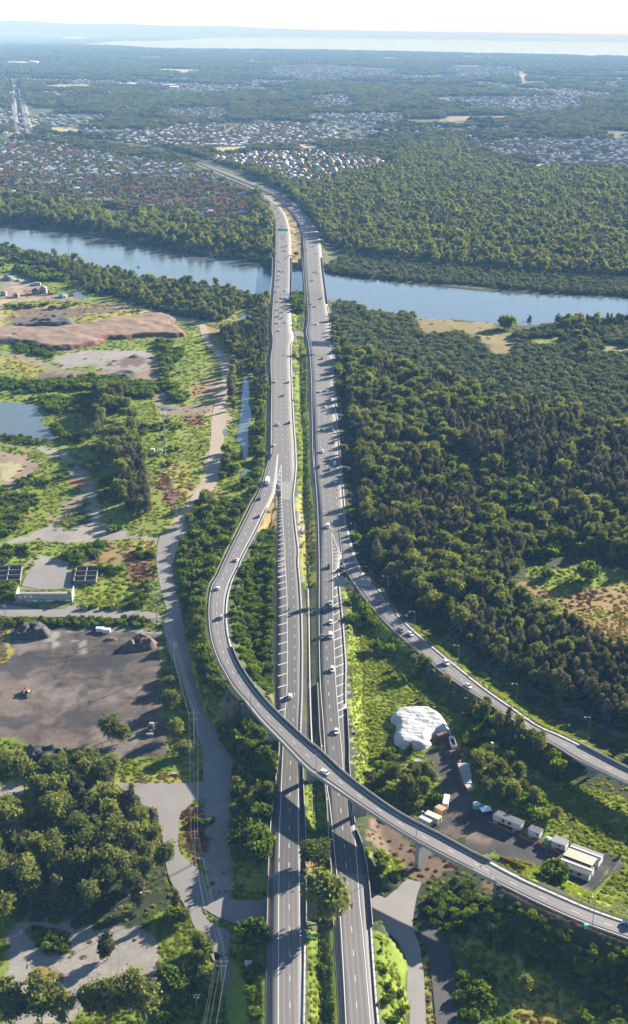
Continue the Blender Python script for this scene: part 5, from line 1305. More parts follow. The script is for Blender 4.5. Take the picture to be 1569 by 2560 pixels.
SHORT = {'belt': 'in the motorway forest belt', 'oakwood': 'in the brown inland wood', 'oakwood_low': 'in the exit road wood', 'oakwood_mid': 'in the exit split wood', 'mangrove': 'in the near mangroves', 'mangrove_edge': 'on the river edge', 'verge': 'on the forest verge', 'exit_trees': 'beside the exit road', 'site_trees': 'around the site yard', 'site_scrub': 'in the yard scrub',
         'nose_scrub': 'on the exit nose', 'ramp_bank': 'on the shaded ramp bank', 'low_scrub': 'in the underpass hollow', 'creek_trees': 'along the creek', 'river_wood': 'in the near river wood', 'paddock_scrub': 'on the waste land', 'tree_row': 'in the tall row', 'hedge_bank': 'in the dark hedge', 'pond_scrub': 'on the pond bank', 'bunker_scrub': 'by the bunkers', 'yard_hedge': 'in the yard hedge', 'ramp_scrub': 'on the ramp slope',
         'ramp_island': 'inside the ramp curve', 'fly_scrub': 'in the flyover thicket', 'gum_wood': 'in the tall wood', 'lane_scrub': 'along the access road', 'yard_fringe': 'on the yard fringe', 'lot_scrub': 'on the gravel lot', 'island_scrub': 'on the rusty island', 'sign_scrub': 'around the hoarding', 'median': 'on the median', 'far_bank': 'on the far bank', 'far_mangrove': 'in the far mangrove fringe', 'far_forest': 'in the far forest'}
MARKS = [(cR((462, 1380))[0], 'the hoarding'), (cJ((1133, 200))[0], 'the monopole'), (cJ((310, 1220))[0], 'the graffiti wall'), (cM((1038, 900))[0], 'the wheel loader'), (W3_(540, 920), 'the tarp heap'), (cO((1240, 1060))[0], 'the site office'), (cL((1255, 470))[0], 'the dome bush'), (cN((1166, 200))[0], 'the twin sign'), (cM((1335, 900))[0], 'the tallest pole'), (cQ((725, 960))[0], 'the conical she oak'), (cE((100, 1120))[0], 'the blue pond'), (cG((740, 1010))[0], 'the crossover'), (cG((620, 560))[0], 'the river bridge'), (cE((600, 590))[0], 'the red fill'), (cI((560, 320))[0], 'the sandy flat'), (cQ((1005, 660))[0], 'the leaning lamp'), (cK((1112, 1105))[0], 'the white van'), (cO((1250, 480))[0], 'the gully bridge'), (cK((668, 735))[0], 'the box truck'), (cQ((1318, 330))[0], 'the island pole'), (cM((1200, 400))[0], 'the yard corner pole'), (cR((1000, 1000))[0], 'the leaning median gum'), (cN((600, 1230))[0], 'the first flyover pier'), (cO((285, 1000))[0], 'the tallest pier'), (cL((1400, 650))[0], 'the orange clearing'), (cS((477, 940))[0], 'the white block'), (cK((1155, 468))[0], 'the red wagon'), (cG((625, 232))[0], 'the green gantry'), (cG((900, 1085))[0], 'the wide gantry'), (cJ((1248, 800))[0], 'the bend pole'), (cC((330, 560))[0], 'the river bend'), (cF((800, 400))[0], 'the pale estate'), (cF((350, 365))[0], 'the motorway curve')]
MARKP = np.array([m[0] for m in MARKS])
def whereabouts(px, py):
    d = MARKP - [px, py]; i = int(np.argmin(np.hypot(d[:, 0], d[:, 1] * 1.3))); dx, dy = -d[i]; r = math.hypot(dx, dy)
    q = 'just ' if r < 45 else ('well ' if r > 150 else '')
    return q + (('beyond ' if dy < 0 else 'below ') if abs(dy) > abs(dx) else ('left of ' if dx < 0 else 'right of ')) + MARKS[i][1]
ORDW = ['nearest', 'second nearest', 'third nearest', 'fourth nearest', 'fifth nearest', 'sixth nearest', 'seventh nearest', 'eighth nearest']
def single_out(items, limit=8):
    """items: (object, base label, group) nearest first; gives an order to the few that would otherwise read alike"""
    by = {}
    for it in items: by.setdefault(it[1], []).append(it)
    for lab, v in by.items():
        for n, (o, l, g) in enumerate(v):
            l = l if len(v) == 1 or len(v) > limit else ORDW[n] + ' ' + l
            while len(l.split()) > 16 and ' the ' in l: l = l.replace(' the ', ' ', 1)
            o['label'] = l
            o['group'] = g
LOOK = {'gum': 'olive eucalyptus', 'oak': 'brown she oak', 'mang': 'domed mangrove', 'shrub': 'leafy shrub'}
for kd in PL:
    X = np.concatenate([a[0] for a in PL[kd]]); Y = np.concatenate([a[1] for a in PL[kd]]); S = np.concatenate([a[2] for a in PL[kd]])
    W = np.concatenate([np.full(len(a[0]), i) for i, a in enumerate(PL[kd])]); names = [a[3] for a in PL[kd]]
    Z = ground_z(X, Y)
    keep = (Z > (-2.6 if kd == 'mang' else -1.3))
    X, Y, S, W, Z = X[keep], Y[keep], S[keep], W[keep], Z[keep]
    pxs, pys = to_px(X, Y, Z + 3.0)
    inf = (pxs > 6) & (pxs < 1563) & (pys > 10) & (pys < 2550)
    rank = np.where(inf, S / Y, -1)
    pick = np.argsort(-rank)[:285 if kd in ('gum', 'shrub') else 300]
    own = np.zeros(len(X), bool); own[pick] = True
    vs = MODELS[kd, 'lo' if kd == 'mang' else 'hi']; named = []; lo_, hi_ = np.percentile(S[pick], (30, 72))
    for n, i in enumerate(pick):
        wh = names[W[i]]
        lab = '%s %s %s, %s' % ('small' if S[i] < lo_ else 'big' if S[i] > hi_ else 'mid-sized', LOOK[kd], SHORT[wh], whereabouts(pxs[i], pys[i])); grp = '%s group %s' % (LOOK[kd], WHERE[wh])
        v = vs[int(rng.integers(len(vs)))]; s = float(S[i]); t_ = s * (0.85 + 0.35 * float(rng.random()))
        if kd == 'shrub':
            o = link('shrub', v[2], None, (X[i], Y[i], Z[i])); o.rotation_euler = (0, 0, rng.random() * 6.28); o.scale = (s, s, t_)
            tag(o, lab, 'shrub', grp)
        else:
            o = thing(KN[kd], lab, 'tree', (X[i], Y[i], Z[i]), rng.random() * 6.28, grp); o.scale = (s, s, t_)
            link('crown', v[0], o); link('trunk', v[1], o)
        named.append((o, lab, grp, Y[i]))
    single_out([q[:3] for q in sorted(named, key=lambda q: q[3])])
    for dt, m in (('hi', ~own & (Y < 1350)), ('lo', ~own & (Y >= 1350))):
        if m.any(): scatter({'gum': 'eucalyptus_woods', 'oak': 'she_oak_woods', 'mang': 'mangrove_woods', 'shrub': 'shrubbery'}[kd], [v[2] for v in MODELS[kd, dt]], X[m], Y[m], Z[m], S[m], kind='stuff')

# ------------------------------------------------------------------ weeds and tall grass over the open ground
def soil_at(X, Y):
    s = np.full(X.shape, -1)
    qx, qy = to_px(X, Y, ground_z(X, Y))
    for i, (pts, c) in enumerate(paint):
        s[inpoly(qx, qy, pts)] = i
    return s
grassy = {id(GRASS): ('weed', .7), id(BRIGHT): ('weed', .95), id(YELLOW): ('dry', .6), id(DARKG): ('weed', .5), id(ORANGE): ('mixed', .6), id(FLOOR): ('weed', .25), id(RUST): ('rust', .95), id(LIME): ('weed', .95), id(SANDG): ('dry', .08), id(MUD): ('rust', .12), id(DIRT): ('rust', .05), id(GRAVEL): ('dry', .02), id(SAND): ('dry', .10)}
OPEN = [(wpoly(cF((-60, 690), (700, 690), (1570, 760), (1700, 2620), (-200, 2620))), 230, 620, 1.35), (None, 620, 1000, 2.5), (None, 1000, 1750, 4.6)]
big = OPEN[0][0]
for _, y0, y1, sp in OPEN:
    xs = np.arange(-0.34 * y1, 0.36 * y1, sp); ysx = np.arange(y0, y1, sp)
    X, Y = np.meshgrid(xs, ysx); X = X.ravel(); Y = Y.ravel()
    X = X + rng.normal(size=X.size) * sp * .4; Y = Y + rng.normal(size=Y.size) * sp * .4
    m = (np.abs(X) < 0.30 * Y + 25); X, Y = X[m], Y[m]
    sid = soil_at(X, Y)
    kinds_ = np.full(len(X), '', dtype='<U6'); prob = np.zeros(len(X))
    for i, (p_, c) in enumerate(paint):
        if id(c) in grassy:
            q = sid == i; kinds_[q] = grassy[id(c)][0]; prob[q] = grassy[id(c)][1]
    keep = rng.random(len(X)) < prob * (0.35 + 1.1 * vnoise(X, Y, 9.0, 77))
    X, Y, kinds_ = X[keep], Y[keep], kinds_[keep]
    ok = ~(road_mask(X, Y, 1.6) | hard_mask(X, Y)); X, Y, kinds_ = X[ok], Y[ok], kinds_[ok]
    Z = ground_z(X, Y)
    mixm = kinds_ == 'mixed'; kinds_[mixm] = np.where(vnoise(X[mixm], Y[mixm], 16.0, 5) > .74, 'rust', np.where(vnoise(X[mixm], Y[mixm], 11.0, 6) > .5, 'dry', 'weed'))
    sw = (kinds_ == 'weed') & (vnoise(X, Y, 30.0, 8) > .80) & (Y > 620); kinds_[sw] = 'dry'
    tuft = (kinds_ == 'weed') & (rng.random(len(X)) < .05) & (vnoise(X, Y, 7.0, 91) > .45)
    if tuft.any(): scatter('tufts', [v[2] for v in MODELS['shrub', 'hi' if y0 < 600 else 'lo']], X[tuft], Y[tuft], Z[tuft], (sp / 1.35) ** .5 * (.16 + .26 * rng.random(tuft.sum())), kind='stuff')
    for kd, nm in (('weed', 'weeds'), ('dry', 'dry_grass'), ('rust', 'dead_weeds')):
        q = kinds_ == kd
        if q.any(): scatter(nm, [v[2] for v in MODELS[kd, 'hi' if y0 < 600 else 'lo']], X[q], Y[q], Z[q], (sp / 2.6) ** .5 * (.55 + .7 * rng.random(q.sum())), squat=(.36, .5), kind='stuff')

# ------------------------------------------------------------------ houses across the river
ROOFS = [plain('roof_' + n, c, .85, var=.2, scale=.4, spec=.05) for n, c in (('terracotta', (.23, .075, .052)), ('brown', (.12, .075, .055)), ('charcoal', (.055, .058, .065)), ('grey', (.20, .205, .215)), ('pale', (.36, .38, .41)), ('white', (.54, .54, .55)))]
WALLS = [plain('wall_' + n, c, .85, var=.12) for n, c in (('brick', (.20, .12, .085)), ('cream', (.26, .235, .19)), ('white', (.32, .315, .30)))]
mat_glass = gloss('window_glass', (0.03, 0.045, 0.06), 0.1)
def hip(mb, x0, x1, y0, y1, z, h, ov=.6):
    x0 -= ov; x1 += ov; y0 -= ov; y1 += ov
    w, d = x1 - x0, y1 - y0
    if w >= d: a, b = (x0 + d / 2, (y0 + y1) / 2, z + h), (x1 - d / 2, (y0 + y1) / 2, z + h)
    else: a, b = ((x0 + x1) / 2, y0 + w / 2, z + h), ((x0 + x1) / 2, y1 - w / 2, z + h)
    c = [(x0, y0, z), (x1, y0, z), (x1, y1, z), (x0, y1, z)]
    if w >= d: F = [(c[0], c[1], b, a), (c[1], c[2], b), (c[2], c[3], a, b), (c[3], c[0], a)]
    else: F = [(c[0], c[1], a), (c[1], c[2], b, a), (c[2], c[3], b), (c[3], c[0], a, b)]
    for f in F: mb.poly(f)
    mb.poly([(x, y, z - .02) for x, y, _ in reversed(c)])
def house_meshes(shape, roof, wall):
    wm, rm, gm = MB(), MB(), MB()
    if shape == 0: rects = [(-7.5, 7.5, -6, 6, 3.0, 3.0)]
    elif shape == 1: rects = [(-8, 8, -4.5, 4.5, 3.0, 2.5), (-8, -1, -9, -4.4, 2.98, 2.2)]
    else: rects = [(-6.5, 6.5, -5.5, 5.5, 5.6, 2.6), (6.5, 11, -5.5, 1.0, 2.9, 1.6)]
    for x0, x1, y0, y1, h, rh in rects:
        wm.box(((x0 + x1) / 2, (y0 + y1) / 2, -.5), (x1 - x0, y1 - y0, h + .5)); hip(rm, x0, x1, y0, y1, h + .01, rh)
    y0 = rects[0][2]
    for x in (-4.5, 0.6, 4.8): gm.box((x, y0 - .03, 1.0), (1.9, .08, 1.3))
    x0, x1, ya, yb, h, rh = rects[0]
    for y in (-2, 2.4): gm.box((x0 - .03, y, 1.0), (.08, 1.7, 1.3)); gm.box((x1 + .03, y, 1.0), (.08, 1.7, 1.3))
    V = wm.v + rm.v + gm.v; F = list(wm.f) + [tuple(i + len(wm.v) for i in f) for f in rm.f] + [tuple(i + len(wm.v) + len(rm.v) for i in f) for f in gm.f]
    mi = [0] * len(wm.f) + [1] * len(rm.f) + [2] * len(gm.f)
    return wm.mesh('wall', wall), rm.mesh('roof', roof), gm.mesh('window', mat_glass), mk_mesh('house', V, F, [wall, roof, mat_glass], mi)
HM = {}
RN = ['terracotta', 'brown', 'charcoal', 'grey', 'pale grey', 'white']
for i, r in enumerate(ROOFS):
    for s in range(3): HM[i, s] = house_meshes(s, r, WALLS[0 if i == 1 else (1 if i < 3 else 2)])
def estate(poly, probs, pitch, ang, wherein):
    w = np.array(wpoly(poly)); c = w.mean(0); R = np.linalg.norm(w - c, axis=1).max()
    ca, sa = math.cos(ang), math.sin(ang)
    H = []
    u = -R
    row = 0
    while u < R:
        v = -R
        while v < R:
            x, y = c[0] + v * ca - u * sa, c[1] + v * sa + u * ca
            H.append((x + rng.normal() * 1.4, y + rng.normal() * 1.4, ang + (math.pi if row % 2 else 0) + (math.pi / 2 if rng.random() < .3 else 0)))
            v += pitch * (.95 + .15 * rng.random()) + (12 if rng.random() < .06 else 0)
        u += pitch * 1.25 if row % 2 == 0 else pitch * 1.25 + 13
        row += 1
    H = np.array(H); m = inpoly(H[:, 0], H[:, 1], w) & (np.abs(H[:, 0]) < .30 * H[:, 1] + 60); H = H[m]
    m = ~road_mask(H[:, 0], H[:, 1], 22, False); H = H[m]
    m = vnoise(H[:, 0], H[:, 1], 150, 12) > .16; H = H[m]
    rf = rng.choice(6, len(H), p=np.array(probs) / sum(probs))
    # neighbouring roofs tend to match
    return [(h[0], h[1], h[2], int(r), wherein) for h, r in zip(H, rf)]
OLD = (.42, .26, .2, .09, .02, .01); NEW = (.02, .04, .26, .36, .22, .10)
E = estate(SUB_RED, OLD, 19.5, .35, 'in the old red roofed suburb across the river') + estate(SUB_MID, NEW, 17.5, -.2, 'in the new pale roofed estate inside the motorway bend') + estate(SUB_RIGHT, NEW, 19, .15, 'in the new estate beyond the big forest') + estate(SUB_UP, NEW, 20, .5, 'in the estate around the dry sports field')
# streets of the towns further out on the plain
PX_ = []
for ycell in np.arange(3700, 14000, 34):
    xs_ = np.arange(-.30 * ycell, .30 * ycell, 24 + ycell * .0012); yy_ = np.full(len(xs_), ycell) + rng.normal(size=len(xs_)) * 4
    xs_ = xs_ + rng.normal(size=len(xs_)) * 4
    dens = vnoise(xs_, yy_, 900.0, 63) * .7 + vnoise(xs_, yy_, 260.0, 64) * .3
    k = (dens > .56) & (rng.random(len(xs_)) < .62); PX_.append(np.stack([xs_[k], yy_[k]], 1))
PX_ = np.concatenate(PX_)
okp = np.ones(len(PX_), bool)
for p_ in [SUB_RED, SUB_MID, SUB_UP, SUB_RIGHT] + FIELDS + [LAKE, cF((790, 590), (745, 520), (620, 415), (770, 450), (945, 402), (1000, 350), (1110, 342), (1130, 390), (1510, 412), (1900, 430), (1900, 760), (600, 760))]: okp &= ~inpoly(PX_[:, 0], PX_[:, 1], wpoly(p_))
okp &= ~road_mask(PX_[:, 0], PX_[:, 1], 22, False)
E += [(x, y, (.2 if vnoise(np.array([x]), np.array([y]), 700, 5)[0] > .5 else .6) + (1.57 if rng.random() < .4 else 0), int(rng.choice(6, p=np.array(NEW) / sum(NEW))), 'far') for x, y in PX_[okp]]
E += estate(SUB_R2, NEW, 24, .1, 'far') + estate(SUB_C2, NEW, 22, .3, 'far') + estate(SUB_C3, NEW, 24, .3, 'far') + estate(SUB_F1, NEW, 26, .2, 'far') + estate(SUB_F2, NEW, 30, .2, 'far') + estate(SUB_F3, OLD, 26, .2, 'far') + estate(SUB_F4, NEW, 34, .2, 'far')
EA = np.array([(e[0], e[1]) for e in E]); EZ = ground_z(EA[:, 0], EA[:, 1])
ppx, ppy = to_px(EA[:, 0], EA[:, 1], EZ + 2)
order = np.argsort(np.where((ppx > 4) & (ppx < 1565), EA[:, 1], 1e9))
own = set(order[:295].tolist())
rest = {}; hnamed = []
for i, (x, y, a, r, wh) in enumerate(E):
    s = int(rng.integers(3)) if r > 2 or rng.random() < .3 else int(rng.integers(2))
    if i in own:
        lab = '%s house with %s roof %s' % (('square', 'L-shaped', 'two storey')[s], RN[r], whereabouts(ppx[i], ppy[i]))
        o = thing('house', lab, 'house', (x, y, float(EZ[i])), a, '%s roofed houses %s' % (RN[r], wh))
        wm, rm, gm, _ = HM[r, s]
        link('wall', wm, o); link('roof', rm, o); link('window', gm, o); hnamed.append((o, lab, '%s roofed houses %s' % (RN[r], wh), y))
    else: rest.setdefault((r, s), []).append((x, y, float(EZ[i]), a))
single_out([q[:3] for q in sorted(hnamed, key=lambda q: q[3])])
keys = sorted(rest)
allm, ax = [HM[k][3] for k in keys], []
pts = np.array([p for k in keys for p in rest[k]])
idx = np.concatenate([np.full(len(rest[k]), j) for j, k in enumerate(keys)])
o = scatter('suburb', allm, pts[:, 0], pts[:, 1], pts[:, 2], np.ones(len(pts)) * 1.0, pts[:, 3].astype(np.float32), (1.0, 0.0), kind='stuff')
nm_sorted = sorted(range(len(allm)), key=lambda i: 'suburb_model_%d' % i)
inv = {k: j for j, k in enumerate(nm_sorted)}
o.data.attributes['pick'].data.foreach_set('value', np.array([inv[int(i)] for i in idx], dtype=np.int32))
# garden trees between the houses
gx_, gy_ = [], []
for poly, sp in ((SUB_RED, 15.5), (SUB_MID, 17), (SUB_UP, 24), (SUB_RIGHT, 30), (SUB_R2, 36), (SUB_C2, 34), (SUB_C3, 30), (SUB_F1, 40), (SUB_F2, 44), (SUB_F3, 24), (SUB_F4, 50)):
    X, Y = points(poly, sp, .6, 4)
    gx_.append(X); gy_.append(Y)
X = np.concatenate(gx_); Y = np.concatenate(gy_)
d = np.array([E[i][:2] for i in range(len(E))])
grid = {}
for hx, hy in d: grid.setdefault((int(hx // 12), int(hy // 12)), []).append((hx, hy))
ok = np.array([all(abs(x - hx) > 6.5 or abs(y - hy) > 6.5 for gxx in (-1, 0, 1) for gyy in (-1, 0, 1) for hx, hy in grid.get((int(x // 12) + gxx, int(y // 12) + gyy), ())) for x, y in zip(X, Y)])
X, Y = X[ok], Y[ok]
scatter('garden_trees', [v[2] for v in MODELS['gum', 'lo']], X, Y, ground_z(X, Y), .32 + .38 * rng.random(len(X)) ** 1.5, kind='stuff')

# ------------------------------------------------------------------ the wooded plain to the bay
SOLIDPX = [SUB_RED, SUB_MID, SUB_UP, SUB_RIGHT, SUB_R2, SUB_C2, SUB_C3, SUB_F1, SUB_F2, SUB_F3, SUB_F4] + FIELDS + [cF((22, 195), (50, 195), (95, 332), (28, 332)), cF((30, 325), (160, 335), (380, 365), (500, 400), (560, 430), (610, 470), (660, 500), (740, 500), (700, 460), (600, 420), (500, 385), (380, 352), (160, 328))]
fx, fy = [], []
y = 1950.0
while y < 21000:
    sp = max(9.0, y * 0.0042); 
    row = np.arange(-.30 * y - 60, .30 * y + 60, sp)
    fx.append(row + rng.normal(size=len(row)) * sp * .4); fy.append(np.full(len(row), y) + rng.normal(size=len(row)) * sp * .5)
    y += sp * 1.5
X = np.concatenate(fx); Y = np.concatenate(fy)
m = np.ones(len(X), bool)
for p in SOLIDPX: m &= ~inpoly(X, Y, wpoly(p))
m &= ~inpoly(X, Y, wpoly(LAKE)) & ~inpoly(X, Y, wpoly([(150, 99), (160, 92), (222, 92), (218, 99)]))
for p in (cF((790, 590), (745, 520), (695, 470), (645, 440), (620, 415), (770, 450), (830, 422), (945, 402), (1000, 350), (1110, 342), (1130, 390), (1300, 412), (1510, 412), (1900, 430), (1900, 760), (600, 760)), cF((-400, 470), (0, 475), (480, 522), (600, 545), (650, 500), (660, 640), (-400, 600))):
    m &= ~inpoly(X, Y, wpoly(p))
m &= vnoise(X, Y, 320.0, 61) * .55 + vnoise(X, Y, 110.0, 62) * .45 > np.where((vnoise(X, Y, 900.0, 63) > .5) & (Y > 3600), .52, .30)
X, Y = X[m], Y[m]
ok = ~road_mask(X, Y, 14, False); X, Y = X[ok], Y[ok]
Z = ground_z(X, Y)
S = np.clip(Y * 0.0042 / 17, .62, 3.2) * (.7 + .5 * rng.random(len(X)))
ft = scatter('far_woods', [v[2] for v in MODELS['far', 'lo']], X, Y, Z, S, kind='stuff')
tall = np.clip(S, .5, 1.5) * (.7 + .5 * rng.random(len(X)))
ft.data.attributes['tall'].data.foreach_set('value', tall.astype(np.float32))
# warehouses on the plain
mat_wh = plain('warehouse_sheet', (.66, .66, .64), .6, var=.08)
for i, (ax_, ay_, w_, d_) in enumerate(((345, 325, 50, 60), (385, 330, 46, 80), (430, 328, 60, 70), (470, 330, 60, 60), (515, 328, 40, 60), (330, 342, 100, 60), (440, 344, 110, 50), (520, 340, 60, 40), (575, 326, 30, 50), (660, 330, 40, 50), (205, 336, 40, 40), (260, 340, 50, 50), (700, 320, 30, 40), (80, 300, 60, 60), (145, 296, 50, 60), (15, 342, 40, 40), (620, 404, 30, 40), (700, 415, 60, 40), (790, 418, 80, 40), (800, 408, 40, 30), (505, 406, 50, 50), (545, 404, 40, 50), (450, 420, 40, 40), (515, 445, 50, 40))):
    px, py = cA((ax_, ay_))[0]; p = P(px, py, 0)
    k = p[1] / 8500.0
    o = thing('warehouse', 'pale flat roofed shed in the distant industrial area', 'warehouse', (p[0], p[1], gz(p[0], p[1])), .1, 'pale sheds in the distant industrial area')
    mb = MB(); mb.box((0, 0, -1), (w_ * 1.9 * k, d_ * 2.2 * k, 11)); link('wall', mb.mesh('wall', WALLS[1]), o)
    mb = MB(); w2, d2 = w_ * .97 * k, d_ * 1.12 * k
    mb.poly([(-w2, -d2, 10.02), (0, -d2, 12.5), (0, d2, 12.5), (-w2, d2, 10.02)]); mb.poly([(0, -d2, 12.5), (w2, -d2, 10.02), (w2, d2, 10.02), (0, d2, 12.5)])
    mb.poly([(-w2, -d2, 10.01), (w2, -d2, 10.01), (0, -d2, 12.49)]); mb.poly([(w2, d2, 10.01), (-w2, d2, 10.01), (0, d2, 12.49)])
    link('roof', mb.mesh('roof', mat_wh), o)
# ------------------------------------------------------------------ vehicles
W1 = crop(1020, 1890, 6.8636); W2 = crop(1210, 2000, 4.206); W3 = crop(960, 1700, 7.55)
PAINT = {'white': gloss('white_paint', (.78, .78, .77), .3), 'silver': gloss('silver_paint', (.45, .46, .48), .3, .3), 'grey': gloss('grey_paint', (.14, .145, .155), .3), 'black': gloss('black_paint', (.018, .018, .02), .25), 'red': gloss('red_paint', (.22, .02, .02), .3), 'blue': gloss('blue_paint', (.04, .09, .20), .3), 'maroon': gloss('maroon_paint', (.10, .02, .025), .3)}
mat_tyre = plain('tyre_rubber', (.02, .02, .02), .9); mat_lamp = gloss('lamp_lens', (.75, .75, .72), .2); mat_tail = gloss('tail_lens', (.35, .01, .01), .25)
mat_tray = plain('tray_liner', (.06, .06, .065), .7)
def loft(secs):
    """secs: list of rings with equal point counts"""
    k = len(secs[0]); V = [p for s in secs for p in s]; F = []
    for i in range(len(secs) - 1):
        for j in range(k): F.append((i * k + j, i * k + (j + 1) % k, (i + 1) * k + (j + 1) % k, (i + 1) * k + j))
    F.append(tuple(reversed(range(k)))); F.append(tuple((len(secs) - 1) * k + j for j in range(k)))
    return V, F
def car_section(y, w, z0, z1):
    c = .10
    return [(-w * .94, y, z0), (w * .94, y, z0), (w, y, z0 + c), (w, y, z1 - c * 1.4), (w * .9, y, z1), (-w * .9, y, z1), (-w, y, z1 - c * 1.4), (-w, y, z0 + c)]
def cabin(pts_low, pts_high, wl, wh, z0, z1):
    (a, b), (c, d) = pts_low, pts_high
    return [(-wl, a, z0), (wl, a, z0), (wl, b, z0), (-wl, b, z0), (-wh, c, z1), (wh, c, z1), (wh, d, z1), (-wh, d, z1)], [(0, 1, 5, 4), (1, 2, 6, 5), (2, 3, 7, 6), (3, 0, 4, 7), (3, 2, 1, 0), (4, 5, 6, 7)]
SHAPES = {   # stations (y, half width, bottom, top): front is +y ; cabin low/high y ranges ; roof height
    'sedan': ([(-2.35, .72, .35, .88), (-2.2, .86, .28, .98), (-1.2, .90, .25, 1.0), (1.0, .90, .25, .98), (2.1, .84, .28, .80), (2.32, .66, .38, .68)], ((-1.75, 1.15), (-1.05, .35)), .98, 1.44),
    'hatchback': ([(-1.98, .76, .35, .95), (-1.9, .86, .28, 1.02), (-1.0, .88, .25, 1.02), (.9, .88, .25, 1.0), (1.85, .82, .28, .82), (2.03, .64, .38, .7)], ((-1.9, 1.1), (-1.5, .3)), 1.0, 1.5),
    'wagon': ([(-2.38, .8, .42, 1.05), (-2.3, .92, .34, 1.15), (-1.0, .95, .3, 1.15), (1.0, .95, .3, 1.13), (2.1, .9, .34, .98), (2.35, .74, .45, .85)], ((-2.3, 1.2), (-2.05, .45)), 1.13, 1.78),
    'ute': ([(-2.6, .86, .45, .62), (-2.5, .92, .4, .64), (-.75, .93, .38, .64), (-.7, .93, .38, 1.12), (1.3, .93, .38, 1.1), (2.4, .88, .42, .95), (2.62, .72, .5, .85)], ((-.7, 1.45), (-.55, .7)), 1.1, 1.75),
    'van': ([(-2.6, .9, .35, 2.0), (-2.5, .95, .3, 2.05), (1.2, .95, .3, 2.05), (1.75, .94, .3, 1.35), (2.4, .88, .34, 1.05), (2.55, .76, .42, .8)], ((1.0, 1.95), (1.0, 1.3)), 1.2, 2.06)}
def wheel_mesh():
    mb = MB(); mb.tube((-.11, 0, 0), (.11, 0, 0), .33, .33, 10); return mb.mesh('wheel', mat_tyre)
WHEEL = wheel_mesh()
def lamp_mesh(m, nm): mb = MB(); mb.box((0, 0, 0), (.34, .1, .16)); return mb.mesh(nm, m)
HEAD, TAIL = lamp_mesh(mat_lamp, 'headlight'), lamp_mesh(mat_tail, 'tail_light')
CARM = {}
def car_parts(shape, col):
    if (shape, col) in CARM: return CARM[shape, col]
    st, cab, z0, z1 = SHAPES[shape]
    V, F = loft([car_section(*s) for s in st])
    if shape == 'ute':
        mb = MB(); w = .93
        for sx in (-1, 1): mb.box((sx * .87, -1.65, .63), (.1, 1.85, .42))
        mb.box((0, -2.52, .63), (1.8, .1, .42)); n = len(V); V = V + mb.v; F = F + [tuple(i + n for i in f) for f in mb.f]
    gv, gf = cabin(*cab, .82, .66, z0 - .02, z1) if shape != 'van' else cabin(*cab, .86, .84, z0 - .1, z1 - .12)
    (a, b), (c, d) = cab
    rb = MB(); rw = .665 if shape != 'van' else .0
    if rw: rb.box((0, (c + d) / 2, z1 - .03), (rw * 2.02, (d - c) * 1.02, .06))
    n = len(V); V = V + rb.v; F = F + [tuple(i + n for i in f) for f in rb.f]
    r = (mk_mesh('body', V, F, [PAINT[col]]), mk_mesh('windows', gv, gf, [mat_glass]), st[0][0], st[-1][0])
    CARM[shape, col] = r
    return r
def build_car(shape, col, label, loc, rot, pitch=0.0, far=False, group=None):
    body, glass, yb, yf = car_parts(shape, col)
    t = thing({'van': 'van', 'ute': 'utility_truck'}.get(shape, 'car'), label, {'van': 'van', 'ute': 'utility'}.get(shape, 'car'), loc, rot, group)
    t.rotation_euler = (pitch, 0, rot)
    link('body', body, t); link('windows', glass, t)
    if not far:
        for sx in (-1, 1):
            for y in (yb + .85, yf - .85): link('wheel', WHEEL, t, (sx * .82, y, .33))
            link('headlight', HEAD, t, (sx * .58, yf - .12, .62)); link('tail_light', TAIL, t, (sx * .62, yb + .05, .74))
        if shape == 'ute': mb = MB(); mb.box((0, -1.62, .64), (1.62, 1.7, .03)); link('tray', mb.mesh('tray', mat_tray), t)
    return t
CARS = []      # px, py, colour, shape, road, sense (+1 away from the camera)
def add(fn, road, sense, lst):
    for q in lst:
        (px, py), = fn(q[:2]); CARS.append([px, py, q[2], q[3] if len(q) > 3 else None, road, sense])
add(cG, 'left', 1, [(628, 196, 'silver'), (598, 140, 'silver'), (596, 95, 'grey'), (572, 64, 'black'), (605, 216, 'black'), (641, 216, 'white'), (638, 268, 'white'), (637, 287, 'white'), (590, 320, 'white'), (658, 347, 'silver'), (630, 354, 'black'), (638, 381, 'black'), (656, 387, 'silver'), (586, 393, 'white'), (656, 440, 'grey'), (605, 463, 'white'), (580, 485, 'white'), (604, 536, 'grey'), (629, 540, 'black'), (600, 570, 'white'), (598, 600, 'silver'), (572, 648, 'white'), (602, 648, 'white'), (650, 680, 'white'), (573, 694, 'maroon'), (625, 737, 'white'), (653, 739, 'white', 'wagon'), (595, 764, 'white'), (592, 828, 'silver'), (622, 846, 'red'), (590, 878, 'grey'), (622, 890, 'silver'), (592, 926, 'white'), (652, 921, 'white'), (600, 984, 'white'), (570, 1371, 'white'), (671, 1373, 'silver', 'wagon'), (629, 1474, 'grey')])
add(cK, 'left', 1, [(745, 335, 'white'), (825, 322, 'black', 'wagon'), (710, 493, 'white', 'sedan')])
add(cK, 'ramp', 1, [(607, 893, 'black', 'wagon'), (598, 1028, 'black', 'hatchback'), (428, 1357, 'silver', 'sedan')])
add(cN, 'ramp', 1, [(264, 193, 'white', 'hatchback'), (286, 391, 'silver', 'wagon')])
add(cN, 'ramp', 1, [(990, 1455, 'white', 'sedan')])
add(cN, 'left', 1, [(758, 935, 'white', 'wagon')])
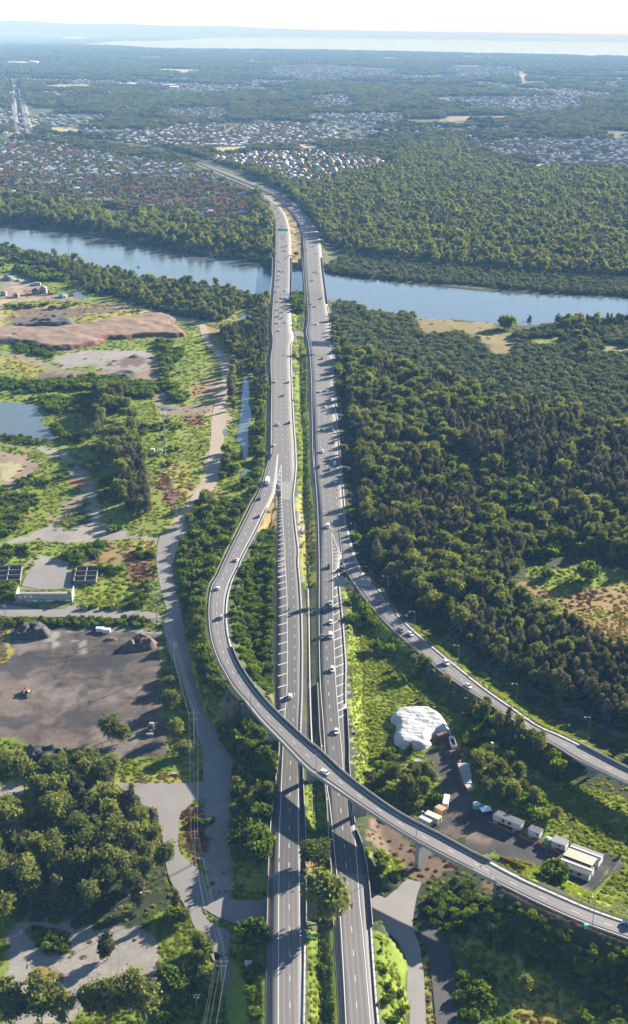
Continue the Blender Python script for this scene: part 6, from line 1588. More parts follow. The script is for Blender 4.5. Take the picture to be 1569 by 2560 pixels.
add(cG, 'right', -1, [(718, 90, 'silver'), (770, 150, 'white'), (772, 172, 'white'), (782, 213, 'silver'), (805, 375, 'grey'), (850, 352, 'black'), (880, 405, 'silver'), (868, 543, 'maroon'), (895, 552, 'white'), (849, 608, 'maroon'), (911, 743, 'black'), (839, 788, 'black'), (866, 804, 'grey'), (878, 936, 'white', 'wagon'), (918, 1196, 'red', 'wagon'), (900, 1446, 'white', 'sedan'), (940, 1440, 'grey', 'wagon')])
add(cK, 'right', -1, [(1127, 147, 'blue', 'wagon'), (1093, 202, 'white', 'sedan'), (1063, 378, 'black', 'hatchback'), (1152, 378, 'white', 'sedan'), (1155, 468, 'red', 'wagon'), (1070, 540, 'white', 'wagon'), (1114, 603, 'maroon', 'hatchback'), (1166, 628, 'white', 'sedan'), (1042, 655, 'maroon', 'wagon'), (1122, 673, 'grey', 'wagon'), (1170, 763, 'white', 'hatchback'), (1112, 1105, 'white', 'van'), (1118, 1412, 'black', 'wagon')])
add(cN, 'right', -1, [(1030, 297, 'white', 'ute'), (972, 337, 'black', 'ute'), (1030, 427, 'white', 'hatchback'), (972, 523, 'grey', 'sedan'), (1028, 520, 'white', 'van'), (1040, 752, 'white', 'wagon'), (1068, 1175, 'white', 'sedan')])
add(cN, 'exit', -1, [(1365, 290, 'black', 'hatchback')])
add(cL, 'exit', -1, [(77, 820, 'grey', 'ute'), (140, 842, 'white', 'sedan'), (365, 1025, 'white', 'wagon'), (500, 1170, 'white', 'ute')])
add(cS, 'ramp', 1, [(1508, 628, 'blue', 'sedan')])
NAMES = {'left': 'outbound', 'right': 'inbound', 'ramp': 'ramp', 'exit': 'exit road'}
ORD = ['nearest', 'second nearest', 'third nearest', 'fourth nearest', 'fifth nearest', 'sixth nearest', 'seventh nearest', 'eighth nearest', 'ninth nearest', 'tenth nearest']
recs_ = []
for c in CARS:
    px, py, col, shp, road, sense = c
    r = roads[road]
    x_, y_ = to_px(r.M[:, 0], r.M[:, 1], r.M[:, 2] + .6)
    i = int(np.argmin((x_ - px) ** 2 + ((y_ - py) * 1.0) ** 2)); 
    z = r.M[i, 2]
    x, y, _ = P(px, py, z + .6)
    w = np.array([x, y]); i = int(np.argmin(((r.M[:, :2] - w) ** 2).sum(1))); z = r.M[i, 2] + .02
    a, b = r.M[max(i - 1, 0)], r.M[min(i + 1, len(r.M) - 1)]
    t = b - a
    if t[1] * sense < 0 and abs(t[1]) > abs(t[0]) * .2: t = -t
    if road == 'ramp' and t[1] < 0: t = -t
    if road == 'exit' and t[0] < 0: t = -t
    rot = math.atan2(t[1], t[0]) - math.pi / 2
    u = r.R[i] - r.L[i]; f = float(np.dot((w - r.L[i][:2]), u[:2]) / np.dot(u[:2], u[:2]))
    if shp is None: shp = ['hatchback', 'sedan', 'wagon', 'hatchback', 'ute'][int(rng.integers(5))]
    if road in ('left', 'right'):
        zone_ = 'beyond the river' if py < 668 else 'on the river bridge' if py < 755 else 'between river and median crossover' if py < 838 else 'north of the merge' if py < 1240 else 'past the merge'
        fm = f if road == 'left' else 1 - f
        lane = 'kerb lane' if fm < .38 else ('median lane' if fm > .72 else 'middle lanes')
    else:
        zone_ = 'beside the scrub island' if (road == 'ramp' and py < 1740) else 'over the motorway' if road == 'ramp' and py < 2100 else 'past the site huts' if road == 'ramp' else 'above the tarp heap'
        lane = ''
    recs_.append([x, y, z, rot, math.atan2(t[2], math.hypot(t[0], t[1])), col, shp, road, zone_, lane, py])
groups_ = {}
for q in sorted(recs_, key=lambda q: -q[10]):
    groups_.setdefault((q[5], q[6], q[7], q[8], q[9]), []).append(q)
nice = {'wagon': 'four wheel drive wagon', 'ute': 'open tray utility', 'van': 'van', 'sedan': 'sedan', 'hatchback': 'hatchback'}
for k, v in groups_.items():
    for n, q in enumerate(v):
        lab = '%s%s %s %s%s %s' % ((ORD[n] + ' ') if len(v) > 1 else '', q[5], nice[q[6]], ('in the %s %s, ' % (NAMES[q[7]], q[9])) if q[9] else 'on the %s ' % NAMES[q[7]], '', q[8])
        lab = ' '.join(lab.split())
        while len(lab.replace(',', ' ').split()) > 16 and ' the ' in lab: lab = lab.replace(' the ', ' ', 1)
        build_car(q[6], q[5], lab, (q[0], q[1], q[2]), q[3], q[4], q[1] > 1250, 'vehicles on the motorway and its ramps')
# the box truck at the merge
def box_truck(px, py):
    r = LC; x, y, _ = P(px, py, 3.0); z = gz(x, y) + .47; z = float(np.interp(y, r.M[:, 1], r.M[:, 2])) + .02
    a = np.array(P(*cK((660, 770))[0], z)); b = np.array(P(*cK((690, 680))[0], z)); rot = math.atan2(b[1] - a[1], b[0] - a[0]) - math.pi / 2
    rot *= .45
    t = thing('box_truck', 'big white box truck joining the outbound carriageway at the merge', 'truck', (x, y, z), rot)
    mb = MB(); mb.box((0, -1.6, 1.05), (2.5, 8.6, 3.0)); link('cargo_box', mb.mesh('cargo_box', PAINT['white']), t)
    V, F = loft([[(-1.2, yy, .5), (1.2, yy, .5), (1.2, yy, hh), (-1.2, yy, hh)] for yy, hh in ((2.9, 2.9), (4.3, 2.8), (4.75, 1.9))]); link('cab', mk_mesh('cab', V, F, [PAINT['white']]), t)
    mb = MB(); mb.box((0, 4.42, 2.0), (2.1, .5, .7)); link('windscreen', mb.mesh('windscreen', mat_glass), t)
    mb = MB(); mb.box((0, -.6, .55), (2.2, 10.0, .5)); link('chassis', mb.mesh('chassis', mat_tray), t)
    mb = MB(); mb.box((0, -5.93, 1.15), (2.3, .06, 2.7)); link('rear_door', mb.mesh('rear_door', plain('truck_door', (.55, .6, .66), .5)), t)  # blue-grey shade of the rear face is put into the door colour
    for sx in (-1, 1):
        for yy in (-4.6, -3.4, 3.6):
            o = link('wheel', WHEEL, t, (sx * 1.1, yy, .5)); o.scale = (1.6, 1.5, 1.5)
        link('tail_light', TAIL, t, (sx * .95, -5.97, .75))
box_truck(*cK((664, 775))[0])
# the motorbike with its rider
def motorbike(px, py):
    z = float(z_main(py)); x, y, _ = P(px, py, z + .5)
    t = thing('motorbike', 'dark motorbike with a rider on the hatched edge line', 'motorbike', (x, y, z + .03), 0)
    mb = MB(); mb.box((0, -.1, .45), (.3, 1.2, .4), 0, .8); mb.box((0, .35, .82), (.3, .5, .18), 0, .7); mb.box((0, -.4, .78), (.28, .7, .12)); mb.tube((0, .5, .9), (0, .75, .35), .05); link('body', mb.mesh('body', PAINT['black']), t)
    for yy in (-.72, .74):
        o = link('wheel', WHEEL, t, (0, yy, .31)); o.scale = (.6, .95, .95)
    mb = MB(); mb.tube((-.38, .5, 1.05), (.38, .5, 1.05), .025); link('handlebar', mb.mesh('handlebar', mat_steel), t)
    p = bpy.data.meshes.new('person'); b = bmesh.new()
    J = [(0, -.35, .86), (0, -.28, 1.15), (0, -.12, 1.42), (0, -.05, 1.56), (0, .0, 1.68), (-.2, -.1, 1.38), (-.34, .15, 1.18), (-.33, .44, 1.07), (.2, -.1, 1.38), (.34, .15, 1.18), (.33, .44, 1.07), (-.13, -.33, .86), (-.22, .1, .78), (-.2, -.1, .38), (-.2, .08, .3), (.13, -.33, .86), (.22, .1, .78), (.2, -.1, .38), (.2, .08, .3)]
    Ed = [(0, 1), (1, 2), (2, 3), (3, 4), (2, 5), (5, 6), (6, 7), (2, 8), (8, 9), (9, 10), (0, 11), (11, 12), (12, 13), (13, 14), (0, 15), (15, 16), (16, 17), (17, 18)]
    R = [.15, .16, .17, .08, .13, .08, .055, .045, .08, .055, .045, .1, .085, .06, .05, .1, .085, .06, .05]
    sk = b.verts.layers.skin.verify()
    vs = [b.verts.new(j) for j in J]
    for i, j in Ed: b.edges.new((vs[i], vs[j]))
    for v, rr in zip(vs, R): v[sk].radius = (rr, rr)
    vs[0][sk].use_root = True
    b.to_mesh(p); b.free(); p.materials.append(plain('rider_clothes', (.03, .035, .05), .8))
    o = link('person', p, None, (x, y, z + .03)); tag(o, 'rider in dark clothes leaning forward on the motorbike', 'person')
    o.modifiers.new('skin', 'SKIN'); o.modifiers.new('sub', 'SUBSURF').levels = 1
motorbike(*cN((750, 340))[0])

# ------------------------------------------------------------------ poles, lamps, wires
mat_wood = plain('pole_timber', (.16, .13, .10), .9, var=.3)
def light_pole(b, label, arm, h=11.0, z=None, al=2.6):
    p = PG(*b) if z is None else P(b[0], b[1], z)
    t = thing('street_light', label, 'street light', p, 0, 'street lights along the motorway')
    mb = MB(); mb.tube((0, 0, -.5), (0, 0, h), .15, .085, 7); link('pole', mb.mesh('pole', mat_galv), t)
    mb = MB(); a = math.radians(arm); dx, dy = math.cos(a), math.sin(a)
    mb.tube((0, 0, h - .1), (dx * al * .55, dy * al * .55, h + .55), .06, .05, 5); mb.tube((dx * al * .55, dy * al * .55, h + .55), (dx * al, dy * al, h + .65), .05, .05, 5); link('arm', mb.mesh('arm', mat_galv), t)
    mb = MB(); mb.box((dx * (al + .3), dy * (al + .3), h + .58), (.8, .32, .14), a); link('lamp_head', mb.mesh('lamp_head', mat_lamp), t)
LP = [(cL((162, 822))[0], 'street light on the exit road verge nearest the motorway nose', 200), (cL((440, 1038))[0], 'second street light down the exit road verge', 200), (cL((803, 1285))[0], 'third street light down the exit road verge', 200), (cL((1258, 1499))[0], 'street light on the exit road verge just before the gully bridge', 200),
      (cN((1420, 238))[0], 'street light in the forest edge beside the big sign backs', 185), (cK((1316, 1212))[0], 'street light in the forest edge where the exit road splits off', 185), (cK((1286, 952))[0], 'street light on the forest verge abreast of the white van', 185), (cK((1245, 600))[0], 'street light on the forest verge abreast of the merge', 185), (cK((1213, 300))[0], 'street light on the forest verge by the two red cars', 185), (cG((1046, 1440))[0], 'street light on the forest verge by the sedan pair', 185), (cG((1022, 1160))[0], 'street light on the forest verge just past the gantry', 185),
      (cG((998, 850))[0], 'street light on the mangrove verge by the river bank', 185), (cG((925, 330))[0], 'street light across the river on the forest verge', 185),
      (cK((530, 922))[0], 'tall plain light pole on the ramp verge below the merge', 20), (cK((600, 802))[0], 'light pole behind the box truck', 20), (cK((398, 1202))[0], 'light pole halfway down the ramp scrub slope', 20), (cK((270, 1422))[0], 'light pole lower down the ramp scrub slope', 20),
      (cN((240, 120))[0], 'light pole on the scrub slope at the outermost ramp curve', 20), (cG((497, 1170))[0], 'light pole on the outbound verge by the creek trees', 0), (cG((478, 930))[0], 'light pole in the creek trees near the river', 0), (cG((756, 850))[0], 'light pole in the median grass patch near the crossover', 180), (cG((779, 700))[0], 'light pole in the median shrubs at the river bank', 180),
      (cG((862, 150))[0], 'light pole on the inner bend across the river', 185)]
for b, lab, arm in LP: light_pole(b, lab, arm)
for b, lab, arm in ((cN((486, 1030))[0], 'street light on the flyover parapet above the access road', 40), (cN((930, 1452))[0], 'street light on the flyover parapet by the white sedan', 40), (cO((277, 922))[0], 'street light on the flyover parapet above the tallest pier', 40), (cS((1281, 655))[0], 'street light on the ramp edge beside the teal cabinet', 95)):
    light_pole(b, lab, arm, 10.5, z_left_ramp(b[1]))
light_pole(cQ((1008, 765))[0], 'pale lamp leaning out of the dark tall wood', 215, 10.0)
HEADS = {}
def power_pole(key, b, h, label, arms, width=2.6, mat=None):
    p = PG(*b)
    t = thing('power_pole', label, 'power pole', p, 0, 'power poles along the access road')
    mb = MB(); mb.tube((0, 0, -.8), (0, 0, h), .22, .14, 7); link('pole', mb.mesh('pole', mat or mat_wood), t)
    pts = []
    for k, (dz, w) in enumerate(arms):
        mb = MB(); mb.box((0, -.16, h - dz - .08), (w, .14, .16)); link('cross_arm', mb.mesh('cross_arm', mat_galv), t)
        for f in (-.48, .0 if k == 0 else .2, .48):
            mb = MB(); mb.tube((f * w, -.16, h - dz + .08), (f * w, -.16, h - dz + .4), .09, .06, 6); link('insulator', mb.mesh('insulator', mat_lamp), t)
            pts.append((p[0] + f * w, p[1] - .16, p[2] + h - dz + .4))
    HEADS[key] = pts
power_pole('a', cQ((1497, 1350))[0], 17.0, 'tall power pole beside the access road closest to the camera', ((.6, 4.2), (2.6, 3.4)))
power_pole('b', cQ((1318, 432))[0], 16.0, 'power pole rising from the rust coloured island', ((.8, 2.6), (4.0, 2.6)))
power_pole('c', cM((1338, 1070))[0], 23.0, 'tallest power pole between the dark yard and the access road', ((1.2, 4.4), (4.6, 3.2)))
power_pole('d', cM((1200, 474))[0], 15.5, 'power pole at the corner of the dark yard', ((.8, 3.2), (2.4, 2.6)))
power_pole('e', cM((1079, 164))[0], 17.5, 'power pole behind the hedge of the dark yard', ((.8, 3.0), (2.6, 2.4)))
power_pole('f', cJ((1248, 868))[0], 14.0, 'power pole at the bend where the dirt track meets the paving', ((.6, 2.6), (2.0, 2.2)))
power_pole('g', cJ((1030, 1296))[0], 15.0, 'power pole in the scrub beside the graffiti wall', ((.6, 2.4), (2.0, 2.0)))
power_pole('h', cJ((1308, 175))[0], 11.0, 'small power pole on the grass beside the dirt track', ((.5, 2.2), (1.5, 1.8)))
power_pole('i', cJ((1165, 575))[0], 12.0, 'power pole among the dead weeds near the tall tree row', ((.5, 2.2), (1.5, 1.8)))
power_pole('j', cE((1285, 900))[0], 14.0, 'power pole on the grass inside the dirt track bend', ((.5, 2.6), (1.5, 2.2)))
power_pole('k', cE((437, 150))[0], 22.0, 'lone tall pole on the river bank left of the bridge', ((.8, 3), (3, 2.6)))
power_pole('l', cQ((1330, 1452))[0], 9.0, 'low cross arm pole in the bright weeds by the access road', ((.5, 1.9), (1.6, 1.5)))
power_pole('m', cM((42, 158))[0], 11.0, 'power pole at the end of the strip behind the dark yard', ((.5, 1.8), (1.4, 1.6)))
mat_wire = plain('wire', (.42, .42, .43), .4, .6)
def wire(a, b, sag, who):
    a, b = np.array(a), np.array(b); n = 12
    pts = [a + (b - a) * t - np.array([0, 0, sag * 4 * t * (1 - t)]) for t in np.linspace(0, 1, n)]
    mb = MB(); o0 = pts[0]
    for p, q in zip(pts, pts[1:]): mb.tube(p - o0, q - o0, .022, .022, 4, False)
    o = link('overhead_wire', mb.mesh('overhead_wire', mat_wire), None, tuple(o0)); tag(o, 'thin overhead wire %s' % who, 'wire', 'overhead wires %s' % who)
off = [(x - 3, y - 60, z + 3) for x, y, z in HEADS['a']]
for s_, e_, who in (('a', None, 'leaving the closest power pole out of frame'), ('a', 'b', 'above the access road from the rust coloured island'), ('b', 'c', 'over the paved plaza to the tallest pole'), ('c', 'd', 'along the edge of the dark yard'), ('d', 'e', 'past the yard corner to the hedge'), ('e', 'f', 'along the upper access road'), ('f', 'i', 'over the dead weeds'), ('i', 'h', 'over the grass by the dirt track'), ('h', 'j', 'up to the dirt track bend'), ('e', 'g', 'to the graffiti wall pole')):
    A = HEADS[s_]; B = off if e_ is None else HEADS[e_]
    for i in (0, 1, 2, 3, 5): wire(A[i], B[i], 1.4, who)
# the telecom monopole
p = PG(*cJ((1133, 242))[0]); t = thing('telecom_tower', 'tall slim telecom monopole standing on the grass', 'telecom tower', p)
mb = MB(); mb.tube((0, 0, -1), (0, 0, 34), .55, .32, 10); link('mast', mb.mesh('mast', plain('mast_steel', (.22, .22, .23), .6, .3)), t)
mb = MB(); mb.tube((0, 0, 32.4), (0, 0, 32.7), 1.9, 1.9, 12); mb.tube((0, 0, 29.5), (0, 0, 29.7), 1.3, 1.3, 12); link('headframe', mb.mesh('headframe', mat_steel), t)
for i in range(6):
    a = i * 1.047; mb = MB(); mb.box((1.8 * math.cos(a), 1.8 * math.sin(a), 31.4), (.2, .4, 2.4), a); link('antenna', mb.mesh('antenna', PAINT['white']), t)
def crate(name, label, cat, px, size, mat, rot=0.0, group=None, lid=None):
    p = PG(*px); t = thing(name, label, cat, p, rot, group)
    mb = MB(); mb.box((0, 0, -.1), (size[0], size[1], size[2])); link('body', mb.mesh('body', mat), t)
    mb = MB(); mb.box((0, 0, size[2] - .1), (size[0] * 1.06, size[1] * 1.06, .1)); link('lid', mb.mesh('lid', lid or mat), t)
    return t
mat_w = plain('white_cladding', (.46, .46, .455), .6, var=.08); mat_teal = plain('teal_plastic', (.10, .36, .36), .5); mat_bl = plain('blue_plastic', (.03, .16, .42), .4); mat_cream = plain('cream_paint', (.58, .50, .36), .6)
crate('equipment_cabinet', 'pale equipment cabinet at the foot of the telecom monopole', 'cabinet', cJ((1050, 218))[0], (3, 2.2, 2.4), mat_w)
crate('equipment_cabinet', 'small cabinet against the telecom monopole', 'cabinet', cJ((1108, 218))[0], (2, 1.6, 1.8), mat_w)
crate('equipment_cabinet', 'teal roadside cabinet on the ramp edge past the flyover', 'cabinet', cS((1243, 652))[0], (1.4, 1.0, 2.2), mat_teal).location.z = z_left_ramp(2320) - .6
crate('portable_toilet', 'teal portable toilet on the grass above the site yard', 'portable toilet', cO((720, 388))[0], (1.3, 1.3, 2.3), mat_teal, .4, lid=mat_w)

# ------------------------------------------------------------------ signs
mat_green = plain('sign_green', (.0, .34, .22), .45, var=.05); mat_signback = plain('sign_back', (.20, .24, .27), .5, .3, var=.1); mat_white = plain('sign_white', (.6, .6, .58), .5, var=.05)
def gantry(label, base_l, base_r, zf, panels, front, hb=6.6):
    """base_l/r: photo pixels of the two feet; panels: (t0, t1, z0, z1)"""
    A = np.array(P(*base_l, float(zf(base_l[1])))); B = np.array(P(*base_r, float(zf(base_r[1]))))
    t = thing('sign_gantry', label, 'sign gantry', tuple(A)); d = B - A; L = np.linalg.norm(d); u = d / L
    for q in (A, B):
        mb = MB(); o = q - A; mb.tube(tuple(o + [0, 0, -1]), tuple(o + [0, 0, hb + 1.2]), .24, .2, 8); link('post', mb.mesh('post', mat_galv), t)
    mb = MB()
    for dz in (0, 1.1): mb.tube((0, 0, hb + dz), tuple(d + [0, 0, hb + dz]), .10, .10, 6)
    n = max(4, int(L / 1.6))
    for i in range(n): mb.tube(tuple(u * L * i / n + [0, 0, hb + (i % 2) * 1.1]), tuple(u * L * (i + 1) / n + [0, 0, hb + ((i + 1) % 2) * 1.1]), .06, .06, 5)
    link('truss', mb.mesh('truss', mat_galv), t)
    ang = math.atan2(d[1], d[0])
    for t0, t1, z0, z1 in panels:
        c = u * L * (t0 + t1) / 2; w = (t1 - t0) * L; nrm = np.array([math.sin(ang), -math.cos(ang), 0]) * .45 * (1 if front else -1)
        mb = MB(); mb.box((c[0] + nrm[0], c[1] + nrm[1], z0), (w, .12, z1 - z0), ang); o = link('sign_panel', mb.mesh('sign_panel', mat_green if front else mat_signback), t)
        if front:
            for fx, fz, fw, fh in ((-.2, .62, .45, .16), (.18, .28, .5, .14)):
                mb = MB(); c2 = c + u * w * fx; mb.box((c2[0] + nrm[0] * 1.2, c2[1] + nrm[1] * 1.2, z0 + (z1 - z0) * fz), (w * fw * .8, .04, (z1 - z0) * fh), ang); link('legend', mb.mesh('legend', mat_white), o)
        else:
            mb = MB()
            for q in np.linspace(-.4, .4, 4): c2 = c + u * w * q; mb.box((c2[0] - nrm[0] * -.8, c2[1] - nrm[1] * -.8, z0 + .1), (.1, .12, z1 - z0 - .2), ang)
            link('stiffener', mb.mesh('stiffener', mat_galv), o)
gantry('green direction sign gantry over the outbound carriageway across the river', cG((553, 262))[0], cG((690, 262))[0], z_main, ((.26, .5, 5.6, 9.0), (.52, .82, 5.6, 8.6)), True)
gantry('sign gantry seen from behind over the inbound carriageway across the river', cG((775, 262))[0], cG((912, 270))[0], z_main, ((.22, .66, 6.2, 8.6),), False)
gantry('wide sign gantry seen from behind over the inbound carriageway at the crossover', cG((762, 1140))[0], cG((1032, 1148))[0], z_main, ((.30, .78, 5.0, 10.4),), False, 7.2)
# the twin sign on the nose
p = P(*cN((1166, 252))[0], 2.9); t = thing('sign_mast', 'lattice sign mast with two big sign backs on the exit nose', 'road sign', p)
mb = MB()
for sx in (-1.2, 1.2): mb.tube((sx, 0, -1), (sx, 0, 10.5), .13, .13, 6)
for i in range(7): mb.tube((-1.2, 0, i * 1.5), (1.2, 0, i * 1.5 + 1.5), .06, .06, 5); mb.tube((1.2, 0, i * 1.5), (-1.2, 0, i * 1.5 + 1.5), .06, .06, 5)
for dz in (6.6, 9.0): mb.tube((-9.2, 0, dz), (11.0, 0, dz), .1, .1, 6)
link('mast', mb.mesh('mast', mat_galv), t)
for x0, x1, z0, z1 in ((-9.2, -3.0, 6.2, 10.8), (2.6, 10.6, 6.4, 10.8), (-6.2, -4.0, 10.83, 12.4)):
    mb = MB(); mb.box(((x0 + x1) / 2, .35, z0), (x1 - x0, .12, z1 - z0)); o = link('sign_panel', mb.mesh('sign_panel', mat_signback), t)
    mb = MB()
    for q in np.linspace(x0 + .3, x1 - .3, 6): mb.box((q, .24, z0 + .1), (.1, .08, z1 - z0 - .2))
    link('stiffener', mb.mesh('stiffener', mat_galv), o)
def sign(label, b, w, h, zoff, mat, rows, z=None, name='road_sign', cat='road sign'):
    p = PG(*b) if z is None else P(b[0], b[1], z)
    t = thing(name, label, cat, p)
    for sx in (-.35, .35): mb = MB(); mb.tube((sx * w, .06, -.5), (sx * w, .06, zoff + h * .9), .05, .05, 5); link('post', mb.mesh('post', mat_galv), t)
    mb = MB(); mb.box((0, 0, zoff), (w, .06, h)); o = link('panel', mb.mesh('panel', mat), t)
    for fx, fz, fw, fh, m in rows:
        mb = MB(); mb.box((fx * w, -.045, zoff + fz * h), (fw * w, .02, fh * h)); link('legend', mb.mesh('legend', m), o)
mat_navy = plain('sign_navy', (.01, .02, .12), .5); mat_gold = plain('sign_gold', (.55, .38, .12), .5); mat_pale = plain('sign_pale_blue', (.25, .45, .62), .5)
sign('white estate hoarding with gold and navy print beside the motorway', cR((462, 1392))[0], 2.4, 2.2, .4, mat_white, [(-.1, .84, .6, .10, mat_gold), (.12, .62, .42, .13, mat_navy), (-.28, .55, .1, .1, mat_navy), (0, .08, .84, .38, mat_pale)], name='hoarding', cat='hoarding')
sign('small green road sign in the median below the big gum', cR((880, 1212))[0], 2.0, 1.3, 1.0, mat_green, [(-.05, .65, .5, .1, mat_white), (0, .35, .6, .1, mat_white)], z=6.2)
sign('small green road sign on the verge of the ramp merge', cK((573, 830))[0], 3.6, 2.0, 1.6, mat_green, [(0, .6, .6, .16, mat_white), (-.1, .25, .5, .14, mat_white)])
sign('small white notice on the exit road verge', cL((112, 742))[0], 1.8, 1.0, 1.0, mat_white, [])
sign('white speed sign post beside the exit road near the gully bridge', cO((1164, 290))[0], .9, 1.2, 2.0, mat_white, [])
sign('white sign standing on the shoulder of the exit road', cO((1035, 335))[0], .9, 1.1, 1.8, mat_white, [])

# ------------------------------------------------------------------ heaps and earthworks
def heap(name, label, cat, poly, h, edge, mat, rough=.5, nscale=4.0, res=1.2, z0=None, cone=False, wrinkle=0.0, wobble=0.0):
    p = smooth_line(poly + [poly[0]], 5)[:-1]; w = np.array(wpoly(p))
    lo, hi = w.min(0) - res, w.max(0) + res
    xs = np.arange(lo[0], hi[0] + res, res); ys = np.arange(lo[1], hi[1] + res, res)
    X, Y = np.meshgrid(xs, ys); sh = X.shape; x, y = X.ravel(), Y.ravel()
    d = np.full(x.shape, 1e9); q = np.roll(w, -1, 0)
    for a, b in zip(w, q):
        ab = b - a; L2 = (ab ** 2).sum() + 1e-9; t = np.clip(((x - a[0]) * ab[0] + (y - a[1]) * ab[1]) / L2, 0, 1)
        d = np.minimum(d, np.hypot(x - a[0] - t * ab[0], y - a[1] - t * ab[1]))
    ins = inpoly(x, y, w.tolist()); d = np.where(ins, d, -d)
    if wobble: d = d + wobble * (vnoise(x, y, 13.0, 14) - .55) * 1.4 + wobble * .6 * (vnoise(x, y, 5.0, 15) - .5)
    g = ground_z(x, y)
    t = np.clip(d / edge, -1, 1); prof = np.where(t > 0, (t if cone else t * (2 - t)), t * .6)
    z = g + h * prof + np.clip(t, 0, 1) * ((vnoise(x, y, nscale, 3) - .5) * 2 * rough + (vnoise(x, y, nscale / 2.7, 4) - .5) * rough)
    if wrinkle: z = z + np.clip(t * 3, 0, 1) * wrinkle * np.sin((y * .9 + x * .15 + 2.5 * vnoise(x, y, 5, 8)) * 1.9)
    ok = (d > -res * 1.6).reshape(sh)
    c = np.array([w[:, 0].mean(), w[:, 1].mean(), 0.0])
    nr_, nc_ = sh; i = (np.arange(nr_ - 1)[:, None] * nc_ + np.arange(nc_ - 1)[None, :])
    qd = np.stack([i, i + 1, i + nc_ + 1, i + nc_], -1).reshape(-1, 4)
    okr = ok.ravel(); qd = qd[okr[qd].all(1)]
    used = np.unique(qd); rm = np.full(len(x), -1); rm[used] = np.arange(len(used))
    V = np.stack([x, y, z], 1)[used] - c
    me = mk_mesh(name, V, rm[qd], [mat], smooth=True)
    return tag(link(name, me, None, tuple(c)), label, cat)
def soil(name, a, b, sc_=.5, steep=None, rough=.95):
    m, nt, bs = new_mat(name); p = objpos(nt)
    f = noise(nt, sc_, 6, .7, p, .4); c = mix(nt, ramp(nt, f, [(.35, 0.), (.65, 1.)]), a, b)
    if steep:
        g = nt.nodes.new('ShaderNodeNewGeometry'); s = nt.nodes.new('ShaderNodeSeparateXYZ'); nt.links.new(g.outputs['True Normal'], s.inputs[0])
        c = mix(nt, ramp(nt, s.outputs['Z'], [(.86, 0.), (.97, 1.)]), steep, c)
    nt.links.new(c, bs.inputs['Base Color']); bs.inputs['Roughness'].default_value = rough; bump(nt, bs, noise(nt, 1.2, 4, .6, p), .3, .7)
    return m
m_tarp, nt, bs = new_mat('white_tarp'); bs.inputs['Base Color'].default_value = (.36, .36, .365, 1); bs.inputs['Roughness'].default_value = .45
mp = nt.nodes.new('ShaderNodeMapping'); mp.inputs['Scale'].default_value = (.25, 1.4, 1); mp.inputs['Rotation'].default_value = (0, 0, .12); nt.links.new(objpos(nt), mp.inputs[0])
bump(nt, bs, noise(nt, 1.1, 5, .6, mp.outputs[0], .8), .5, .9)
m_red = soil('red_earth', (.105, .058, .036), (.215, .135, .085), .06, (.095, .026, .013))
m_brown = soil('brown_soil', (.05, .035, .028), (.10, .07, .052)); m_dark = soil('dark_spoil', (.022, .020, .020), (.06, .052, .048)); m_grav = soil('blue_gravel', (.10, .098, .096), (.15, .145, .14)); m_coal = soil('black_spoil', (.012, .012, .013), (.03, .03, .032)); m_mulch = soil('dark_red_mulch', (.06, .025, .02), (.10, .045, .035))
heap('tarp_heap', 'big stockpile under a wrinkled white tarp beside the site yard', 'stockpile', W3((230, 575), (400, 550), (780, 540), (960, 610), (1080, 690), (1180, 850), (1262, 1030), (1150, 1010), (1020, 1010), (900, 1070), (850, 1160), (895, 1230), (700, 1310), (400, 1310), (240, 1260), (165, 1110), (210, 960), (200, 850), (95, 770), (150, 640)), 3.1, 3.4, m_tarp, .22, 3.0, .45, wrinkle=.08)
heap('soil_heap', 'dark red soil face exposed at the open end of the tarp', 'soil heap', W3((880, 1090), (960, 1040), (1100, 1005), (1230, 1030), (1240, 1100), (1100, 1150), (960, 1170)), 2.2, 2.0, m_mulch, .3, 2.5, .6)
heap('soil_heap', 'dark red mulch heap behind the tipper trailer', 'soil heap', cO((440, 430), (480, 410), (540, 415), (560, 440), (520, 460), (460, 460)), 1.8, 2.4, m_mulch, .3, 2.5, .7)
heap('soil_heap', 'small brown soil heap at the top of the site yard', 'soil heap', cO((500, 475), (530, 462), (556, 480), (540, 500), (505, 498)), 1.6, 2.0, m_brown, .3, 2.5, .7)
heap('earth_fill', 'long flat topped fill of red earth with a steep cut face', 'earth fill', cE((-60, 560), (150, 560), (300, 560), (480, 545), (620, 518), (800, 492), (1000, 477), (1090, 500), (1120, 560), (1190, 608), (1100, 612), (900, 615), (700, 625), (640, 645), (560, 675), (380, 698), (200, 668), (100, 655), (-60, 640)), 4.4, 7.0, m_red, .55, 16.0, 1.4, wobble=6.0)
heap('spoil_heap', 'dark rocky spoil bank along the back of the red fill', 'spoil heap', cE((100, 540), (200, 515), (290, 490), (380, 495), (470, 520), (460, 545), (300, 556), (110, 556)), 5.0, 8.0, m_dark, 1.6, 7.0, 2.0)
heap('spoil_heap', 'grey rubble bank at the near end of the red fill', 'spoil heap', cE((-60, 600), (60, 590), (140, 610), (160, 640), (60, 655), (-60, 660)), 4.0, 6.0, m_dark, 1.4, 6.0, 2.0)
heap('spoil_heap', 'broken rubble bank in the middle of the grey work ground', 'spoil heap', cE((690, 850), (750, 825), (840, 830), (870, 850), (800, 875), (700, 868)), 2.6, 5.0, m_dark, 1.2, 5.0, 1.6)
heap('soil_heap', 'small brown cone of soil on the work ground below the red fill', 'soil heap', cE((810, 735), (850, 716), (890, 728), (880, 742), (830, 744)), 3.0, 8.0, m_brown, .3, 4.0, 1.6, cone=True)
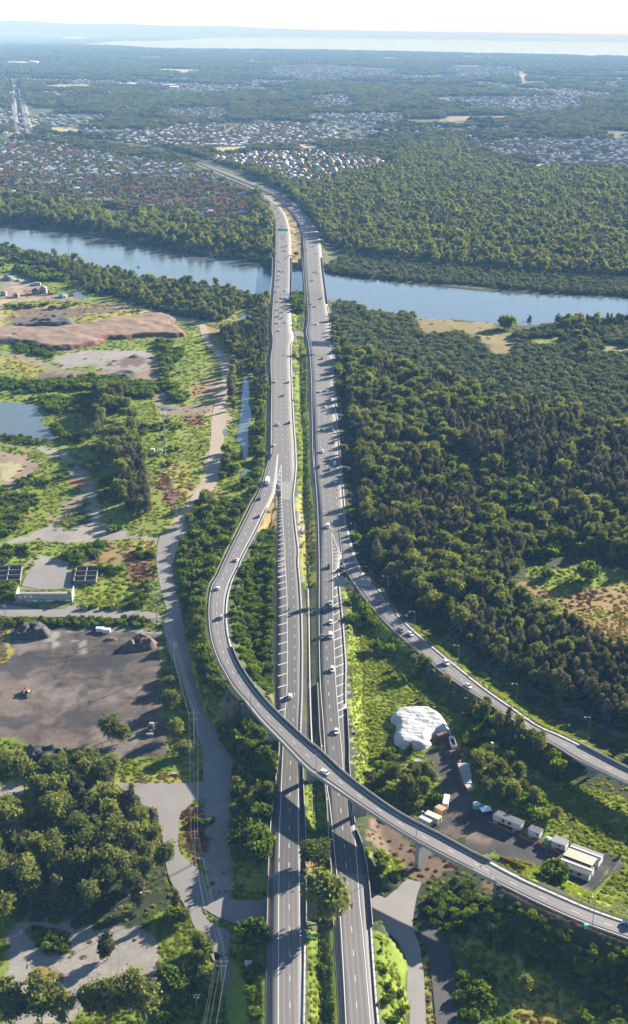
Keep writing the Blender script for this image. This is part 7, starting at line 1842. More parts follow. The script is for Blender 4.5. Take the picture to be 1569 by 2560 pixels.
for i, (cx_, cy_, w_, h_, d_) in enumerate(((55, 240, 60, 22, 'widest grey gravel stockpile at the edge of the quarry yard'), (118, 253, 34, 13, 'grey gravel cone next to the widest stockpile'), (160, 264, 33, 13, 'third grey gravel cone on the quarry yard'), (212, 278, 26, 9, 'small grey gravel cone beside the pale concrete bin'))):
    heap('gravel_heap', d_, 'gravel heap', cE((cx_ - w_, cy_ + h_ * .6), (cx_ - w_ * .5, cy_ - h_ * .4), (cx_, cy_ - h_ * .7), (cx_ + w_ * .5, cy_ - h_ * .4), (cx_ + w_, cy_ + h_ * .6), (cx_, cy_ + h_)), 5.0 + (3 if i == 0 else 0), 13.0 + (5 if i == 0 else 0), m_grav, .4, 8.0, 1.8, cone=True)
heap('spoil_heap', 'big dark spoil heap in the far corner of the dark yard', 'spoil heap', cM((90, 272), (110, 215), (160, 180), (240, 165), (320, 185), (352, 230), (330, 262), (200, 272)), 3.4, 4.5, m_dark, 1.7, 2.4, .7)
heap('soil_heap', 'brown soil heap near the access road side of the dark yard', 'soil heap', cM((830, 345), (870, 290), (950, 250), (1040, 262), (1085, 300), (1060, 340), (960, 352)), 3.0, 5.0, m_brown, 1.6, 2.4, .7)
heap('soil_heap', 'low tan soil scrape beside the white containers in the yard', 'soil heap', cM((710, 272), (760, 255), (800, 262), (800, 278), (740, 282)), 1.0, 2.0, m_brown, .4, 2.5, .8)
heap('spoil_heap', 'black spoil bank along the near side of the dark yard', 'spoil heap', cM((190, 1050), (200, 995), (300, 1005), (420, 1012), (440, 1060), (320, 1105), (210, 1105)), 2.2, 3.0, m_coal, 1.2, 2.2, .7)
# rubble pile with a red drum in the yard
hp = heap('rubble_heap', 'small rubble pile with red and white scrap in the dark yard', 'rubble heap', cM((130, 665), (145, 630), (190, 615), (240, 625), (235, 650), (180, 680)), 1.5, 2.6, m_dark, .8, 1.6, .5)
for (qx, qy, m_, s_) in ((178, 628, plain('scrap_red', (.45, .06, .04), .6), (1.5, 1.2, 1.8)), (172, 648, PAINT['white'], (.6, 2.2, 1.7)), (190, 652, mat_w, (1.6, .8, 1.5)), (205, 640, mat_gold, (1.8, 1.0, 1.4))):
    q = PG(*cM((qx, qy))[0]); mb = MB(); mb.box((0, 0, 0), s_, .5, .7)
    o = link('scrap_piece', mb.mesh('scrap_piece', m_), hp, (q[0] - hp.location.x, q[1] - hp.location.y, q[2] + .3)); o.rotation_euler = (.3, .4, qx)

# ------------------------------------------------------------------ site huts and sheds
def along(a, b):
    A, B = np.array(PG(*a)), np.array(PG(*b)); d = B - A; return A, B, float(np.hypot(d[0], d[1])), math.atan2(d[1], d[0])
mat_roofg = plain('grey_roof_sheet', (.11, .11, .115), .6, var=.2); mat_slat = plain('step_timber', (.4, .33, .25), .8)
def hut(name, label, a, b, depth, h, roofm, wins=(), doors=(), wallm=None, group='portable site huts', pitch=.25):
    A, B, L, ang = along(a, b)
    t = thing(name, label, 'site hut', tuple(A), ang, group)
    mb = MB(); mb.box((L / 2, depth / 2, .35), (L, depth, h - .35)); link('wall', mb.mesh('wall', wallm or mat_w), t)
    mb = MB(); mb.poly([(-.15, -.2, h + .01), (L + .15, -.2, h + .01), (L + .15, depth + .2, h + pitch), (-.15, depth + .2, h + pitch)]); mb.poly([(-.15, -.2, h + .01), (-.15, depth + .2, h + pitch), (-.15, depth + .2, h), (-.15, -.2, h)]); mb.quad((-.15, depth + .2, h + .005), (L + .15, depth + .2, h + .005), (L + .15, -.2, h + .005), (-.15, -.2, h + .005)); mb.quad((L + .15, depth + .2, h + .005), (L + .15, depth + .2, h + pitch), (L + .15, -.2, h + .01), (L + .15, -.2, h + .006)); mb.quad((-.15, depth + .2, h + pitch), (L + .15, depth + .2, h + pitch), (L + .15, depth + .2, h + .005), (-.15, depth + .2, h + .005))
    ro = link('roof', mb.mesh('roof', roofm), t)
    rb = MB()
    for i in range(1, int(L / .9)): rb.box((i * .9 - .02, depth / 2, h + pitch / 2 - .0), (.06, depth * .98, .05)) if pitch < .05 else rb.quad((i * .9, -.2, h + .03), (i * .9 + .07, -.2, h + .03), (i * .9 + .07, depth + .2, h + pitch + .03), (i * .9, depth + .2, h + pitch + .03))
    link('roof_rib', rb.mesh('roof_rib', roofm), ro, kind='stuff')
    for f, w, z0, hh in wins:
        mb = MB(); mb.box((f * L, -.05, z0), (w, .1, hh)); wo_ = link('window', mb.mesh('window', mat_glass), t)
        mb = MB(); mb.box((f * L, -.08, z0 - .1), (w + .2, .06, .09)); mb.box((f * L, -.08, z0 + hh + .01), (w + .2, .06, .09)); link('frame', mb.mesh('frame', mat_galv), wo_)
    for f in doors:
        mb = MB(); mb.box((f * L, -.04, .4), (.95, .08, 2.0)); link('door', mb.mesh('door', plain('hut_door', (.5, .5, .5), .5)), t)
        mb = MB(); mb.box((f * L, -.7, 0), (1.5, 1.2, .38)); link('step', mb.mesh('step', mat_slat), t)
    for f in (.08, .5, .92):
        mb = MB(); mb.box((f * L, depth / 2, -.3), (.3, depth * .9, .7)); link('skid', mb.mesh('skid', mat_tray), t)
    return t
hut('site_hut', 'longest white site hut with two windows at the head of the row', W2((82, 212))[0], W2((375, 336))[0], 3.2, 3.1, mat_roofg, [(.37, 1.3, 1.2, 1.2), (.6, 1.3, 1.2, 1.2)], (.14, .82))
hut('site_hut', 'short white site hut beside the timber landing', W2((450, 368))[0], W2((572, 416))[0], 3.2, 2.9, mat_roofg, [(.8, .9, 1.8, .4)], (.3,))
hut('site_hut', 'white site hut next to the green water tank', W2((695, 492))[0], W2((842, 545))[0], 3.6, 3.0, plain('pale_roof_sheet', (.24, .24, .26), .5), [(.6, 1.0, 1.7, .5)], (.22,))
# the big white building of three roofs
A, B, L, ang = along(W2((770, 735))[0], W2((1092, 858))[0]); Cq = np.array(PG(*W2((1275, 655))[0])); DP = float(np.linalg.norm((Cq - B)[:2]))
DP = min(max(DP, 12.0), 22.0)
t = thing('site_office', 'wide white site office with grey and cream roof strips', 'building', tuple(A), ang)
dirn = math.atan2(Cq[1] - B[1], Cq[0] - B[0]) - ang
k1 = DP * .36; k2 = DP * .66
for y0, y1 in ((0, k1), (k2, DP)):
    mb = MB(); mb.box((L / 2, (y0 + y1) / 2, 0), (L, y1 - y0, 2.95)); link('wall', mb.mesh('wall', mat_w), t)
    ym = (y0 + y1) / 2
    for a_, b_, zz0, zz1 in ((y0 - .25, ym - .3, 2.96, 3.35), (ym + .3, y1 + .25, 3.35, 2.96)):
        mb = MB(); mb.quad((-.25, a_, zz0), (L + .25, a_, zz0), (L + .25, b_, zz1), (-.25, b_, zz1)); mb.quad((-.25, b_, zz1 - .05), (L + .25, b_, zz1 - .05), (L + .25, a_, zz0 - .05), (-.25, a_, zz0 - .05)); link('roof', mb.mesh('roof', mat_roofg), t)
    mb = MB(); mb.box((L / 2, ym, 3.2), (L + .5, .62, .22)); link('gutter', mb.mesh('gutter', mat_white), t)
mb = MB(); mb.box((L / 2 - .6, (k1 + k2) / 2 + .3, 3.45), (L - .5, k2 - k1 + .9, .14)); link('canopy_roof', mb.mesh('canopy_roof', plain('cream_roof_sheet', (.40, .34, .26), .6, var=.06)), t)
for f in (.04, .5, .96):
    mb = MB(); mb.tube((f * L, k1 + .3, 0), (f * L, k1 + .3, 3.45), .07); link('post', mb.mesh('post', mat_galv), t)
for f in (.42, .68):
    mb = MB(); mb.box((f * L, -.05, 1.1), (1.5, .1, 1.1)); wo_ = link('window', mb.mesh('window', mat_glass), t); mb = MB(); mb.box((f * L, -.08, 1.0), (1.7, .06, .09)); link('frame', mb.mesh('frame', mat_white), wo_)
mb = MB(); mb.box((L + .05, k1 * .5, .1), (.08, .95, 2.05)); link('door', mb.mesh('door', mat_roofg), t)
# tank, tent, tubs
p = PG(*W2((660, 455))[0]); t = thing('water_tank', 'round pale green water tank between two site huts', 'water tank', p)
mg = plain('pale_green_plastic', (.20, .30, .20), .5); mb = MB(); mb.tube((0, 0, -.1), (0, 0, 2.3), 1.5, 1.5, 16); link('body', mb.mesh('body', mg), t); mb = MB(); mb.tube((0, 0, 2.3), (0, 0, 2.6), 1.5, .5, 16); link('lid', mb.mesh('lid', mg), t)
p = PG(*cO((628, 740))[0]); t = thing('water_tank', 'round teal tank on the edge of the site yard', 'water tank', p); mb = MB(); mb.tube((0, 0, -.1), (0, 0, 1.9), 1.6, 1.6, 16); link('body', mb.mesh('body', mat_teal), t); mb = MB(); mb.tube((0, 0, 1.9), (0, 0, 2.2), 1.6, .6, 16); link('lid', mb.mesh('lid', plain('tank_top', (.5, .56, .5), .5)), t)
crate('storage_bin', 'blue lidded bin between the teal tank and the tent', 'bin', cO((665, 752))[0], (2.6, 2.4, 1.8), mat_bl, -.4)
A, B, L, ang = along(W1((1262, 1030))[0], W1((1412, 1000))[0])
t = thing('work_tent', 'white topped work tent with dark blue sides', 'tent', tuple(A), ang); mb = MB(); mb.box((L / 2, 1.6, -.1), (L, 3.2, 2.0)); link('wall', mb.mesh('wall', mat_navy), t)
mb = MB(); mb.quad((-.1, -.1, 1.92), (L + .1, -.1, 1.92), (L + .1, 1.6, 2.8), (-.1, 1.6, 2.8)); mb.quad((-.1, 1.6, 2.8), (L + .1, 1.6, 2.8), (L + .1, 3.3, 1.92), (-.1, 3.3, 1.92)); mb.poly([(-.1, -.1, 1.91), (-.1, 1.6, 2.79), (-.1, 3.3, 1.91)]); mb.poly([(L + .1, 3.3, 1.91), (L + .1, 1.6, 2.79), (L + .1, -.1, 1.91)]); link('canopy', mb.mesh('canopy', mat_white), t)
# containers by the flyover
def container(label, a, b, depth, h, mat, name='shipping_container'):
    A, B, L, ang = along(a, b); t = thing(name, label, 'container', tuple(A), ang, 'containers and bins in the site yard')
    mb = MB(); mb.box((L / 2, depth / 2, 0), (L, depth, h)); link('body', mb.mesh('body', mat), t)
    rb = MB()
    for i in range(1, int(L / .45)): rb.box((i * .45, -.03, .15), (.12, .06, h - .3))
    link('corrugation', rb.mesh('corrugation', mat), t, kind='stuff')
    mb = MB(); mb.box((L + .04, depth / 2, .1), (.08, depth * .9, h - .2)); dr = link('door', mb.mesh('door', mat), t)
    mb = MB(); [mb.tube((L + .1, depth * f, .15), (L + .1, depth * f, h - .15), .035) for f in (.3, .45, .55, .7)]; link('lock_bar', mb.mesh('lock_bar', mat_galv), dr)
container('cream box container nearest the flyover in the site yard', W1((262, 1080))[0], W1((500, 1185))[0], 2.9, 2.8, plain('dirty_cream', (.52, .47, .36), .6))
container('white low container against the flyover parapet', W1((170, 1130))[0], W1((350, 1225))[0], 2.4, 2.4, mat_w)
container('rusty orange box van body behind the cream container', W1((440, 970))[0], W1((570, 1040))[0], 3.0, 2.8, plain('rusty_orange', (.42, .24, .12), .7, var=.3))
container('white container half under the round tree in the yard', W1((572, 905))[0], W1((672, 918))[0], 7.0, 2.7, mat_w)
for i, (bx, by, sx, sy, sz, m_, lab) in enumerate(((165, 130, 3.2, 2.2, 1.6, mat_steel, 'grey scrap bin at the top of the yard edge'), (195, 180, 3.4, 2.0, 1.2, plain('tan_pallets', (.36, .28, .2), .8), 'tan pallet stack on the yard edge'), (205, 250, 4.0, 2.2, 1.7, plain('bin_grey', (.30, .31, .33), .6), 'long grey skip on the yard edge'), (308, 240, 2.2, 1.8, 1.6, mat_cream, 'cream site box beside the long grey skip'), (255, 318, 4.0, 2.0, 1.3, mat_conc, 'concrete block stack above the round tree'))):
    crate('storage_bin', lab, 'bin', W1((bx, by))[0], (sx, sy, sz), m_, -.25, 'containers and bins in the site yard')
# material racks
for i, (a, b, d_, h_) in enumerate((((868, 325), (1060, 325), 6.5, 1.9), ((900, 405), (1085, 400), 3.4, 1.6), ((930, 455), (1080, 450), 2.6, 1.5), ((945, 520), (1085, 510), 2.8, 1.4), ((1020, 625), (1112, 610), 5.0, 1.2))):
    A, B, L, ang = along(W1(a)[0], W1(b)[0])
    t = thing('material_stack', ['biggest stack of pale wrapped sheets at the head of the row', 'second stack of pale wrapped sheets below the biggest', 'third stack of pale wrapped sheets, half under branches', 'fourth stack of pale wrapped sheets in the row', 'last long narrow bundle of pale lengths in the row'][i], 'material stack', tuple(A), ang, 'stacks of wrapped material in the site yard')
    n = 4 if i == 0 else 2
    for k in range(n):
        mb = MB(); mb.box((L / 2, (k + .5) * d_ / n, 0), (L, d_ / n - .18, h_)); link('bundle', mb.mesh('bundle', plain('wrapped_sheet', (.34, .335, .34), .5)), t)
    mb = MB(); mb.box((-.15, d_ / 2, 0), (.12, d_, h_ + .3)); link('rack_frame', mb.mesh('rack_frame', plain('rack_red', (.3, .05, .04), .6)), t)
# the little loader and van on the yard edge
def machine(label, px, col, rot, sc_=1.0, name='excavator', roof=None):
    p = PG(*px); t = thing(name, label, 'machine', p, rot); t.scale = (sc_,) * 3
    for sx in (-1, 1):
        mb = MB(); V, F = loft([[(sx * .95 - .28, y, z0), (sx * .95 + .28, y, z0), (sx * .95 + .28, y, z1), (sx * .95 - .28, y, z1)] for y, z0, z1 in ((-1.7, .3, .55), (-1.4, .02, .8), (1.4, .02, .8), (1.7, .3, .55))]); link('track', mk_mesh('track', V, F, [mat_tyre]), t)
    mb = MB(); mb.box((0, -.5, .82), (2.2, 2.4, .95), 0, .92); link('body', mb.mesh('body', col), t)
    mb = MB(); mb.box((-.5, .65, .84), (1.1, 1.3, 1.75), 0, .85); c = link('cab', mb.mesh('cab', mat_glass), t); mb = MB(); mb.box((-.5, .65, 2.6), (1.0, 1.2, .08)); link('cab_roof', mb.mesh('cab_roof', roof or col), c)
    mb = MB(); mb.tube((.45, .6, 1.3), (.5, 2.6, 3.1), .2, .18); mb.tube((.5, 2.6, 3.1), (.5, 4.2, 1.4), .16, .12); link('arm', mb.mesh('arm', col), t)
    mb = MB(); mb.box((.5, 4.3, .7), (1.0, .7, .75), 0, 1.25); link('bucket', mb.mesh('bucket', mat_tray), t)
mat_yel = plain('machine_yellow', (.55, .34, .03), .5)
machine('yellow roofed small digger on the yard edge by the round tree', W1((375, 340))[0], plain('machine_grey', (.22, .22, .22), .6), 2.6, .8, roof=mat_yel)
machine('orange excavator by the huts on the quarry track', cE((322, 342))[0], plain('machine_orange', (.5, .2, .04), .5), .6, 1.9)
machine('small dark digger beside the white container in the yard', W1((705, 800))[0], plain('machine_dark', (.08, .08, .085), .6), .3, .7)
# wheel loader parked in the yard
p = PG(*cM((1038, 900))[0]); t = thing('wheel_loader', 'dark wheel loader with its bucket toward the camera in the yard shade', 'machine', p, math.pi)
mdk = plain('loader_dark', (.05, .045, .05), .6)
mb = MB(); mb.box((0, -1.9, .8), (2.2, 3.2, 1.5), 0, .9); mb.box((0, 1.4, .8), (1.3, 2.6, 1.0)); link('body', mb.mesh('body', mdk), t)
mb = MB(); mb.box((0, -.2, 1.6), (1.7, 1.7, 1.9), 0, .85); c = link('cab', mb.mesh('cab', mat_glass), t); mb = MB(); mb.box((0, -.2, 3.5), (1.8, 1.8, .12)); link('cab_roof', mb.mesh('cab_roof', mdk), c)
mb = MB(); mb.box((0, -3.3, 1.9), (2.0, .9, .5)); link('counterweight', mb.mesh('counterweight', mat_cream), t)
for sx in (-1, 1):
    for y in (-2.1, 1.6): o = link('wheel', WHEEL, t, (sx * 1.15, y, .8)); o.scale = (2.6, 2.4, 2.4)
    mb = MB(); mb.tube((sx * .5, 1.0, 1.7), (sx * .5, 3.6, .7), .14); link('lift_arm', mb.mesh('lift_arm', mdk), t)
mb = MB(); mb.box((0, 4.0, .1), (2.9, 1.1, 1.2), 0, 1.12); mb.box((0, 4.65, .05), (3.0, .25, .2)); link('bucket', mb.mesh('bucket', mat_steel), t)
# tipper trailer by the tarp
A, B, L, ang = along(cO((497, 408))[0], cO((482, 352))[0])
t = thing('tipper_trailer', 'white open tipper trailer beside the dark red mulch', 'trailer', tuple(A), ang); Lt = max(6.0, min(L, 9.0))
for y in (-1.15, 1.15): mb = MB(); mb.box((Lt / 2, y, 1.0), (Lt, .1, 1.5)); link('side_board', mb.mesh('side_board', PAINT['white']), t)
mb = MB(); mb.box((0, 0, 1.0), (.1, 2.3, 1.5)); mb.box((Lt, 0, 1.0), (.1, 2.3, 1.5)); link('end_board', mb.mesh('end_board', PAINT['white']), t)
mb = MB(); mb.box((Lt / 2, 0, .75), (Lt, 2.2, .25)); link('bed', mb.mesh('bed', mat_tray), t)
for x in (1.2, 2.4):
    for y in (-1, 1): o = link('wheel', WHEEL, t, (x, y, .5)); o.rotation_euler = (0, 0, math.pi / 2); o.scale = (1.2, 1.5, 1.5)
# fences and orange barriers
def fence(label, pts, h=1.8, step=2.4, mat=None, name='wire_fence', cat='fence', zf=None):
    l = np.array([PG(*q) for q in pts]); l = resample(l, max(2, int(np.linalg.norm(np.diff(l, axis=0), axis=1).sum() / step)))
    t = thing(name, label, cat, tuple(l[0]))
    for q in l: mb = MB(); o = q - l[0]; mb.tube(tuple(o + [0, 0, -.3]), tuple(o + [0, 0, h]), .06, .06, 5); link('post', mb.mesh('post', mat or mat_galv), t)
    mb = MB()
    for p_, q_ in zip(l, l[1:]):
        for z in np.linspace(.15, h, 7): mb.tube(tuple(p_ - l[0] + [0, 0, z]), tuple(q_ - l[0] + [0, 0, z]), .022, .022, 3, False)
        for f in np.linspace(0, 1, 8)[1:-1]: c = p_ - l[0] + (q_ - p_) * f; mb.tube(tuple(c + [0, 0, .15]), tuple(c + [0, 0, h]), .015, .015, 3, False)
    link('wire_mesh', mb.mesh('wire_mesh', mat or mat_galv), t, kind='stuff')
fence('wire fence around the paved corner of the site office', W2((1435, 640), (1330, 780), (1130, 955)))
fence('wire fence behind the paved corner of the site office', W2((1290, 570), (1435, 635)))
mor = plain('orange_mesh', (.32, .06, .03), .7)
for i, (a, lab) in enumerate(((W2((32, 228), (160, 290), (300, 352)), 'orange red barrier in front of the longest site hut'), (W2((362, 384), (470, 432), (530, 456)), 'orange red barrier in front of the timber landing'), (W2((545, 456), (640, 505)), 'orange red barrier below the green water tank'), (W2((705, 520), (800, 572)), 'orange red barrier below the hut by the site office'), (W2((160, 612), (350, 690), (460, 745), (620, 800)), 'faded orange safety mesh along the weedy edge above the ramp'))):
    l = np.array([PG(*q) for q in a]); l = resample(l, 8 + 6 * (i == 4)); mb = MB(); wall_strip(mb, l - l[0], .08, 0, .95)
    o = link('barrier_mesh', mb.mesh('barrier_mesh', mor), None, tuple(l[0])); tag(o, lab, 'barrier', 'orange barriers around the site yard')
# ------------------------------------------------------------------ the old concrete works
A, B, L, ang = along(cJ((120, 1250))[0], cJ((492, 1248))[0])
t = thing('graffiti_wall', 'long ruined concrete wall with painted graffiti along its foot', 'wall', tuple(A), ang)
n = 12
for i in range(n): mb = MB(); mb.box(((i + .5) * L / n, .3, 0), (L / n - .05, .6, 5.0)); link('panel', mb.mesh('panel', mat_conc), t)
mb = MB(); mb.box((L / 2, 1.6, 4.6), (L * .9, 2.0, .5)); link('ledge', mb.mesh('ledge', mat_conc), t)
for x in (-.3, L + .3): mb = MB(); mb.box((x, 4.0, 0), (.5, 9.0, 6.0)); link('end_wall', mb.mesh('end_wall', mat_conc), t)
GR = [((.055, .66, .045, .17), (.75, .76, .78)), ((.16, .66, .05, .17), (.75, .76, .78)), ((.265, .66, .05, .17), (.75, .76, .78)), ((.115, .16, .12, .3), (.35, .06, .32)), ((.22, .16, .09, .28), (.42, .25, .5)), ((.45, .3, .13, .12), (.28, .05, .22)), ((.45, .12, .12, .12), (.15, .5, .5)), ((.72, .2, .045, .4), (.05, .02, .14)), ((.79, .22, .05, .26), (.1, .35, .55)), ((.84, .22, .04, .22), (.12, .42, .14)), ((.93, .18, .09, .26), (.45, .6, .66)), ((.33, .16, .10, .2), (.62, .62, .64)), ((.6, .16, .14, .2), (.5, .55, .62))]
for i, ((fx, fz, fw, fh), col) in enumerate(GR):
    mb = MB(); nq = 9; pts = [(L * (fx + fw / 2 * math.cos(k / nq * 6.283) * (.8 + .3 * rng.random())), 5.0 * (fz + fh / 2 * math.sin(k / nq * 6.283) * (.8 + .35 * rng.random()))) for k in range(nq)]
    mb.poly([(x, -.02 - .004 * (i % 3), z) for x, z in pts]); link('graffiti_tag', mb.mesh('graffiti_tag', plain('spray_paint', col, .7, var=.15, scale=2)), t)
def bunker(label, a, b, c, rows):
    A, B, L, ang = along(a, b); Cq = np.array(PG(*c)); D = float(np.linalg.norm((Cq - A)[:2]))
    t = thing('bunker', label, 'bunker', tuple(A), ang, 'open concrete storage bunkers')
    for i in range(rows + 1): mb = MB(); mb.box((L / 2, D * i / rows, 0), (L, .5, 2.6)); link('wall', mb.mesh('wall', mat_conc_dark), t)
    for x in (0, L / 2, L): mb = MB(); mb.box((x, D / 2, 0), (.4, D - .6, 2.4)); link('cross_wall', mb.mesh('cross_wall', mat_conc_dark), t)
    mb = MB(); mb.box((L / 2, D / 2, -.05), (L - .1, D - .1, .2)); link('floor', mb.mesh('floor', m_coal), t)
bunker('open concrete bunker on the graffiti wall side nearer the access road', cJ((508, 1130))[0], cJ((660, 1125))[0], cJ((512, 1030))[0], 3)
bunker('open concrete bunker at the edge of frame beyond the graffiti wall', cJ((-40, 1130))[0], cJ((140, 1122))[0], cJ((-40, 1030))[0], 3)
crate('shipping_container', 'white container end on the pale strip of the dark yard', 'container', cM((690, 212))[0], (4.2, 2.4, 2.0), mat_w, .05, 'pair of white containers in the dark yard')
crate('shipping_container', 'second white container nearer the brown soil heap', 'container', cM((733, 220))[0], (4.2, 2.4, 2.0), mat_w, -.03, 'pair of white containers in the dark yard')
def shed(label, a, b, depth, h, rm, wm, name='shed'):
    A, B, L, ang = along(a, b); t = thing(name, label, 'shed', tuple(A), ang)
    mb = MB(); mb.box((L / 2, depth / 2, -.3), (L, depth, h + .3)); link('wall', mb.mesh('wall', wm), t)
    mb = MB(); hip(mb, 0, L, 0, depth, h + .01, min(L, depth) * .28); link('roof', mb.mesh('roof', rm), t)
    mb = MB(); mb.box((L * .35, -.05, 0), (L * .2, .1, h * .8)); link('door', mb.mesh('door', mat_roofg), t)
shed('white hut on the bushy bank at the quarry track', cE((5, 352))[0], cE((40, 352))[0], 7, 3.6, ROOFS[3], WALLS[2])
shed('brown roofed shed beside the quarry track', cE((203, 345))[0], cE((248, 345))[0], 9, 5, ROOFS[1], WALLS[0])
shed('grey roofed shed behind the orange excavator', cE((255, 338))[0], cE((293, 338))[0], 11, 6, ROOFS[3], WALLS[1])
shed('low grey hut by the bushes at the quarry track', cE((85, 362))[0], cE((118, 362))[0], 6, 3.0, ROOFS[3], WALLS[1])
crate('storage_bin', 'pale concrete bin at the end of the gravel cones', 'bin', cE((238, 284))[0], (8, 4, 3.5), mat_conc)
crate('shipping_container', 'bright teal container by the little pond', 'container', cE((391, 358))[0], (6.5, 4.5, 3.6), plain('bright_teal', (.02, .35, .38), .5), .1)
crate('shipping_container', 'white tank beside the bright teal container', 'container', cE((407, 362))[0], (5, 4, 3), mat_w, .1)
crate('concrete_block', 'white concrete block in the weedy hollow below the shaded bank', 'block', cS((477, 945))[0], (2.0, 1.4, 1.2), mat_conc, .3)
crate('concrete_block', 'pale slab lying on the yellow grass by the plaza', 'block', cM((1202, 1195))[0], (2.4, 1.2, .6), mat_conc, .3)
# the graffitied wall between the two underpass bridges
A = np.array(P(*cR((852, 856))[0], 1.0)); B = np.array(P(*cR((1024, 852))[0], 1.0)); L = float(np.linalg.norm(B - A))
t = thing('abutment_wall', 'dim concrete wall with graffiti between the two underpass bridges', 'wall', (A[0], A[1], -1.0), math.atan2(B[1] - A[1], B[0] - A[0]))
mb = MB(); mb.box((L / 2, .3, 0), (L, .6, 6.6)); link('wall', mb.mesh('wall', mat_conc), t)
for fx, w_, col in ((.30, 2.6, (.08, .10, .25)), (.58, 1.4, (.30, .04, .09)), (.78, 2.0, (.12, .09, .22))):
    mb = MB(); nq = 10; mb.poly([(L * fx + w_ / 2 * math.cos(k / nq * 6.283) * (.8 + .3 * rng.random()), -.03, 4.4 + .9 * math.sin(k / nq * 6.283) * (.8 + .3 * rng.random())) for k in range(nq)]); link('graffiti_tag', mb.mesh('graffiti_tag', plain('spray_paint', col, .7, var=.2, scale=2)), t)
# boats on the river
for i, (bx, by, lab) in enumerate(((872, 172, 'small dark boat on the river upstream of the bridge'),)):
    q = P(*cE((bx, by))[0], -1.5); t = thing('boat', lab, 'boat', q, .4)
    V, F = loft([[(0, -3, .2), (.01, -3, .9), (0, -3, .91), (-.01, -3, .9)], [(-.9, -2.6, .1), (.9, -2.6, .1), (1.1, -2.6, 1.0), (-1.1, -2.6, 1.0)], [(-.9, 1.5, .1), (.9, 1.5, .1), (1.1, 1.5, 1.1), (-1.1, 1.5, 1.1)], [(-.02, 3.6, .5), (.02, 3.6, .5), (.02, 3.6, 1.4), (-.02, 3.6, 1.4)]]); link('hull', mk_mesh('hull', V, F, [PAINT['grey']]), t)
    mb = MB(); mb.box((0, -.3, 1.05), (1.6, 2.0, 1.2), 0, .85); link('cabin', mb.mesh('cabin', mat_tray), t)
# abutment faces in the underpass gap, rusty weeds on the island
# ------------------------------------------------------------------ single trees that the photo sets apart
put('gum', *cR((985, 1150))[0], 1.45, 'largest spreading gum on the median leaning over the inbound carriageway', .95, 1).location.z = 2.0
put('gum', *cR((905, 715))[0], .98, 'rounded gum on the median just beyond the underpass', .75, 2)
put('gum', *cG((728, 428))[0], .75, 'lone tree on the sandy median across the river', .6, 0)
put('gum', *cM((760, 960))[0], .95, 'dense gum standing alone in the dark yard', .85, 3)
put('gum', *cM((850, 975))[0], .72, 'smaller bluish tree joined to the lone yard gum', .75, 0)
put('gum', *cM((1165, 610))[0], .62, 'dark tree at the head of the row along the yard edge', .7, 1)
put('gum', *cM((1175, 760))[0], .80, 'yellow green tree in the row along the yard edge', .85, 2)
put('gum', *cM((1215, 930))[0], .66, 'narrow tree in the row along the yard edge', .85, 3)
put('gum', *cM((1265, 1060))[0], .70, 'pale leaved tree at the near end of the yard row', .6, 0)
put('oak', *cQ((725, 1080))[0], 1.1, 'lone conical she oak standing on the gravel lot', .85, 0)
for (x_, y_, s_, lab, v) in ((60, 1190, .75, 'open crowned gum at the near left corner of the dark yard'), (150, 1160, .62, 'second open gum beside the yard corner'), (335, 1160, .55, 'small gum in front of the black spoil bank'), (420, 1140, .5, 'slim gum beside the black spoil bank'), (550, 1185, .72, 'bright crowned gum on the near fringe of the yard'), (640, 1190, .75, 'blue green gum between the bright gum and the yard trees'), (765, 1190, .7, 'dense round gum above the yellow grass')) if False else ():
    pass
for n_, (x_, y_, s_, lab) in enumerate(((50, 1180, .72, 'open crowned gum at the corner of the dark yard by the frame edge'), (145, 1155, .6, 'second open gum beside the yard corner'), (335, 1160, .52, 'small gum in front of the black spoil bank'), (425, 1140, .48, 'slim gum beside the black spoil bank'), (550, 1185, .7, 'bright crowned gum on the near fringe of the yard'), (645, 1190, .74, 'blue green gum next to the bright crowned yard gum'), (765, 1190, .68, 'dense round gum above the yellow grass strip'))):
    put('gum', *cM((x_, y_))[0], s_, lab, .9, n_)
for n_, (x_, y_, s_, lab) in enumerate(((30, 1470, .95, 'bushy green gum in the near corner of the gravel lot'), (110, 1530, .9, 'grey green gum behind the bushy corner gum'), (290, 1500, 1.05, 'golden tipped gum in front of the gravel lot'), (420, 1530, .85, 'second golden tipped gum in front of the gravel lot'), (620, 1480, .85, 'slender gum at the near side of the gravel lot'), (740, 1500, 1.0, 'tall bright gum with pale trunk on the gravel lot side'), (880, 1420, 1.0, 'tallest bright gum of the near clump'), (990, 1480, .9, 'last bright gum of the near clump toward the lane'), (20, 860, .85, 'dark gum at the frame edge beside the gravel lot'))):
    put('gum', *cQ((x_, y_))[0], s_, lab, 1.05, n_)
put('shrub', *cL((1255, 500))[0], 3.4, 'big round dome bush on the edge of the yellow clearing', 1.2)
put('shrub', *cL((1000, 490))[0], 2.1, 'smaller round bush near the dome bush', .9)
put('shrub', *cO((1080, 1165))[0], 2.6, 'dark round tree beside the site office', 1.2)
put('shrub', *cI((745, 305))[0], 5.0, 'big round bush alone on the sandy river flat', 1.1)
put('oak', *cI((888, 272))[0], .85, 'lone thin she oak at the water edge by the sandy flat', .8)
put('gum', *cS((862, 1050))[0], .48, 'small round gum in the weedy hollow by the shaded bank', .75, 1)
put('shrub', *cS((500, 600))[0], 1.3, 'grey leaved bush on the shaded bank', 1.0)
put('gum', *cS((640, 690))[0], .36, 'yellowish young tree on the shaded bank', .8, 2)
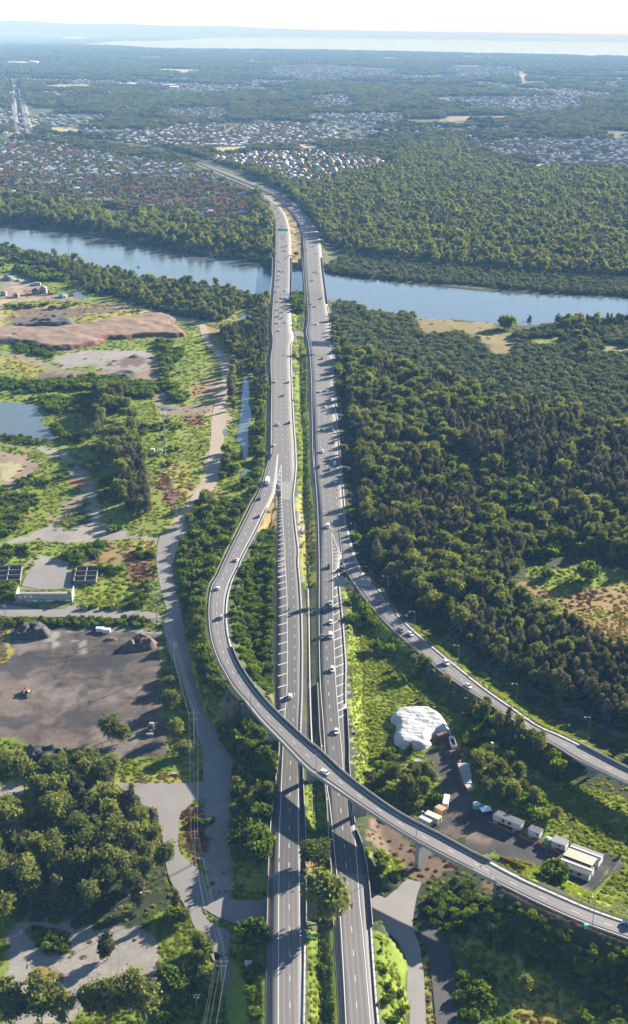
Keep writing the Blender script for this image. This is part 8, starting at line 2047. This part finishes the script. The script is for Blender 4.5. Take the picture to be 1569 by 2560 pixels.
put('shrub', *cR((490, 1225))[0], 2.9, 'round olive bush beside the outbound carriageway near the hoarding', 1.0)
put('oak', *cO((245, 440))[0], .75, 'brown feathery she oak in front of the tarp heap', .7, 1)
put('gum', *cI((440, 690))[0], .9, 'pale gum rising above the mangroves', .9, 1)
# ------------------------------------------------------------------ far hills and the air
mat_hill = plain('hill_woods', (0.035, 0.05, 0.03), 0.95, var=0.3, scale=0.001)
def ridge(name, dist, tops, h_cut, depth):
    V = []; n = len(tops)
    xs = [t[0] for t in tops]
    for px, py in tops:
        d = CR @ np.array([(px - CX) / FOC, -(py - CY) / FOC, -1.0]); t = dist / d[1]
        p = d * t; V += [(p[0], dist - depth, 0.0), (p[0], dist, max(2.0, CAM_H + p[2])), (p[0] * 1.05, dist + depth, 0.0)]
    F = []
    for i in range(n - 1):
        for j in (0, 1): F.append((i * 3 + j, (i + 1) * 3 + j, (i + 1) * 3 + j + 1, i * 3 + j + 1))
    link(name, mk_mesh(name, V, F, [mat_hill], smooth=True), kind='structure')
ridge('hills', 46000, [(-300, 52), (-100, 52), (0, 51), (40, 50.5), (100, 53), (135, 57), (200, 59.5), (250, 59.5), (290, 58.5), (340, 61), (424, 64), (520, 65), (560, 65.5), (572, 64.6), (590, 66), (662, 70), (760, 73.5), (1000, 78), (1300, 81.5), (1569, 86), (1900, 92)], 0, 1500)

hz, nt, b = None, None, None
m = bpy.data.materials.new('haze'); m.use_nodes = True; nt = m.node_tree; nt.nodes.clear()
o_ = nt.nodes.new('ShaderNodeOutputMaterial'); pv = nt.nodes.new('ShaderNodeVolumePrincipled')
pv.inputs['Color'].default_value = HAZE_COL + (1,); pv.inputs['Density'].default_value = HAZE_DENSITY; pv.inputs['Absorption Color'].default_value = (1, 1, 1, 1); pv.inputs['Anisotropy'].default_value = HAZE_G
nt.links.new(pv.outputs[0], o_.inputs['Volume'])
mb = MB(); mb.box((0, 34000, -9), (460000, 78000, CAM_H + 9 + 130))
link('haze', mb.mesh('haze', m), kind='stuff')
